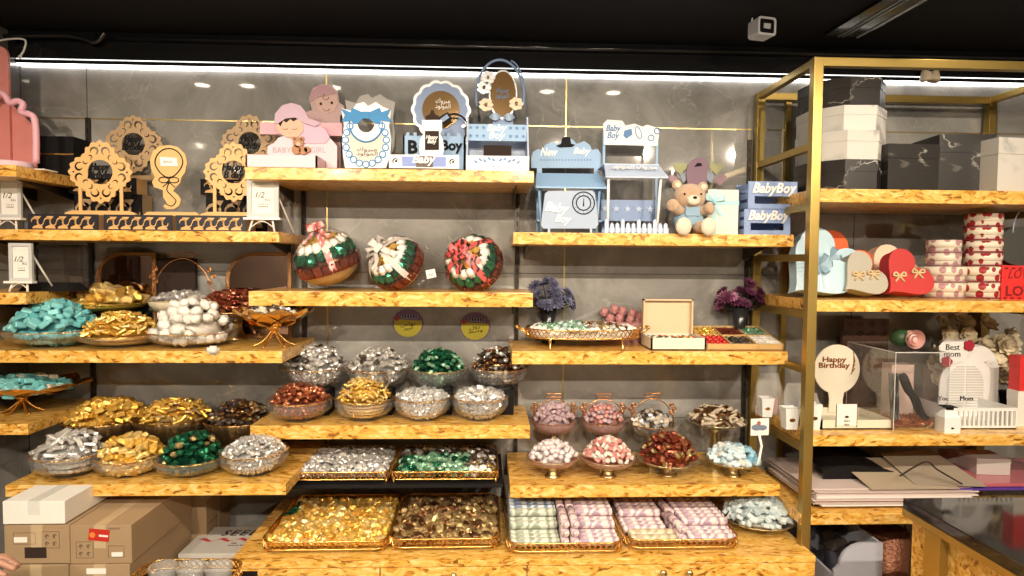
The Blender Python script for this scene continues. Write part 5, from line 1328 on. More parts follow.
for q in ((649, 138), (655, 131)): b.tube([(L(q[0] + 3 * math.cos(a), 0, Yb_)[0], dy - .007, L(0, q[1] + 3 * math.sin(a), Yb_)[1]) for a in [2 * PI * i / 12 for i in range(12)]], .0022, 5, closed=True)
b.build('header_print', t)
b = mb(PALEB); qa, qb = L(606, 163), L(663, 177)
zt1, zt2 = L(0, 163)[1], L(0, 177)[1]
b.add([(x0 - .002, .05, zt1 + .004), (x1 + .0, .05, zt1 + .004), (x1 + .018, -.02, zt2), (x0 - .008, -.02, zt2), (x0 - .002, .05, zt1 - .002), (x1, .05, zt1 - .002), (x1 + .018, -.02, zt2 - .006), (x0 - .008, -.02, zt2 - .006)],
      [(0, 1, 2, 3), (7, 6, 5, 4), (3, 2, 6, 7), (0, 3, 7, 4), (1, 5, 6, 2), (0, 4, 5, 1)])
b.box(x0 - .002, x1, .045, dy, zt1 - .002, zt1 + .004); b.build('awning', t)
b = mb(WHITEP); b.T = Matrix.Translation((0, .012, 0)) ; b.text(arab('مبروك المولود'), .020, (x0 + x1) / 2, (zt1 + zt2) / 2 + .010, -.006, .010, width=.17); b.build('lettering', t)
for px in (607.5, 656.5):
    b = mb(WHITEP); xx = L(px, 0)[0]; b.tube([(xx + (.012 if px > 630 else 0), -.004, zt2), (xx, .0, .0)], .0055, 6); b.build('front_post', t)
b = mb(BLUE); za_, zb_ = L(0, 216, -.2)[1], L(0, 200, -.2)[1]; b.box(x0, x1, .11, .115, za_ - .02, zb_); b.build('star_counter', t)
b = mb(PALEB)
for i in range(5): b.prism(star(x0 + .015 + i * (x1 - x0 - .03) / 4, (za_ + zb_) / 2 - .004, .015), .106, .11)
b.build('star', t)
b = mb(PALEB); h_ = L(0, 228)[1]; xs = L(604, 0)[0]; xe = L(668, 0)[0]; nn = 12
b.box(xs, xe, -.008, -.004, 0, h_)
for i in range(nn):
    xx = xs + (xe - xs) * i / nn; w_ = (xe - xs) / nn * .72; hh = h_ + (.012 if i % 3 else .026)
    b.prism([(xx, 0), (xx + w_, 0), (xx + w_, hh), (xx + w_ / 2, hh + .008), (xx, hh)], -.012, -.008)
b.build('picket_fence', t); b = mb(PALEB); b.box(x0 - .004, x1 + .01, -.008, dy, 0, .005); b.build('floor', t)

# castle sign behind the bear
L = Loc(699, 'R1', -.10); t = L.t('castle_sign', 'muted purple castle-shaped sign with heart balloons behind the bear', 'sign')
b = mb(mat('plum_board', (.19, .10, .16), .5)); b.prism(L.poly([(686, 238), (688, 185), (686, 175), (688, 165), (692, 160), (698, 157), (706, 159), (708, 166), (707, 176), (706, 238)]), 0, .005); b.build('castle', t)
b = mb(BLACK); b.prism(L.poly([(694, 167), (697, 163), (701, 163), (702, 166)]), -.002, 0); b.build('dark_motif', t)
def heart(cx, cz, s, n=24):
    return [(cx + s * .062 * 16 * math.sin(a) ** 3 / 1.0, cz + s * .062 * (13 * math.cos(a) - 5 * math.cos(2 * a) - 2 * math.cos(3 * a) - math.cos(4 * a))) for a in [2 * PI * i / n for i in range(n)]]
for (x_, y_, c_, nm) in ((680, 168, (.30, .30, .14), 'olive_heart'), (716, 168, (.30, .30, .14), 'olive_heart'), (684, 176, (.22, .26, .34), 'blue_heart'), (711, 176, (.22, .26, .34), 'blue_heart'), (676, 179, (.30, .18, .22), 'pink_heart'), (721, 179, (.30, .18, .22), 'pink_heart')):
    b = mb(mat('heart_' + nm, c_, .5)); p = L(x_, y_); yo = {'o': -.002, 'b': .0065, 'p': .012}[nm[0]]; b.prism(heart(*p, 7 * MPP(-.1)), yo, yo + .004); b.tube([(p[0], yo + .002, p[1] - .02), (p[0] * .3, yo + .002, .03)], .001, 4); b.build(nm, t)
b = mb(DARKRAIL); b.box(-.04, .04, -.02, .02, 0, .004); b.build('foot', t)
# gift box with blue ribbon
L = Loc(723, 'R1', -.27); t = L.t('gift_box', 'cream gift box standing upright with pale blue ribbon bow', 'gift box')
x0, x1, zt_ = L(707, 0)[0], L(738, 0)[0], L(723, 189.5)[1]
b = mb(mat('cream_card', (.66, .68, .62), .5)); b.box(x0, x1, 0, .07, 0, zt_, .002); b.build('box', t)
RB = mat('pale_blue_satin', (.36, .60, .68), .3)
b = mb(RB); zz_ = L(0, 203)[1]; b.box(x0 - .001, x1 + .001, -.0012, 0, zz_ - .009, zz_ + .009); xx = L(714, 0)[0]; b.box(xx - .008, xx + .008, -.0014, 0, 0, zt_ + .001); b.build('ribbon', t)
b = mb(RB, True); c_ = L(714, 203)
for s_ in (-1, 1):
    b.grid(lambda u, v, s_=s_: (c_[0] + s_ * .036 * math.sin(u * PI) * (.5 + u), -.004 - .012 * math.sin(u * PI), c_[1] + .006 + s_ * 0 + (v - .5) * .022 * (math.sin(u * PI) + .2) + .016 * math.sin(u * PI)), 8, 3)
    b.grid(lambda u, v, s_=s_: (c_[0] + s_ * .030 * u + (v - .5) * .014, -.004, c_[1] - .05 * u), 5, 2)
b.ball((c_[0], -.008, c_[1]), .008, 1); b.build('bow', t)
# crates
def crate(pxl, pxr, pyt, pyb, Y, label, z=None):
    L = Loc((pxl + pxr) / 2, 'R1' if z is None else z, Y); t = L.t('wooden_crate', label, 'crate')
    x0, x1 = L(pxl, 0)[0], L(pxr, 0)[0]; h = L(0, pyt)[1] - (L(0, pyb)[1] if z is None else 0); d = .12
    if z is None: h = L(0, pyt)[1]
    CR = mat('blue_crate_board', (.22, .31, .56), .45)
    b = mb(CR); b.prism([(x0, 0), (x1, 0), (x1, h), (x0, h)], 0, .005, [[(x0 + .025, h * .18), (x1 - .025, h * .18), (x1 - .025, h * .46), (x0 + .025, h * .46)]]); b.build('front', t)
    b = mb(CR); b.box(x0, x1, d - .005, d, 0, h); b.build('back', t)
    for s_ in (x0, x1 - .005):
        b = mb(CR)
        for k in range(3): b.box(s_, s_ + .005, .005, d - .005, h * (.02 + .34 * k), h * (.24 + .34 * k))
        b.build('side_slats', t)
    b = mb(CR); b.box(x0, x1, .005, d - .005, 0, .004); b.build('floor', t)
    b = mb(WHITEP); b.text('BabyBoy', h * .50, (x0 + x1) / 2 + .004, h * .70, -.001, .005, width=(x1 - x0) * .90, shear=.3, bold=.03); b.build('lettering', t)
    return SH['R1']['z'] + h
zc2 = crate(744, 790, 209, 235, -.30, 'blue slatted crate with white lettering, lower of two on the shelf end')
crate(748, 797, 181.5, 209, -.305, 'blue slatted crate with white lettering, upper of two on the shelf end', z=zc2 + .0005)

# teddy bear ------------------------------------------------------------------
L = Loc(690, 'R1', -.28); t = L.t('teddy_bear', 'beige plush teddy bear in light blue dungarees sitting on the shelf edge', 'teddy bear')
FUR = mat('beige_plush', (.60, .40, .26), .95, noise_amt=.15, nscale=60, bump=.8, bscale=260, sheen=.5); FURL = mat('cream_plush', (.80, .70, .56), .95, bump=.6, bscale=260, sheen=.4); DENIM = mat('light_denim', (.30, .45, .60), .85, bump=.5, bscale=300)
def bl(parts, nm, m, parent=None):
    """one continuous rounded body from overlapping balls"""
    mbd = bpy.data.metaballs.new(nm); mbd.resolution = .006; mbd.threshold = .12
    ob = bpy.data.objects.new(nm + '_m', mbd); col.objects.link(ob)
    for (x, y, z, r, sx, sy, sz) in parts:
        e = mbd.elements.new(type='ELLIPSOID'); e.co = (x, y, z); e.radius = r * 1.22; e.size_x, e.size_y, e.size_z = sx, sy, sz; e.stiffness = 3
    dg = bpy.context.evaluated_depsgraph_get(); dg.update()
    me = bpy.data.meshes.new_from_object(ob.evaluated_get(dg)); bpy.data.objects.remove(ob); bpy.data.metaballs.remove(mbd)
    me.materials.clear(); me.materials.append(m)
    for p in me.polygons: p.use_smooth = True
    me.name = nm; o = bpy.data.objects.new(nm, me); col.objects.link(o)
    if parent: o.parent = parent
    return o
def ballpart(nm, m, c, r, scl=(1, 1, 1), sub=3, par=None, rot=None):
    b = mb(m, True)
    if rot: b.T = Matrix.Translation(c) @ Euler(rot).to_matrix().to_4x4(); c = (0, 0, 0)
    b.ball(c, r, sub, scl); return b.build(nm, par or t)
k_ = MPP(-.28)
def q(px, py): return L(px, py)
hx, hz_ = q(689, 197)
b = mb(FUR, True)
tx, tz = q(690, 218)
b.ball((tx, .02, tz), .052, 3, (1, .85, 1.05)); b.build('body', t)
b = mb(FUR, True); b.ball((hx, -.005, hz_), .055, 3, (1.12, .95, .92)); b.build('head', t)
for (px, py) in ((677, 185), (703, 187)):
    x_, z_ = q(px, py); e = ballpart('ear', FUR, (x_, .0, z_), .020, (1, .55, 1))
    ballpart('inner_ear', FURL, (x_, -.009, z_ - .001), .012, (1, .4, 1), 2, e)
x_, z_ = q(689, 201.5); mz = ballpart('muzzle', FURL, (x_, -.052, z_), .023, (1.1, .7, .85)); ballpart('nose', BLACK, (x_, -.069, z_ + .008), .006, (1.3, .7, .9), 2, mz)
for px in (680.5, 696.5): x_, z_ = q(px, 195.5); ballpart('eye', BLACK, (x_, -.0505, z_), .0042, (1, 1, 1), 2)
for (px, py, sx_) in ((670, 206, -1), (707, 209, 1)):
    x_, z_ = q(px, py); b = mb(FUR, True)
    b.tube(smooth_path([(tx + sx_ * .03, .0, tz + .030), (tx + sx_ * .055, -.015, tz + .030), (x_, -.035, z_), (x_ + sx_ * .008, -.045, z_ + .002)], 5), [.020] * 4 + [.021] * 4 + [.023] * 4 + [.021, .018, .015, .008], 12); b.build('arm', t)
b = mb(DENIM, True); b.ball((tx, .018, tz - .006), .0555, 3, (1.03, .88, .92)); b.box(tx - .028, tx + .028, -.034, -.025, tz + .005, tz + .040, .004)
for s_ in (-1, 1): b.tube([(tx + s_ * .024, -.032, tz + .038), (tx + s_ * .026, -.010, tz + .060)], .005, 6)
b.build('dungarees', t)
for (px, py) in ((677, 233), (701, 237)):
    x_, z_ = q(px, py); s_ = -1 if px < 690 else 1
    b = mb(FUR, True); b.tube([(tx + s_ * .022, -.005, .024), (x_ * .8 + tx * .2, -.035, .026), (x_, -.068, .028)], [.026, .024, .024], 14); lg_ = b.build('leg', t)
    ballpart('foot', FURL, (x_, -.078, .026), .031, (.95, .6, 1.08))

# ================================================================== round bouquets on C2
def dome(pcx, pcy, wpx, Y, axis, label, ribm, lace=False, tagp=None):
    zs = SH['C2']['z']; Rr = wpx / 2 * MPP(Y) * .96; X = U(pcx, pcy, Y).x
    t = thing('chocolate_bouquet', label, 'chocolate bouquet', (X, Y, zs))
    q = Vector((0, 0, 1)).rotation_difference(Vector(axis).normalized()).to_matrix().to_4x4()
    zcn = Rr * .93
    T0 = Matrix.Translation((0, 0, zcn)) @ q
    b = mb(mat('gilt_basket', (.62, .44, .22), .4, .5, bump=.4, bscale=120), True); b.T = T0
    b.lathe([(0, -Rr * .72), (Rr * .45, -Rr * .68), (Rr * .75, -Rr * .48), (Rr * .92, -Rr * .20), (Rr * .90, -Rr * .16), (0, -Rr * .14)], 36, flute=18, famp=.03); b.build('basket', t)
    b = mb(F_BROWN, True); b.T = T0; b.lathe([(Rr * .88, -Rr * .2), (Rr * .87, .0), (Rr * .76, Rr * .35), (Rr * .48, Rr * .62), (0, Rr * .72)], 28); b.build('core', t)
    n = 22
    for i in range(n):
        a = 2 * PI * i / n; b = mb(F_MAROON); b.T = T0 @ Matrix.Rotation(a, 4, 'Z') @ Matrix.Translation((Rr * .93, 0, -Rr * .10)) @ Matrix.Rotation(R(8), 4, 'Y')
        b.box(-.006, .010, -Rr * .125, Rr * .125, -Rr * .17, Rr * .16, .003); b.build('maroon_bar', t)
    for (th, m, nn, s_, nm) in ((66, F_GREEN, 17, .046, 'green_chocolate'), (45, F_GREEN, 14, .042, 'green_chocolate'), (26, PEARL, 8, .042, 'white_chocolate'), (10, F_GOLD, 3, .038, 'gold_chocolate')):
        if th == 45: m = PEARL; nm = 'white_chocolate'
        if th in (26, 10): m = F_GOLD; nm = 'gold_chocolate'
        for i in range(nn):
            a = 2 * PI * (i + .5 * (th == 45)) / nn; rr = Rr * 1.0
            p = Vector((rr * math.sin(R(th)) * math.cos(a), rr * math.sin(R(th)) * math.sin(a), rr * math.cos(R(th)) * .82))
            b = mb(m); b.T = T0 @ Matrix.Translation(p * .93) @ Matrix.Rotation(a, 4, 'Z') @ Matrix.Rotation(R(th), 4, 'Y') @ Matrix.Scale(s_ * Rr / .12, 4)
            candy_geo(b, 'nugget' if m is not PEARL else 'rock', None, i + th); b.build(nm, t)
    # ribbon bands and bow
    b = mb(ribm, True); b.T = T0
    for rz_ in (0.3, 1.9):
        def fn(u, v, rz_=rz_):
            th = (u - .5) * 2 * R(105); rr = Rr * (1.04 - .02 * abs(u - .5)); w = (v - .5) * .024
            x, z = rr * math.sin(th), rr * math.cos(th) * (.86 if abs(th) < 1.5 else .86)
            return (x * math.cos(rz_) - w * math.sin(rz_), x * math.sin(rz_) + w * math.cos(rz_), z + .004)
        b.grid(fn, 24, 2)
    b.build('ribbon', t)
    b = mb(ribm, True); b.T = T0 @ Matrix.Translation((0, 0, Rr * .92))
    for k in range(6 if not lace else 4):
        a = k * PI / 3 + .4 if not lace else k * PI / 2 + .4; ln = .048 if k % 2 else .060
        def fn(u, v, a=a, ln=ln):
            r = ln * math.sin(u * PI) ** .8 * (.35 + .65 * u) if u < .98 else 0.002
            zz_ = .008 + .034 * math.sin(u * 2 * PI * .5) * (1 if u < .5 else .35); w = (v - .5) * .026 * (.4 + math.sin(u * PI))
            return (r * math.cos(a) - w * math.sin(a), r * math.sin(a) + w * math.cos(a), zz_)
        b.grid(fn, 10, 3)
    for a in (2.8, 5.4, 4.2):
        b.grid(lambda u, v, a=a: ((.01 + .075 * u) * math.cos(a) - (v - .5) * .022 * math.sin(a), (.01 + .075 * u) * math.sin(a) + (v - .5) * .022 * math.cos(a), .01 - .03 * u * u + .006 * math.sin(u * 9)), 8, 2)
    b.ball((0, 0, .012), .011, 2); b.build('bow', t)
    b = mb(FILM, True); b.T = T0
    b.lathe([(Rr * .3, -Rr * .76), (Rr * .8, -Rr * .56), (Rr * 1.03, -Rr * .12), (Rr * 1.02, Rr * .3), (Rr * .78, Rr * .74), (Rr * .4, Rr * .98), (0, Rr * 1.02)], 30, flute=15, famp=.02)
    if tagp is not None:
        b.T = Matrix.Identity(4)
        b.grid(lambda u, v: (Rr * .75 + .055 * u, .02 + .0 * v, .004 + .085 * v * (1 - .3 * u) + .008 * math.sin(v * 14)), 6, 6)
    b.build('cellophane', t)
    if tagp:
        p = U(*tagp, Y - .06); b = mb(PAPER); b.T = Matrix.Translation((p.x - X, -.06, p.z - zs)) @ Matrix.Rotation(R(-12), 4, 'Y')
        b.box(-.018, .018, -.001, .001, -.015, .017); b.mat(HAIR); b.box(-.010, .010, -.0016, -.001, -.002, .0); b.box(-.010, .006, -.0016, -.001, -.007, -.0055); b.build('price_tag', t)
RIBRED = printed('red_black_ribbon', (.70, .10, .10), (.03, .01, .01), 60)
RIBW = mat('white_lace_ribbon', (.62, .58, .55), .6, noise_amt=.4, nscale=220)
RIBP = printed('pink_white_ribbon', (.62, .16, .16), (.75, .62, .58), 50)
dome(328, 266, 65, -.175, (-.28, -.25, .93), 'round chocolate bouquet with pink-red ribbon bow, left of the three', RIBP, tagp=None)
dome(397, 263, 58, -.175, (-.55, -.62, .55), 'round chocolate bouquet with white lace bow and price tag', RIBW, True, (431, 274))
dome(474, 264, 60, -.175, (-.42, -.78, .42), 'round chocolate bouquet with red and black ribbon, right of the three', RIBRED, tagp=())

# stickers on the wall
def sticker(pcx, pcy, label, txt):
    p = U(pcx, pcy, -.003); t = thing('price_sticker', label, 'sticker', (p.x, -.003, p.z), 0)
    r = 15.5 * MPP(0); q_ = random.Random(4)
    b = mb(mat('sticker_purple', (.18, .10, .22), .4)); b.prism(loopwave(0, 0, r * 1.03, r * .93, 16, .05), 0, .002); b.build('purple_backing', t)
    b = mb(mat('sticker_yellow', (.60, .52, .04), .4)); b.prism([(r * .9 * math.cos(a), r * .84 * math.sin(a) - .004) for a in [PI + .02 + (PI - .04) * i / 16 for i in range(17)]] + [(r * .86, .010), (-r * .86, .016)], -.0008, 0); b.build('yellow_field', t)
    b = mb(mat('sticker_red', (.45, .03, .05), .4)); b.prism(circle(-r * .72, .018, .010, 12), -.0012, 0); b.mat(mat('sticker_blue', (.35, .35, .62), .4)); b.text('ROOLZ', .018, .006, .028, -.0006, .0008, width=.07, bold=.05, rot=-.06) if False else b.prism([(-.03, .020), (.04, .016), (.042, .032), (-.026, .036)], -.0012, 0)
    b.mat(HAIR); [b.prism([(x_, .021 - x_ * .06), (x_ + .006, .021 - x_ * .06), (x_ + .006, .034 - x_ * .06), (x_, .034 - x_ * .06)], -.0018, -.0012) for x_ in (-.024, -.013, -.002, .010, .021, .031)]; b.build('printed_band', t)
    b = mb(HAIR); b.text(arab(txt), .036, 0, -.014, -.0008, .0008, width=.062, bold=.01, rot=.15); b.build('lettering', t)
sticker(408, 323, 'yellow and purple round wall sticker, left of the two', 'رولس\nكبير')
sticker(475, 326, 'yellow and purple round wall sticker, right of the two', 'رول\nوسط')

# gilt arched mirrors on the long left shelf
def arch_mirror(px0, px1, pyt, Y, label, flat=False):
    L = Loc((px0 + px1) / 2, 'L4', Y); t = L.t('arched_mirror', label, 'mirror')
    x0, x1, zt_ = L(px0, 0)[0], L(px1, 0)[0], L((px0 + px1) / 2, pyt)[1]
    FR = mat('antique_gilt', (.38, .20, .09), .35, .8, bump=.6, bscale=160)
    def arch(m, rr):
        r = (x1 - x0 - 2 * m) * rr
        pts = [(x0 + m, m), (x1 - m, m)]
        pts += [(x1 - m - .012 + .012 * math.cos(a), zt_ - m - .012 + .012 * math.sin(a)) for a in [PI / 2 * i / 4 for i in range(5)]]
        pts += [(x0 + m + r + r * math.cos(a), zt_ - m - r + r * math.sin(a)) for a in [PI / 2 + PI / 2 * i / 8 for i in range(9)]]
        return pts
    b = mb(FR); b.prism(arch(0, .45), 0, .012, [arch(.016, .42)])
    b.tube([(p[0], -.001, p[1]) for p in arch(.003, .45)], .0028, 5, closed=True); b.tube([(p[0], -.001, p[1]) for p in arch(.014, .42)], .002, 5, closed=True); b.build('frame', t)
    b = mb(mat('dark_mirror_glass', (.30, .20, .16), .08, 1.0)); b.prism(arch(.015, .42), .004, .008); b.build('glass', t)
arch_mirror(97, 157, 252, -.05, 'gilt framed arched mirror behind the amber dish, left one')
arch_mirror(226, 292, 252, -.05, 'gilt framed arched mirror behind the copper sweets, right one')
L = Loc(168, 'L4', -.035); t = L.t('dark_box', 'dark brown box standing between the gilt mirrors', 'box'); b = mb(HAIR); b.box(L(158, 0)[0], L(196, 0)[0], 0, .02, 0, L(0, 258)[1]); b.build('box', t)
# easel far left at L4? open wooden things omitted: hidden

# ================================================================== R2: flowers and wooden boxes
def flowers(px, pyt, pyb, wpx, key, Y, label, petal, dark, vase, n=16, seed=1, open_=None, rr0=.026):
    L = Loc(px, key, Y); q = random.Random(seed)
    t = L.t('flower_bunch', label, 'flowers'); zt_ = L(px, pyt)[1]; zb_ = L(px, pyb)[1]; W = wpx / 2 * MPP(Y)
    b = mb(vase, True); b.lathe([(0, 0), (.028, 0), (.030, .01), (.022, zb_ * .5), (.038, zb_ + .02), (.034, zb_ + .02), (0, zb_)], 20); b.build('vase', t)
    for i in range(n):
        a = q.uniform(0, 2 * PI); f = (i + .5) / n; rr = W * (.25 + .75 * math.sqrt(f)) if i else 0
        rr = min(rr, W - rr0 * .8)
        x = rr * math.cos(a * 1.0 + i * 2.4); y = rr * .55 * math.sin(a + i * 2.4); z = zb_ + (zt_ - zb_ - rr0) * (1 - .8 * (rr / W) ** 2) * q.uniform(.25, 1.0)
        c = Vector((x, y - .01, z)); d = Vector((x * 1.2, y - .05, .06 + .3 * (z - zb_))).normalized()
        T = Matrix.Translation(c) @ Vector((0, 0, 1)).rotation_difference(d).to_matrix().to_4x4(); r = rr0 * q.uniform(.75, 1.15)
        b = mb(petal[i % len(petal)], True); b.T = T
        for ring, (k, rad, lift) in enumerate(((11, 1.0, .10), (9, .72, .35), (6, .42, .55))):
            for j in range(k):
                aa = 2 * PI * (j + .5 * ring) / k
                def fn(u, v, aa=aa, rad=rad, lift=lift):
                    w = (v - .5) * r * .42 * rad * math.sin(PI * min(1, .15 + u * .8)); rr_ = r * rad * (.1 + .9 * u)
                    return (rr_ * math.cos(aa) - w * math.sin(aa), rr_ * math.sin(aa) + w * math.cos(aa), r * lift * u * (1.2 - .4 * u) + .15 * r * abs(v - .5))
                b.grid(fn, 3, 2)
        fl = b.build('blossom', t)
        b = mb(dark, True); b.tube([tuple(c - d * .002), tuple(c * .5 + Vector((0, 0, zb_)) * .5 - d * .01), (x * .08, y * .08, zb_ * .9)], .0018, 5)
        b.build('stem', t)
FL1 = mat('slate_petals', (.09, .09, .16), .6, noise_amt=.5, nscale=60); FL1b = mat('pale_slate_petals', (.20, .21, .33), .6)
FL2 = mat('plum_petals', (.10, .02, .06), .55, noise_amt=.4); FL2b = mat('orchid_petals', (.44, .17, .30), .55, noise_amt=.3, nscale=50)
DKG = mat('dark_stems', (.015, .018, .018), .5)
flowers(548, 266, 312, 56, 'R2', -.09, 'slate blue artificial flowers in a dark vase behind the oval tray', [FL1, FL1b, FL1], DKG, mat('dark_vase', (.02, .02, .022), .2), 34, 5, rr0=.030)
flowers(739, 262, 312, 58, 'R2', -.10, 'plum purple artificial flowers in a dark vase beside the brass frame', [FL2, FL2b, FL2], DKG, mat('dark_vase', (0, 0, 0)), 34, 9, rr0=.032)
# peonies in pink box
L = Loc(622, 'R2', -.045); t = L.t('peony_box', 'pink box of dusky pink peonies behind the oval tray', 'flowers')
b = mb(mat('rosy_card', (.52, .26, .26), .6)); b.box(L(601, 0)[0], L(645, 0)[0], -.03, .03, 0, L(0, 322)[1]); b.build('box', t)
PEO = mat('dusky_pink_petals', (.46, .20, .20), .6, noise_amt=.3, nscale=50)
for i, (px, py) in enumerate(((604, 312), (613, 309), (622, 311), (631, 313), (640, 316), (609, 318), (619, 318), (629, 319), (638, 321))):
    x_, z_ = L(px, py); b = mb(PEO, True); b.T = Matrix.Translation((x_, -.02 * (i % 2), z_))
    b.ball((0, 0, 0), .017, 2)
    for k in range(9):
        aa = k * 2.4; ph = .3 + .22 * k
        b.ball((.010 * math.cos(aa) * math.sin(ph), -.010 * abs(math.cos(ph)), .010 * math.sin(aa)), .012, 1, (1, .7, 1), .08)
    b.build('blossom', t)
# open wooden box
L = Loc(676, 'R2', -.30); t = L.t('open_chocolate_box', 'open pale wooden chocolate box with its lid raised', 'box')
PALEW = mat('pale_wood', (.68, .52, .34), .5, noise_amt=.12, nscale=5); INW = mat('pale_wood_inside', (.60, .42, .24), .5)
x0, x1 = L(651, 0)[0], L(706, 0)[0]; h = L(0, 338)[1]; dp = .16
b = mb(mat('whitewashed_wood', (.72, .66, .56), .5)); b.box(x0, x1, 0, .006, 0, h); b.box(x0, x0 + .006, 0, dp, 0, h); b.box(x1 - .006, x1, 0, dp, 0, h); b.box(x0, x1, dp - .006, dp, 0, h); b.box(x0, x1, 0, dp, 0, .005); b.build('body', t)
b = mb(PALEW); zt_ = L(676, 299, -.14)[1]
xl0, xl1 = L(643, 0, -.13)[0], L(691, 0, -.13)[0]
b.box(x0 + .004, x1 - .006, dp + .0, dp + .006, h, zt_); b.box(x0 + .004, x0 + .010, dp - .022, dp, h, zt_); b.box(x1 - .012, x1 - .006, dp - .022, dp, h, zt_); b.box(x0 + .004, x1 - .006, dp - .022, dp, zt_ - .006, zt_); b.build('lid', t)
BX, BY, BZ = L.X, -.30, L.z
k = 0
for i in range(8):
    for j in range(5):
        m = [F_RED, F_PALEGOLD, F_BROWN, PEARL, F_GREEN][(i // 2 + j) % 5]; ca = rng
        sweet('wrapped_chocolate', 'small coloured foil chocolate inside the open pale wooden box', 'chocolate', 'chocolates in the open wooden box', 'nugget', m, (BX + x0 + .02 + i * (x1 - x0 - .04) / 7, BY + .022 + j * (dp - .05) / 4, BZ + h - .012), (rng.uniform(-.4, .4), rng.uniform(-.4, .4), rng.uniform(0, 6)), .024)
# compartment box, tilted towards the viewer
L = Loc(744, 'R2', -.30); t = L.t('compartment_box', 'wooden box with six compartments of coloured chocolates', 'box')
x0, x1 = L(706, 0)[0], L(783, 0)[0]; dp = .23
zf = L(0, 348)[1]; WD = mat('honey_wood', (.60, .40, .17), .45, noise_amt=.12, nscale=6)
tilt_ = R(12); Tt = Matrix.Translation((0, 0, 0.002)) @ Matrix.Rotation(tilt_, 4, 'X')
b = mb(WD); b.T = Tt; hh = .024
b.box(x0, x1, 0, dp, 0, .005); b.box(x0, x1, 0, .006, 0, hh); b.box(x0, x1, dp - .006, dp, 0, hh); b.box(x0, x0 + .006, 0, dp, 0, hh); b.box(x1 - .006, x1, 0, dp, 0, hh)
b.build('tray', t)
b = mb(WD); b.T = Tt; 
for i in (1, 2): b.box(x0 + (x1 - x0) * i / 3 - .002, x0 + (x1 - x0) * i / 3 + .002, 0, dp, 0, hh - .001)
b.box(x0, x1, dp / 2 - .002, dp / 2 + .002, 0, hh - .001); b.build('divider', t)
b = mb(WD); b.box(x0 + .01, x1 - .01, dp * .9, dp * .9 + .01, 0, .044); b.build('rear_foot', t)
cols = [[(F_RED, 'red', 'ball'), (F_DARK, 'dark', 'disc'), (W_WHITE, 'white', 'cube')], [(F_GOLD, 'gold', 'nugget'), (F_MAROON, 'maroon', 'stick'), (F_PGREEN, 'green', 'nugget')]]
for r_ in range(2):
    for c_ in range(3):
        m, nm, kd = cols[r_][c_]
        for i in range(4):
            for j in range(4):
                u_ = x0 + (x1 - x0) * (c_ + .16 + .68 * i / 3) / 3; v_ = dp * (r_ + .16 + .68 * j / 3) / 2
                p = Tt @ Vector((u_, v_, .016)); 
                sweet('wrapped_chocolate', nm + ' chocolate in its own compartment of the six-part wooden box', 'chocolate', nm + ' chocolates in the six-part box', kd, m, (L.X + p.x, L.Y + p.y, L.z + p.z), (tilt_ + rng.uniform(-.2, .2), rng.uniform(-.2, .2), rng.uniform(-.4, .4) if kd != 'nugget' else rng.uniform(0, 6)), .024)

# ================================================================== brass frame contents
def proj(p):
    d = Vector(p) - CAM; return (CX + F_PX * d.dot(rt) / d.dot(fw), CY - F_PX * d.dot(up) / d.dot(fw))
BLM = marble('black_marble_print', (0.022, 0.020, 0.020), (0.60, 0.57, 0.52), 3.4, rough=.35, width=.007)
WHM = marble('white_marble_print', (0.62, 0.60, 0.57), (0.34, 0.33, 0.32), 4.0, rough=.4, width=.05)
Lh = Loc(838, 'U1', -.30); rin = 38.5 * MPP(-.30)
ys = [188, 159, 129.5, 104.5, 76]
hz = [0] + [U(857, y_, -.30 - rin).z - SH['U1']['z'] for y_ in ys[1:]]
for i in range(4):
    m = (BLM, WHM, WHM, BLM)[i]; z0, z1 = hz[i], hz[i + 1]
    rz = R((0, 2, -3, 4)[i]); t = thing('octagonal_box', ('black marble-look octagonal box at the bottom of the tower', 'white marble-look octagonal box, second from the bottom of the tower', 'white marble-look octagonal box, third from the bottom of the tower', 'black marble-look octagonal box on top of the tower')[i], 'box', (Lh.X, -.30, SH['U1']['z'] + z0), rz)
    pf = rin * (1 - .01 * i) / math.cos(PI / 8)
    for nm, a, c_, k in (('body', 0, (z1 - z0) * .62, .985), ('lid', (z1 - z0) * .62, z1 - z0 - .0006, 1.0)):
        b = mb(m); vs = [(pf * k * math.cos(PI / 8 + PI / 4 * j), pf * k * math.sin(PI / 8 + PI / 4 * j), zz_) for zz_ in (a, c_) for j in range(8)]
        b.add(vs, [tuple(range(7, -1, -1)), tuple(range(8, 16))] + [(j, (j + 1) % 8, 8 + (j + 1) % 8, 8 + j) for j in range(8)], False); b.build(nm, t)
def lidbox(px0, px1, pyt, key, Y, dep, m, label, rz=0, name='lidded_box', cat='box', lidf=.3):
    L = Loc((px0 + px1) / 2, key, Y); t = thing(name, label, cat, (L.X, Y, L.z), rz); w = (px1 - px0) / 2 * MPP(Y); h = L(0, pyt)[1]
    b = mb(m); b.box(-w + .001, w - .001, .001, dep, 0, h * (1 - lidf)); b.build('body', t)
    b = mb(m); b.box(-w, w, 0, dep + .001, h * (1 - lidf) + .0008, h); b.build('lid', t); return t
lidbox(885, 941, 144, 'U1', -.43, .16, BLM, 'black marble-look box beside the octagonal tower', R(3))
lidbox(938, 993, 134, 'U1', -.36, .20, BLM, 'taller black marble-look box between the low black and white ones', R(-6))
lidbox(993, 1052, 138, 'U1', -.43, .22, WHM, 'large white marble-look box at the right of the top shelf', R(5))

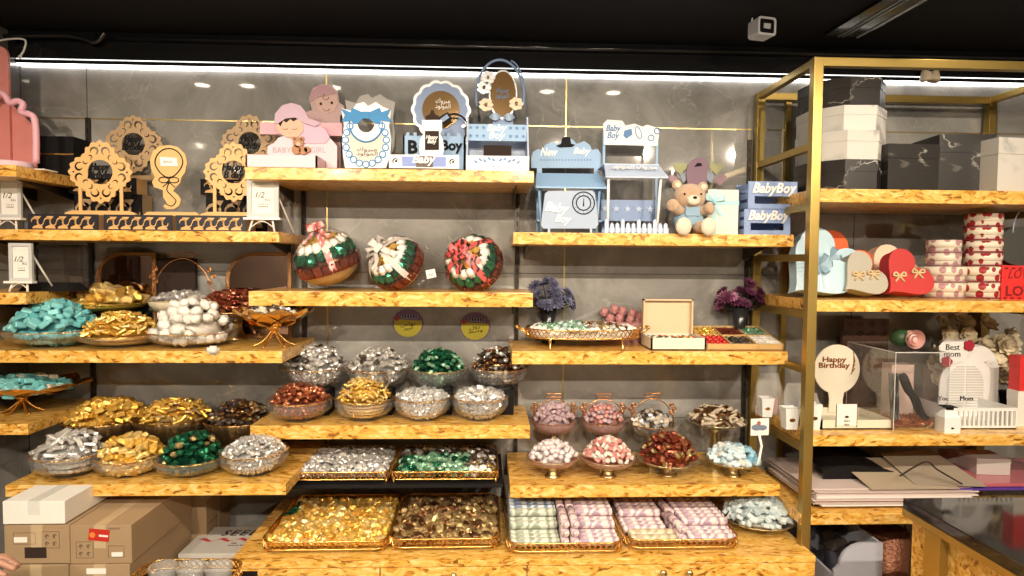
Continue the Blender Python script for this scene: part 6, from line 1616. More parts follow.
def satin_heart(px, py, spx, key, Y, m, rotd, th, label, ribm, lean=12, bow='gather', yaw=0):
    L = Loc(px, key, Y); s = spx * MPP(Y) * .56
    hp = heart(0, 0, s, 40); ca, sa = math.cos(R(rotd)), math.sin(R(rotd))
    hp = [(x * ca - z * sa, x * sa + z * ca) for x, z in hp]
    zmin = min(p[1] for p in hp)
    t = thing('heart_box', label, 'heart box', (L.X, Y, L.z), R(yaw))
    hp = [(x, z - zmin) for x, z in hp]; c0 = -zmin
    T = Matrix.Translation((0, th * .5, 0.002 + th * math.sin(R(lean)))) @ Matrix.Rotation(R(-lean), 4, 'X')
    b = mb(m); b.T = T; b.prism(hp, -th * .25, th * .75); b.build('body', t)
    b = mb(m); b.T = T; b.prism([(x * 1.03, (z - c0) * 1.03 + c0) for x, z in hp], -th * .5, -th * .22); b.build('lid', t)
    b = mb(ribm, True); b.T = T
    if bow == 'gather':
        for k in range(10):
            a = R(rotd) - PI / 2 + (k - 4.5) * .20
            def fn(u, v, a=a, k=k): 
                r = s * (.1 + .78 * u); w = (v - .5) * s * .17 * (.25 + u)
                return (r * math.cos(a) * .8 - w * math.sin(a), -th * .5 - .006 * math.sin(v * PI) * (1.2 - u), c0 + s * .35 * math.cos(R(rotd)) * .4 + r * math.sin(a) * .8 + w * math.cos(a))
            b.grid(fn, 5, 3)
        for k in range(6):
            a = k * PI / 3
            b.grid(lambda u, v, a=a: (s * .32 * math.sin(u * PI) * math.cos(a) - (v - .5) * s * .18 * math.sin(a), -th * .5 - .006 - .016 * math.sin(u * PI), c0 + s * .12 + s * .32 * math.sin(u * PI) * math.sin(a) + (v - .5) * s * .18 * math.cos(a)), 6, 3)
    else:
        for (ox_, oz_) in bow:
            cx_, cz_ = ox_ * s, c0 + oz_ * s
            for s_ in (-1, 1):
                b.tube(smooth_path([(cx_, -th * .5 - .004, cz_), (cx_ + s_ * s * .16, -th * .5 - .008, cz_ + s * .14), (cx_ + s_ * s * .24, -th * .5 - .006, cz_ + s * .02), (cx_, -th * .5 - .004, cz_)], 5), .004, 5)
                b.tube([(cx_, -th * .5 - .004, cz_), (cx_ + s_ * s * .18, -th * .5 - .003, cz_ - s * .22)], .004, 5)
    b.build('ribbon', t)
SKY = mat('light_blue_satin', (.44, .62, .74), .32, noise_amt=.1); ORG = mat('orange_red_satin', (.80, .13, .03), .3, noise_amt=.12); TW = mat('natural_twine_ribbon', (.62, .46, .26), .6)
satin_heart(842, 258, 62, 'U2', -.20, ORG, -35, .06, 'orange red satin heart box behind the light blue ones', ORG, 6)
satin_heart(829, 270, 66, 'U2', -.29, SKY, -35, .05, 'light blue satin heart box, rear one of the two', SKY, 8)
satin_heart(822, 282, 62, 'U2', -.38, SKY, -50, .05, 'light blue satin heart box, front one of the two beside the post', SKY, 14)
satin_heart(866, 284, 44, 'U2', -.40, mat('felt_grey', (.42, .40, .34), .8), -55, .05, 'mottled grey heart box with twine bows', TW, 14, bow=((-.25, .0), (.4, .05)))
satin_heart(895, 268, 50, 'U2', -.22, mat('cream_blush', (.80, .60, .46), .6), -40, .05, 'cream blush heart box standing behind the red one', mat('sand_ribbon', (.50, .40, .28), .6), 6, bow=((-.15, .1),))
satin_heart(910, 288, 48, 'U2', -.40, mat('matte_red_card', (.50, .03, .03), .6), -50, .05, 'dark red heart box with two twine bows', TW, 14, bow=((-.35, -.05), (.4, .08)))
lidbox(868, 884, 268, 'U2', -.12, .06, mat('blush_card', (.66, .42, .36), .6), 'small blush box behind the grey heart box')
def spotpaper(name, ink):
    b_ = _mc.get(name)
    if b_: return b_
    m, N, L, P = newmat(name); tc = N.new('ShaderNodeTexCoord'); mp = N.new('ShaderNodeMapping'); mp.inputs['Scale'].default_value = (1, 1, .85); L.new(tc.outputs['Object'], mp.inputs[0])
    v = N.new('ShaderNodeTexVoronoi'); v.inputs['Scale'].default_value = 34; v.inputs['Randomness'].default_value = .6; L.new(mp.outputs[0], v.inputs[0])
    r = N.new('ShaderNodeValToRGB'); r.color_ramp.interpolation = 'CONSTANT'; r.color_ramp.elements[0].color = ink + (1,); r.color_ramp.elements[1].position = .42; r.color_ramp.elements[1].color = (.78, .72, .60, 1)
    L.new(v.outputs['Distance'], r.inputs[0]); L.new(r.outputs[0], P.inputs['Base Color']); P.inputs['Roughness'].default_value = .45; _mc[name] = m; return m
SPR = spotpaper('white_paper_red_motifs', (.36, .02, .03)); SPM = spotpaper('white_paper_mauve_motifs', (.48, .26, .28))
zq = SH['U2']['z']
def roundbox(pxc, wpx, pyt, pyb, Y, m, lid, label, col_):
    Lc = U(pxc, 290, Y); t = thing('round_box', label, 'round box', (Lc.x, Y, 0)); r = wpx / 2 * MPP(Y)
    z0 = max(zq, U(pxc, pyb, Y - r).z) if pyb < 300 else zq; z1 = U(pxc, pyt, Y - r).z; t.location.z = z0; h = z1 - z0 - .0008
    b = mb(m, True); b.lathe([(0, 0), (r * .97, 0), (r * .97, h - .004), (0, h - .004)], 36); b.build('body', t)
    b = mb(m, True); b.lathe([(r * .975, h * .42), (r, h * .42), (r, h), (r * .99, h), (0, h)], 36); b.build('lid', t)
    b = mb(lid, True); b.tube([((r + .001) * math.cos(a), (r + .001) * math.sin(a), h * .04 + .003) for a in [2 * PI * i / 36 for i in range(36)]], .003, 5, closed=True); b.build('trim_cord', t)
RC = mat('dark_red_cord', (.25, .02, .03), .5); MC = mat('mauve_cord', (.35, .18, .2), .5)
for (yt, yb, w_, lab) in ((283, 301, 40, 'bottom'), (266.5, 283, 41, 'third from the top'), (253, 266.5, 31, 'second from the top'), (239.5, 253, 31, 'top')):
    roundbox(942, w_, yt, yb, -.30, SPM, MC, 'cream round box with mauve motifs, %s of the left stack' % lab, 0)
for (yt, yb, w_, lab) in ((283, 301, 40, 'bottom'), (266.5, 283, 40, 'fifth from the top'), (253, 266.5, 34, 'fourth from the top'), (240.5, 253, 34, 'third from the top'), (227, 240.5, 33, 'second from the top'), (212.5, 227, 33, 'top')):
    roundbox(981, w_, yt, yb, -.32, SPR, RC, 'cream round box with red motifs, %s of the right stack' % lab, 0)
L = Loc(1020, 'U2', -.40); t = L.t('love_box', 'red LOVE lettered box at the right edge', 'box')
b = mb(mat('bright_red_card', (.70, .03, .03), .45)); b.box(L(1001, 0)[0], L(1046, 0)[0], 0, .14, 0, L(0, 265.5)[1], .002); b.build('body', t)
b = mb(mat('deep_red_print', (.22, .005, .01), .5)); b.text('LOVE', .040, L(1022, 0)[0], L(0, 291)[1], 0, .001, width=.13, bold=.03); b.text('LOVE', .034, L(1020, 0)[0], L(0, 274)[1], 0, .001, width=.10, shear=.3)
for i in range(6): b.prism([(p[0], p[1]) for p in circle(L(1005 + 7 * i, 0)[0], L(0, 268.5)[1], .008, 10, .004)], -.001, 0); b.prism(circle(L(1005 + 7 * i, 0)[0], L(0, 298)[1], .008, 10, .004), -.001, 0)
b.build('lettering', t)
L = Loc(1020, SH['U2']['z'] + L(0, 265.5)[1], -.34); t = L.t('round_bag', 'round matt black gift bag with handle on the LOVE box', 'bag')
b = mb(mat('charcoal_card', (.05, .055, .05), .6)); r = 22 * MPP(-.34); cz_ = L(0, 246)[1]; b.prism([(p[0], max(p[1], 0.0)) for p in circle(0, cz_, 25 * MPP(-.34), 36, max(cz_, .02))], 0, .05); b.build('body', t)
b = mb(PALEB, True); b.tube([(.012 * math.cos(a) * 3 - .0, -.003, cz_ + .05 + .085 * math.sin(a)) for a in [PI * i / 16 for i in range(17)]], .002, 6); b.build('handle', t)
b = mb(GOLD); b.box(.02, .06, -.001, 0, cz_ - .02, cz_ - .015); b.build('gold_mark', t)

# --- U3
IV = mat('ivory_board', (.70, .64, .52), .5)
L = Loc(846, 'U3', -.42); t = L.t('happy_birthday_gift_box', 'ivory tray box with round happy birthday sign and small cap card', 'gift box')
x0, x1 = L(821, 0)[0], L(892, 0)[0]; h = L(0, 420)[1] 
b = mb(IV); d_ = .20; b.box(x0, x1, 0, .005, 0, h); b.box(x0, x1, d_ - .005, d_, 0, h); b.box(x0, x0 + .005, 0, d_, 0, h); b.box(x1 - .005, x1, 0, d_, 0, h); b.box(x0, x1, 0, d_, 0, .005); b.build('tray', t)
Ys = -.42 + .195
p = lambda a, c_: L(a, c_, Ys)
b = mb(IV); c0 = p(836, 369); rr = 24 * MPP(Ys)
pts = [(c0[0] + rr * math.cos(a), c0[1] + rr * 1.06 * math.sin(a)) for a in [-PI / 2 + .35 + (2 * PI - .7) * i / 40 for i in range(41)]]
w_ = .030; pts += [(c0[0] - w_ * .9, c0[1] - rr * 1.3), (c0[0] - w_, h * .5), (c0[0] + w_, h * .5), (c0[0] + w_ * .9, c0[1] - rr * 1.3)]
b.prism(pts, .188, .194); b.build('round_sign', t)
b = mb(mat('copper_lettering', (.30, .09, .02), .3, .5)); b.text('Happy\nBirthday', .052, c0[0] - .012, c0[1] + .025, .188, .003, width=.125, bold=.015)
for i in range(5): b.tube([(c0[0] + .055 + .004 * i, .186, c0[1] - .02 + .012 * i), (c0[0] + .072 - .002 * i, .186, c0[1] + .005 + .016 * i)], .0018, 4); 
b.build('lettering', t)
b = mb(PAPER); q0, q1 = L(836, 421)[0], L(856, 421)[0]; b.box(q0, q1, -.004, -.001, .015, L(0, 404)[1]); b.mat(HAIR); b.tube([(q0 - .001, -.003, .01), (q0 - .001, -.003, L(0, 404)[1])], .0015, 4); b.tube([(q1 + .001, -.003, .01), (q1 + .001, -.003, L(0, 404)[1])], .0015, 4)
b.text('2023', .008, (q0 + q1) / 2, .033, -.004, .001); b.text('class', .008, (q0 + q1) / 2, .020, -.004, .001, shear=.3); cz_ = .048; b.prism([((q0 + q1) / 2 - .010, cz_), ((q0 + q1) / 2, cz_ + .005), ((q0 + q1) / 2 + .010, cz_), ((q0 + q1) / 2, cz_ - .005)], -.006, -.004); b.build('cap_card', t)
# brown fretted panel behind
L = Loc(863, 'U3', -.10); t = L.t('carved_panel', 'dark brown carved wooden panel at the back of the third shelf', 'panel')
WD2 = mat('walnut_carving', (.10, .045, .025), .45, nscale=9, noise_amt=.3)
b = mb(WD2); x0, x1, zt_ = L(841, 0)[0], L(886, 0)[0], L(0, 319)[1]; b.box(x0, x1, 0, .02, 0, zt_); b.build('board', t)
b = mb(mat('walnut_relief', (.16, .07, .035), .4))
for i in range(4):
    for j in range(9): b.tube([(x0 + (i + .5) * (x1 - x0) / 4 + .014 * math.cos(a), -.002, (j + .5) * zt_ / 9 + .012 * math.sin(a)) for a in [PI / 2 * k for k in range(4)]], .002, 4, closed=True)
b.build('relief', t)
# acrylic case
L = Loc(925, 'U3', -.44); t = L.t('acrylic_case', 'clear acrylic display case with black satin and copper shreds inside', 'display case')
x0, x1 = L(893, 0)[0], L(947, 0)[0]; h = L(0, 353)[1]; dd = .30
b = mb(ACRYL)
for (a, c_, e, f_, g_, i_) in ((x0, x1, 0, .003, 0, h), (x0, x1, dd - .003, dd, 0, h), (x0, x0 + .003, .003, dd - .003, 0, h), (x1 - .003, x1, .003, dd - .003, 0, h), (x0, x1, 0, dd, h, h + .003)): b.box(a, c_, e, f_, g_, i_)
b.build('clear_walls', t)
b = mb(mat('clear_edge', (.62, .62, .60), .2)); 
for (a, c_) in ((x0, 0), (x1, 0), (x0, dd), (x1, dd)): b.box(a - .0008, a + .0012, c_ - .0008, c_ + .0012, 0, h)
for zz_ in (h,):
    b.box(x0, x1, -.0008, .0012, zz_, zz_ + .003); b.box(x0 - .0008, x0 + .0012, 0, dd, zz_, zz_ + .003); b.box(x0, x1, dd, dd + .002, zz_, zz_ + .003)
b.build('bright_edges', t)
b = mb(F_COPPER); q_ = random.Random(3)
for i in range(420):
    x_, y_ = q_.uniform(x0 + .01, x1 - .01), q_.uniform(.01, .16); a = q_.uniform(0, PI); z_ = q_.uniform(.004, .036 * (1 - y_ * 2)); l_ = .012
    b.tube([(x_ - l_ * math.cos(a), y_, z_), (x_, y_ + .006, z_ + .006), (x_ + l_ * math.cos(a), y_ + .01 * math.sin(a), z_)], .0014, 4)
o = b.build('copper_shreds', None, (L.X, L.Y, L.z)); o['kind'] = 'stuff'; tag(o, 'crinkled copper paper shreds on the floor of the acrylic case', 'paper shreds')
b = mb(mat('black_satin', (.012, .010, .012), .3), True)
for (xa, xb) in ((L(901, 0)[0], L(899, 0)[0]), (L(908, 0)[0], L(930, 0)[0])):
    zt_ = L(0, 376)[1]
    b.grid(lambda u, v: (xa + (xb - xa) * u + (v - .5) * .040 * (1 - .2 * u), .05 + .03 * math.sin(v * 9) * .3 - .03 * u, zt_ * (1 - u) + .03 * u + .006 * math.sin(u * 14)), 14, 6)
    b.grid(lambda u, v: (xa + (xb - xa) * u + (v - .5) * .040 * (1 - .2 * u), .056 + .03 * math.sin(v * 9) * .3 - .03 * u, zt_ * (1 - u) + .03 * u + .006 * math.sin(u * 14)), 14, 6)
o = b.build('satin_ribbon', None, (L.X, L.Y, L.z)); tag(o, 'black satin ribbon draped inside the acrylic case', 'ribbon')
b = mb(mat('blush_panel', (.62, .46, .40), .5)); b.box(L(918, 0)[0], L(942, 0)[0], .16, .22, 0.001, L(0, 372)[1]); o = b.build('blush_box', None, (L.X, L.Y, L.z)); tag(o, 'pale blush box standing inside the acrylic case', 'box')
zc3 = h + .003
# rose ball on the case
t = thing('rose', 'pale pink fabric rose in dark green leaves on the acrylic case', 'flower', (U(905, 345, -.34).x, -.34, L.z + zc3)); rr = 11.5 * MPP(-.34)
b = mb(mat('dark_leaf', (.02, .06, .02), .5), True); b.ball((-.014, .004, rr * .95), rr * .9, 2, (1, 1, .95), .04); b.build('leaves', t)
b = mb(mat('rose_petals', (.72, .46, .42), .5), True)
for k, (rad, n_) in enumerate(((1, 6), (.72, 5), (.4, 4))):
    for j in range(n_):
        a0 = 2 * PI * j / n_ + k * .5
        b.grid(lambda u, v, a0=a0, rad=rad: (.008 + rr * .85 * rad * math.cos(a0 + (v - .5) * 1.5) * math.sin(.4 + u * 1.3), -.010 - rr * (.15 + .75 * u) - .002 * k, rr * .95 + rr * .85 * rad * math.sin(a0 + (v - .5) * 1.5) * math.sin(.4 + u * 1.3)), 4, 5)
b.ball((.008, -.012, rr * .95), rr * .72, 2); b.build('petals', t)
# cream flowers mass
L = Loc(972, 'U3', -.13); t = L.t('flower_arrangement', 'large cream artificial flower arrangement behind the white arch', 'flowers')
CRM = mat('cream_petals', (.78, .68, .50), .7, noise_amt=.3, nscale=40)
q_ = random.Random(8)
b = mb(BLACK, True); b.lathe([(0, 0), (.045, 0), (.055, .09), (.05, .09), (0, .085)], 20, cx=.13, cy=-.06); b.lathe([(0, 0), (.05, 0), (.06, .12), (.05, .12), (0, .11)], 20); b.build('pot', t)
for i in range(84):
    if i < 70: x_ = q_.uniform(-40, 36); y_ = 318 + 62 * q_.random() ** 1.2; 
    else: x_ = q_.uniform(18, 42); y_ = q_.uniform(358, 380)
    if y_ < 335 and x_ > 20: y_ += 16
    xx, zz_ = L(972 + x_, y_); rr = q_.uniform(.030, .044)
    b = mb(CRM, True); b.T = Matrix.Translation((xx, q_.uniform(-.05, .02), zz_)) @ Euler((q_.uniform(.6, 1.6), q_.uniform(-.6, .6), 0)).to_matrix().to_4x4()
    for k in range(2):
        for j in range(6):
            aa = 2 * PI * (j + .5 * k) / 6
            b.grid(lambda u, v, aa=aa, k=k: (rr * (.1 + .9 * u) * math.cos(aa) * (1 - .3 * k) - (v - .5) * rr * .8 * math.sin(PI * u * .9 + .1) * math.sin(aa), rr * (.1 + .9 * u) * math.sin(aa) * (1 - .3 * k) + (v - .5) * rr * .8 * math.sin(PI * u * .9 + .1) * math.cos(aa), rr * (.25 + .3 * k) * u * u + rr * .1 * math.cos(v * 6)), 3, 3)
    b.build('blossom', t)
# white arch gift stand
L = Loc(976, 'U3', -.42); t = L.t('arch_gift_stand', 'white louvred arch gift stand with red flowers and picket tray', 'gift stand')
Ya = -.24; P2 = lambda a, c_: L(a, c_, Ya); dy = Ya + .42
def archp(xl, xr, yt, yb):
    x0, x1 = P2(xl, yb)[0], P2(xr, yb)[0]; r = (x1 - x0) / 2; zt_ = P2((xl + xr) / 2, yt)[1]
    return [(x0, P2((xl + xr) / 2, yb)[1]), (x1, P2((xl + xr) / 2, yb)[1])] + [((x0 + x1) / 2 + r * math.cos(a), zt_ - r + r * math.sin(a)) for a in [PI * i / 24 for i in range(25)]]
b = mb(WHITEP); b.prism(archp(950, 1003, 345, 424), dy + .03, dy + .04); b.build('rear_arch', t)
b = mb(WHITEP); b.prism(archp(938, 992, 357, 424), dy, dy + .006)
b.build('front_arch', t)
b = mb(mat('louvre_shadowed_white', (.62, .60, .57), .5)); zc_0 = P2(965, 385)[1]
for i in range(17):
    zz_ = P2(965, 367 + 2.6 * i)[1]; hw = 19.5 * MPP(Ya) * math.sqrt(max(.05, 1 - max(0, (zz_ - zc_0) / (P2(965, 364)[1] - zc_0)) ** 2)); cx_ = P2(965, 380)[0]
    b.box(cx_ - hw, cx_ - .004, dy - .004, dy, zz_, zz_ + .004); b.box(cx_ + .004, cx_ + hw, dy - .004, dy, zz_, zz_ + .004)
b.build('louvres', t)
b = mb(WHITEP); b.prism([P2(a, c_) for a, c_ in [(938, 362), (937, 346), (944, 338), (955, 340), (966, 338), (968, 350), (962, 360), (950, 364)]], dy - .012, dy - .008); b.build('plaque', t)
b = mb(HAIR); b.text('Best\nmom', .05, *P2(950, 350), dy - .012, .002, width=.066); b.build('lettering', t)
b = mb(mat('dark_red_felt', (.36, .01, .03), .7))
for (a, c_) in ((966, 345), (944, 361)):
    p_ = P2(a, c_); r = 5.6 * MPP(Ya)
    for i in range(5): aa = 2 * PI * i / 5; b.prism(circle(p_[0] + r * .55 * math.cos(aa), p_[1] + r * .55 * math.sin(aa), r * .5, 10), dy - .018 - .0007 * i, dy - .013)
b.build('red_flower', t)
b = mb(WHITEP); x0, x1, h = L(950, 0)[0], L(1016, 0)[0], L(0, 408)[1]
b.box(x0, x1, 0, .005, 0, .012); b.box(x0, x1, 0, .005, h - .012, h); b.box(x0, x0 + .005, .005, .18, 0, h); b.box(x1 - .005, x1, .005, .18, 0, h); b.box(x0, x1, 0, .2, 0, .004)
for i in range(15): xx = x0 + (x1 - x0) * i / 14; b.box(xx - .004, xx + .004, 0, .005, .012, h - .012)
b.build('picket_tray', t)
b = mb(HAIR); b.text('For You', .018, L(960, 0)[0], L(0, 407)[1] + .006, .12, .003); b.text('Mom', .018, L(990, 0)[0], L(0, 407)[1] + .006, .12, .003); b.build('small_lettering', t)
# little white house box
L = Loc(952, 'U3', -.475); t = L.t('mini_carton', 'small white gable carton with black graduation cap motif', 'carton')
w_ = 8.5 * MPP(-.475); h = L(0, 418)[1]; hh = L(0, 408)[1]
b = mb(WHITEP); b.box(-w_, w_, 0, .05, 0, h); b.add([(-w_, 0, h), (w_, 0, h), (w_, .05, h), (-w_, .05, h), (-w_ * .4, .025, hh), (w_ * .4, .025, hh)], [(0, 1, 5, 4), (2, 3, 4, 5), (1, 2, 5), (3, 0, 4)], False); b.build('carton', t)
b = mb(BLACK); b.prism([(-.008, .018), (0, .022), (.008, .018), (0, .014)], -.001, 0); b.box(-.022, .022, .005, .045, hh - .001, hh + .002); b.box(-.012, .012, .012, .036, hh - .010, hh - .001); b.build('cap_motif', t)
lidbox(1017, 1048, 372, SH['U3']['z'] + .075, -.38, .05, mat('bright_red_card', (0, 0, 0)), 'red box stacked on the white boxes at the right edge')
lidbox(1006, 1046, 391, 'U3', -.38, .16, PAPER, 'white box under the red box at the right edge') if False else None
t = lidbox(1015, 1052, 391.5, 'U3', -.385, .05, PAPER, 'white box under the red box at the right edge')
for o in bpy.data.objects:
    if o.get('label') == 'red box stacked on the white boxes at the right edge': o.location.z = SH['U3']['z'] + (U(1026, 391.5, -.385).z - SH['U3']['z']) + .001
# bags and little pots at the left of the third shelf
def pot(px, pyt, Y, w_px, label, m=WHITEP):
    L = Loc(px, 'U3', Y); t = L.t('small_pot', label, 'pot'); h = L(0, pyt)[1]; r = w_px / 2 * MPP(Y)
    b = mb(m); b.add([(-r * .75, -r * .75, 0), (r * .75, -r * .75, 0), (r * .75, r * .75, 0), (-r * .75, r * .75, 0), (-r, -r, h), (r, -r, h), (r, r, h), (-r, r, h)], [(3, 2, 1, 0), (0, 1, 5, 4), (1, 2, 6, 5), (2, 3, 7, 6), (3, 0, 4, 7)], False)
    b.add([(-r * .93, -r * .93, h - .008), (r * .93, -r * .93, h - .008), (r * .93, r * .93, h - .008), (-r * .93, r * .93, h - .008)], [(0, 1, 2, 3)], False); b.build('pot', t)
    b = mb(GOLD); b.prism(circle(0, h * .45, r * .42, 12, r * .25), -r * .90, -r * .86); b.build('gold_emblem', t)
pot(789, 407, -.40, 15, 'small white tapered pot with gold emblem beside the brass post')
pot(765, 397, -.22, 13, 'small cream pot with gold emblem inside a clear bag, back left')
pot(811, 403, -.40, 15, 'small white pot half hidden behind the brass post')
for (px, pyt, Y, w_px, lab, inner) in ((768, 374, -.19, 30, 'clear cellophane bag standing at the back left corner', (.60, .30, .26)), (795, 384, -.27, 30, 'clear cellophane bag behind the small white pot', (.30, .36, .46)), (808, 394, -.31, 26, 'clear cellophane bag beside the ivory tray box', (.55, .52, .48))):
    L = Loc(px, 'U3', Y); t = L.t('clear_bag', lab, 'bag'); h = L(0, pyt)[1]; w_ = w_px / 2 * MPP(Y); q_ = random.Random(px)
    b = mb(BAGFILM); 
    for s_ in (-1, 1):
        b.grid(lambda u, v, s_=s_: ((u - .5) * 2 * w_ * (1 - .35 * v * v) , s_ * .035 * (1 - v * .9) * (1 - .5 * abs(2 * u - 1) ** 2) + .004 * math.sin(u * 17 + v * 11), h * v + .003), 10, 10)
    b.build('film', t)
    b = mb(mat('bag_content_%d' % px, inner, .6)); b.box(-w_ * .5, w_ * .5, -.02, .02, .003, h * .42, .004); b.build('contents', t)
L = Loc(760, 'U3', -.475); 
t = thing('price_card', 'small printed card on a white stand at the third shelf corner', 'card', (U(760, 423, -.43).x, -.43, SH['U3']['z'] - .018), R(8))
b = mb(PAPER); b.box(-.036, .036, 0, .002, .0, .062); b.build('card', t)
b = mb(mat('print_blue_grey', (.16, .20, .28), .5)); b.prism(circle(-.012, .03, .022, 14, .012), -.001, 0); b.prism(circle(.010, .028, .018, 14, .010), -.0012, 0); b.mat(mat('print_rust', (.35, .12, .06), .5)); b.prism(circle(-.005, .045, .008, 10), -.0012, 0); b.build('picture', t)
b = mb(WHITE, True); b.tube([(0, .004, .002), (.01, .002, -.04), (.0, .0, -.09), (-.01, 0, -.11)], .005, 6); b.build('stand', t)

# --- U4 papers
z4 = SH['U4']['z']; q_ = random.Random(5)
zt_ = U(880, 483, -.40).z; n = 16
cols_ = [(.64, .54, .52), (.72, .64, .60), (.52, .40, .38), (.76, .72, .68), (.10, .07, .06)]
for i in range(n):
    c_ = cols_[4 if i < 2 else (3 if i in (3, 4, 9) else i % 3)]
    zz0 = z4 + (zt_ - z4) * i / n; zz1 = z4 + (zt_ - z4) * (i + .9) / n
    x0 = U(816 - (6 if i > 3 else 0), 505, -.43).x + q_.uniform(-.01, .01); x1 = U(968, 505, -.43).x + q_.uniform(-.02, .02)
    b = mb(mat('sheet_%d%d%d' % tuple(int(v * 100) for v in c_), c_, .6)); b.box(0, x1 - x0, 0, .36, 0, zz1 - zz0)
    o = b.build('paper_ream', None, (x0, -.455 + q_.uniform(-.01, .01) + (.02 if i < 3 else 0), zz0)); tag(o, 'flat sheet bundle in the pale pink and white paper stack', 'paper', 'paper bundles on the lowest frame shelf')
zs4 = zt_ + .001
def sheet(pts, z, m, label, name='paper_sheet', curl_=.0, th=.002):
    c = Vector((sum(p[0] for p in pts) / len(pts), sum(p[1] for p in pts) / len(pts), z)); b = mb(m)
    v = [(p[0] - c.x, p[1] - c.y, p[2] if len(p) > 2 else 0) for p in pts]; n_ = len(v)
    b.add(v + [(a, b_, d + th) for a, b_, d in v], [tuple(range(n_ - 1, -1, -1)), tuple(range(n_, 2 * n_))] + [(i, (i + 1) % n_, n_ + (i + 1) % n_, n_ + i) for i in range(n_)], False)
    o = b.build(name, None, c); tag(o, label, 'paper')
def pz(px, py, z): p = UZ(px, py, z); return (p.x, max(-.47, min(-.06, p.y)))
sheet([(*pz(872, 490, zs4), 0.0), (*pz(962, 490, zs4), 0.0), (*pz(925, 470, zs4), .045), (*pz(834, 470, zs4), .05)], zs4, mat('tan_card_sheet', (.42, .35, .26), .5), 'large tan card sheet lying on top of the paper stack')
sheet([(*pz(915, 487, zs4), .004), (*pz(987, 489, zs4), .004), (*pz(930, 468, zs4), .07), (*pz(880, 470, zs4), .06)], zs4 + .004, mat('grey_tan_sheet', (.34, .29, .23), .4), 'second tan sheet lying across the pile near the middle')
b = mb(mat('rosy_film', (.50, .12, .16), .2, coat=.5)); b.box(0, .62, 0, .30, 0, .012, .003); o = b.build('film_sheet', None, (U(955, 490, -.44).x, -.45, zs4)); tag(o, 'glossy rose pink film sheets at the right of the pile', 'film')
b = mb(mat('violet_film', (.10, .05, .35), .3)); b.box(0, .62, 0, .30, 0, .006); o = b.build('film_sheet', None, (U(945, 492, -.44).x, -.462, zs4 - .008)); tag(o, 'thin violet film sheet edge under the pink film', 'film')
lidbox(976, 1010, 459, zs4 + .013, -.36, .12, mat('greyish_white_card', (.50, .47, .45), .5), 'white carton lying on the pink film sheets', R(-6))
lidbox(957, 974, 456, zs4 + .013, -.24, .10, mat('greyish_white_card', (0, 0, 0)), 'narrow pale carton behind the white carton on the film', R(5))
b = mb(BLACKM, True); x0 = U(806, 470, -.2).x
b.grid(lambda u, v: (x0 - .02 + .36 * u, -.36 + .3 * v, zs4 + .005 + .115 * math.sin(PI * min(1, u * 1.0 + .08)) ** .5 * (.5 + .5 * v) * (1 - .55 * u) + .006 * math.sin(u * 23) * math.sin(v * 9)), 18, 8)
b.grid(lambda u, v: (x0 - .02 + .36 * u, -.36, zs4 + .001 + v * (.004 + .0575 * math.sin(PI * min(1, u + .08)) ** .5 * (1 - .55 * u))), 18, 2)
o = b.build('black_bag', None); tag(o, 'black cloth bag slumped on the papers behind the brass post', 'bag')
b = mb(HAIR, True); p1, p2, p3 = UZ(905, 474, zs4 + .06), UZ(935, 462, zs4 + .09), UZ(952, 482, zs4 + .02)
b.tube(smooth_path([UZ(900, 476, zs4 + .05), UZ(925, 462, zs4 + .10), UZ(938, 470, zs4 + .07), UZ(962, 484, zs4 + .02)], 8), .003, 6); o = b.build('cord', None); tag(o, 'thin dark cord trailing over the tan sheets', 'cord')
# bin below
zf = 1.5 - (555 - 262) / F_PX * 2.15
t = thing('storage_bin', 'rounded pale grey storage bin under the lowest frame shelf', 'bin', (U(862, 556, -.48).x, -.46, 0))
b = mb(mat('pale_grey_plastic', (.50, .52, .62), .35)); 
pr = [(-.09, 0), (.09, 0), (.09, zf), (.02, zf)] + [(.02 - .09 * math.sin(a) * 1.0, zf - .08 + .08 * math.cos(a)) for a in [PI / 2 * i / 6 for i in range(1, 7)]] + [(-.09, zf - .1)]
b.prism(pr, 0, .012); b.box(-.09, -.08, .012, .38, 0, zf - .12); b.box(.08, .09, .012, .38, 0, zf - .002); b.box(-.09, .09, .37, .38, 0, zf - .06); b.box(-.09, .09, 0, .38, 0, .01); b.build('bin', t)
b = mb(SMOKE, True)
q_ = random.Random(2)
for i in range(14):
    c_ = (q_.uniform(-.06, .06), q_.uniform(.06, .34), zf - q_.uniform(.0, .09)); b.ball(c_, q_.uniform(.025, .045), 2, (1, 1, .7), .18)
o = b.build('plastic_wraps', None, t.location); o['kind'] = 'stuff'; tag(o, 'crumpled clear plastic wrapping heaped in the grey bin', 'plastic wrap')
t = thing('wire_basket', 'dark copper round basket behind the grey bin', 'basket', (U(893, 560, -.35).x, -.30, 0)); b = mb(mat('copper_weave', (.22, .09, .05), .4, .6, bump=.5, bscale=80), True); zz_ = zf - .02; b.lathe([(0, 0), (.07, 0), (.085, zz_), (.08, zz_), (.065, .01), (0, .012)], 24, flute=12, famp=.03); b.build('basket', t)
b = mb(COPPER); b.tube([(.08 * math.cos(a), 0, zz_ + .09 * math.sin(a)) for a in [PI * i / 14 for i in range(15)]], .003, 6); b.build('handle', t)

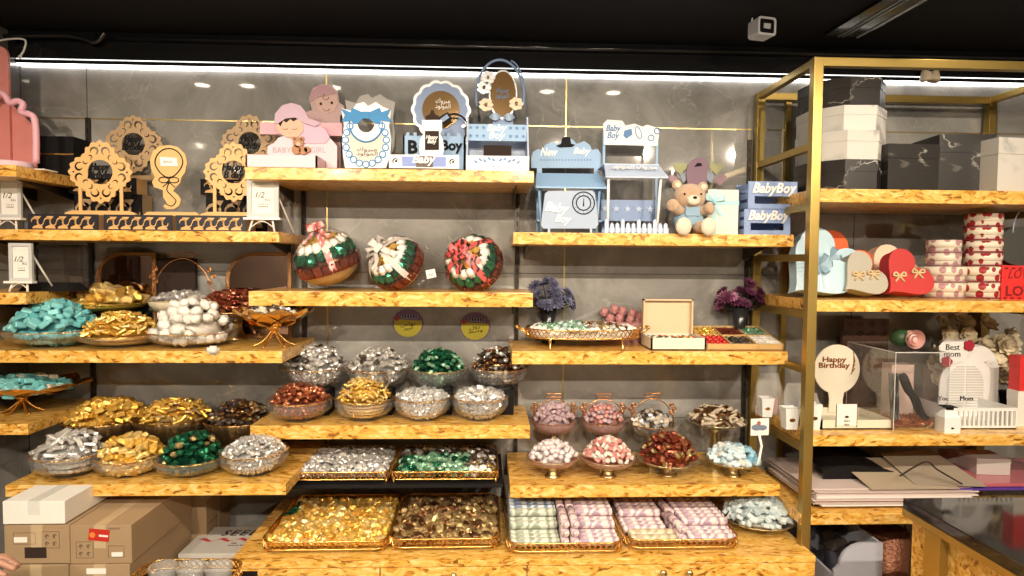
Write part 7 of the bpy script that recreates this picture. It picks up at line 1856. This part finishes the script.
# ================================================================== ceiling things
b = mb(BLACKG, True); zc1 = U(500, 46, -.075).z
b.tube([(X_L + .35, -.075, zc1), (0, -.075, zc1 - .004), (X_R, -.075, zc1)], .011, 8); o = b.build('conduit'); tag(o, 'long glossy black conduit under the ceiling along the soffit', 'pipe')
b = mb(BLACKG, True); b.tube(smooth_path([(X_L + .01, -.09, U(0, 36, -.09).z), (U(70, 37, -.09).x, -.09, U(70, 36, -.09).z), (U(95, 43, -.09).x, -.09, U(95, 42, -.09).z), (U(105, 36, -.09).x, -.09, H - .01)], 6), .010, 8); o = b.build('conduit'); tag(o, 'short bent black conduit at the left end of the ceiling', 'pipe')
b = mb(PAPER, True); b.tube(smooth_path([U(-6, 42, -.10), U(10, 39, -.10), U(25, 40, -.10), U(24, 50, -.10), U(20, 56, -.10)], 6), .0035, 6); b.ball(U(20, 57, -.10), .008, 1); o = b.build('loose_cable'); tag(o, 'short loose white cable at the top left corner', 'cable')
t = thing('security_camera', 'small black and white box camera under the ceiling', 'camera', (U(762, 28, -.35).x, -.35, H))
zz_ = U(762, 28, -.35).z - H
b = mb(BLACKG); b.box(-.012, .012, -.012, .012, zz_ + .02, 0); b.build('mount', t)
b = mb(mat('white_plastic_edge', (.45, .45, .48), .3)); b.T = Matrix.Rotation(R(12), 4, 'Z'); b.prism(rrect(-.038, .038, zz_ - .036, zz_ + .030, .012), -.03, .03, [rrect(-.030, .030, zz_ - .028, zz_ + .022, .008)]); b.build('housing', t)
b = mb(BLACKG); b.T = Matrix.Rotation(R(12), 4, 'Z'); b.prism(rrect(-.030, .030, zz_ - .028, zz_ + .022, .008), -.028, .028); b.mat(mat('grey_lens', (.4, .4, .42), .2)); b.box(-.014, .014, -.031, -.028, zz_ - .012, zz_ + .006); b.build('lens_plate', t)
b = mb(mat('white_plastic_edge', (0, 0, 0)), True); b.tube(smooth_path([(-.04, 0, zz_ + .02), (-.03, -.01, zz_ + .05), (.03, -.01, zz_ + .06), (.055, 0, zz_ + .085), (.045, 0, zz_ + .02)], 6), .003, 6); b.build('cable', t)
# linear channel on the ceiling
pA = UZ(843, 36, H - .01); pB = UZ(905, 0, H - .01); dv = (pB - pA)
t = thing('ceiling_channel', 'long recessed linear channel crossing the ceiling at upper right', 'ceiling fixture', (pA.x, pA.y, H)); ln = dv.length * 2.2; ang = math.atan2(dv.y, dv.x)
for nm, w0, w1, zz0, zz1, mm_ in (('channel', -.075, .075, -.012, 0, BLACKG), ('chrome_edge', .055, .062, -.016, -.010, SILV), ('chrome_edge', -.004, .003, -.016, -.010, mat('dull_chrome', (.30, .29, .28), .3, .7)), ('chrome_edge', -.022, -.016, -.016, -.010, mat('dull_chrome', (0, 0, 0)))):
    b = mb(mm_); b.box(0, ln, w0, w1, zz0, zz1); b.build(nm, t, rot=(0, 0, ang))
t = thing('twin_spotlight', 'pale twin bulb spotlight on the soffit above the brass frame', 'spotlight', (U(930, 78, -.10).x, -.10, U(930, 69, -.10).z))
for s_ in (-1, 1):
    b = mb(mat('cream_lamp_body', (.55, .45, .33), .4), True); b.T = Matrix.Translation((s_ * .020, 0, -.02)) @ Matrix.Rotation(R(s_ * 18), 4, 'Y'); b.lathe([(0, -.03), (.024, -.03), (.026, -.018), (.014, .008), (.008, .02), (0, .022)], 18); b.build('bulb', t)
b = mb(BLACKG); b.box(-.01, .01, .0, .038, -.01, .02); b.build('bracket', t)

# ================================================================== cartons at lower left
def carton(px0, px1, pyt, pyb, Yf, dep, m, label, prints=(), zb=None, name='cardboard_carton', side=0):
    x0, x1 = U(px0, pyb, Yf).x, U(px1, pyb, Yf).x; z1 = U((px0 + px1) / 2, pyt, Yf).z; z0 = zb if zb is not None else U((px0 + px1) / 2, pyb, Yf).z
    cx_ = (x0 + x1) / 2; t = thing(name, label, 'carton', (cx_, Yf, z0)); w = (x1 - x0) / 2; h = z1 - z0
    b = mb(m); b.box(-w, w, 0, dep, 0, h - .001, .002); b.build('body', t)
    b = mb(mat('parcel_tape', (.50, .38, .24), .25)) if m is CARD else mb(mat('white_tape', (.66, .66, .64), .25)); b.box(-.018, .018, -.0006, 0, h * .4, h); b.box(-.018, .018, 0, dep, h - .001, h - .0004); b.build('tape', t)
    return t, w, h
zA = U(38, 524, -.66).z
zlow = U(38, 564.5, -.66).z
t, w, h = carton(3, 65, 501, 524, -.66, .42, PAPER, 'flat white carton on top of the left brown carton')
t, w, h = carton(5, 70, 525, 563.5, -.66, .46, CARD, 'brown carton with black label under the white carton')
b = mb(HAIR); b.box(-w * .38 + .0, -w * .38 + .066, -.0014, 0, .018, .052); b.build('black_label', t)
b = mb(PAPER); b.box(-w * .70, -w * .70 + .040, -.0014, 0, .068, .085); b.build('paper_label', t)
INK = mat('carton_ink', (.12, .08, .05), .7)
def frame2(b, x0, x1, z0, z1): 
    b.box(x0, x1, -.0008, 0, z0, z0 + .001); b.box(x0, x1, -.0008, 0, z1, z1 + .001); b.box(x0, x0 + .001, -.0008, 0, z0, z1); b.box(x1, x1 + .001, -.0008, 0, z0, z1)
def symbols(b, cx_, cz_):
    frame2(b, cx_ - .026, cx_ + .026, cz_ - .026, cz_ + .026)
    for a, c_ in ((-1, -1), (1, -1), (-1, 1), (1, 1)):
        X_, Z_ = cx_ + a * .012, cz_ + c_ * .012
        b.prism(curl(X_, Z_, .007, .3 * a, 1, 7), -.0009, 0); b.box(X_ - .001, X_ + .001, -.0009, 0, Z_ - .007, Z_ + .004)
b = mb(INK); symbols(b, w * .42, .075); frame2(b, -w * .72, -w * .05, .062, .098); b.build('printed_symbols', t)
t, w, h = carton(69, 132, 525, 563.5, -.655, .40, CARD, 'brown carton with red glossy label in the front row')
b = mb(mat('red_label', (.50, .03, .02), .25)); b.T = Matrix.Rotation(R(6), 4, 'Y'); b.box(-w * .45, w * .2, -.0014, 0, h - .052, h - .014); b.mat(mat('orange_label', (.75, .22, .04), .3)); b.prism(circle(-.032, h - .034, .009, 12), -.002, -.0014); b.mat(PAPER); b.text('Kanaa', .012, .008, h - .034, -.0014, .0006) if False else b.box(-.012, .016, -.002, -.0014, h - .037, h - .031); b.build('red_label', t)
b = mb(PAPER); b.box(w * .36, w * .72, -.0014, 0, .022, .036); b.build('paper_label', t)
b = mb(INK); symbols(b, -w * .5, .044); frame2(b, w * .25, w * .75, .020, .056); b.text('MADE IN', .006, w * .45, h - .012, 0, .0006); b.build('printed_symbols', t)
for i, (y0_, d_, dz_) in enumerate(((-.24, .10, .012), (-.13, .11, .02))):
    x0 = U(72, 520, -.655).x; x1 = U(140, 520, -.655).x
    t = thing('cardboard_carton', ('tall brown carton behind the one with the red label', 'rearmost brown carton against the wall')[i], 'carton', ((x0 + x1) / 2 + .02, y0_, 0)); b = mb(CARD); b.box(-(x1 - x0) / 2, (x1 - x0) / 2, 0, d_, 0, zA - .0 + dz_ - .03, .002); b.build('body', t)
    b = mb(INK)
    for k in range(6): b.box((x1 - x0) / 2, (x1 - x0) / 2 + .0008, .003, d_ - .003, zA - .1 - .09 * k, zA - .098 - .09 * k)
    b.build('side_seams', t)
t, w, h = carton(5, 70, 564.5, 640, -.66, .46, CARD, 'lower brown carton beneath the black-labelled one', zb=0)
t, w, h = carton(71, 131, 564.5, 640, -.66, .40, CARD, 'lower brown carton beneath the red-labelled one', zb=0)
b = mb(PAPER); b.box(-.04, .02, -.0014, 0, h - .03, h - .012); b.build('paper_label', t)
# white SEEL box
zS = 1.5 - 1.06
c0 = UZ(178, 554, zS); c1 = UZ(262, 554, zS); c2 = UZ(192, 527, zS)
t = thing('flat_white_box', 'large flat white box with red wave print and black SEEL lettering', 'box', ((c0.x + c1.x) / 2, c0.y, 0)); w = (c1.x - c0.x) / 2; dpt = min(-.03, c2.y) - c0.y
LG = mat('light_grey_card', (.50, .48, .45), .45)
b = mb(LG); b.box(-w, w, 0, dpt, zS - .12, zS, .003); b.mat(CARD); b.box(-w, w, .01, dpt, 0, zS - .121); b.build('box', t)
b = mb(BLACK); b.T = Matrix.Translation((0, 0, zS)) @ Matrix.Rotation(R(-90), 4, 'X'); b.text('SEEL', .045, w * .02, dpt * .74, 0, .0012, width=.13, shear=.2, space=1.2)
b.text('cup', .010, w * .1, dpt * .35, 0, .001); b.text('6 pcs per box', .010, w * .2, dpt * .28, 0, .001); b.build('lettering', t)
b = mb(mat('red_ribbon_print', (.42, .05, .05), .4)); b.T = Matrix.Translation((0, 0, zS)) @ Matrix.Rotation(R(-90), 4, 'X')
xs_ = [-w * .85 + w * 1.2 * i / 29 for i in range(30)]
b.prism([(x_, dpt * .50 + .012 * math.sin(i * .55)) for i, x_ in enumerate(xs_)] + [(xs_[i], dpt * .50 - .010 + .009 * math.sin(i * .55 + 1.0)) for i in range(29, -1, -1)], -.0008, 0); b.build('red_wave_print', t)
# small table, gilt tray and crystal glasses
zt_ = 1.5 - .965; Yb0 = -.72
xA = U(150, 556, Yb0).x; xB = U(250, 556, Yb0).x
t = thing('side_table', 'small black side table in front of the white box', 'table', ((xA + xB) / 2, Yb0 - .19, 0)); w = (xB - xA) / 2 + .02
b = mb(BLACK); b.box(-w, w, -.2, .2, zt_ - .02, zt_ - .001, .003); b.build('tabletop', t)
for a in (-1, 1):
    for c_ in (-1, 1): b = mb(BLACK); b.box(a * (w - .02) - .012, a * (w - .02) + .012, c_ * .17 - .012, c_ * .17 + .012, 0, zt_ - .02); b.build('leg', t)
tray('gilt gallery tray holding crystal glasses at the lower left', xA, xB - .01, Yb0 - .36, Yb0, zt_, .030, .05)
for i, (px, Yy) in enumerate(((163, -.80), (191, -.80), (219, -.80), (176, -.93), (205, -.93))):
    p = U(px, 566, Yy); t = thing('crystal_glass', 'cut crystal glass on the gilt gallery tray', 'glass', (p.x, Yy, zt_ - .010), 0, 'crystal glasses on the gilt tray')
    b = mb(CRYSTAL, True); b.lathe([(0, .0), (.030, 0), (.033, .02), (.037, .07), (.036, .075), (.034, .07), (.030, .022), (0, .012)], 48, flute=12, famp=.05); b.build('tumbler', t)
# person's hand at the lower left edge
t = thing('person', 'bare hand of a person reaching in at the lower left edge', 'person', (U(-60, 575, -.95).x, -.95, U(0, 566, -.95).z))
SK = mat('skin', (.42, .22, .15), .5, noise_amt=.08, bump=.15, bscale=120)
hx0 = U(-14, 566, -.95).x - t.location.x
bm_parts = []
def fing(y0_, z0_, ln, r, drop):
    pts = [(hx0 - .01, y0_, z0_), (hx0 + ln * .40, y0_ * 1.05, z0_ + .008), (hx0 + ln * .75, y0_ * 1.05, z0_ + .002 - drop * .4), (hx0 + ln, y0_, z0_ - drop)]
    P_ = smooth_path(pts, 5); 
    for i, p in enumerate(P_): bm_parts.append((p.x, p.y, p.z, r * (1 - .25 * i / len(P_)), 1, 1, 1))
fing(-.030, .004, .070, .0095, .014); fing(-.010, .010, .080, .0100, .012); fing(.010, .009, .074, .0098, .014); fing(.029, .004, .058, .0085, .014)
for p in smooth_path([(hx0 - .06, -.042, -.006), (hx0 - .03, -.058, -.012), (hx0 + .0, -.062, -.018), (hx0 + .022, -.058, -.020)], 5): bm_parts.append((p.x, p.y, p.z, .011, 1, 1, 1))
for i in range(9):
    u = i / 8
    for yy in (-.026, -.009, .009, .026): bm_parts.append((hx0 - .095 + .092 * u, yy * (.75 + .3 * u), .0 + .004 * u, .0145, 1, 1, .9))
for i in range(10): bm_parts.append((hx0 - .10 - .022 * i, 0, -.002 - .004 * i, .023 + .0012 * i, 1, 1.2, .9))
bl([(x, y, z, r, 1, 1, 1) for x, y, z, r, *_ in bm_parts], 'hand_and_forearm', SK, t)

place_sweets()
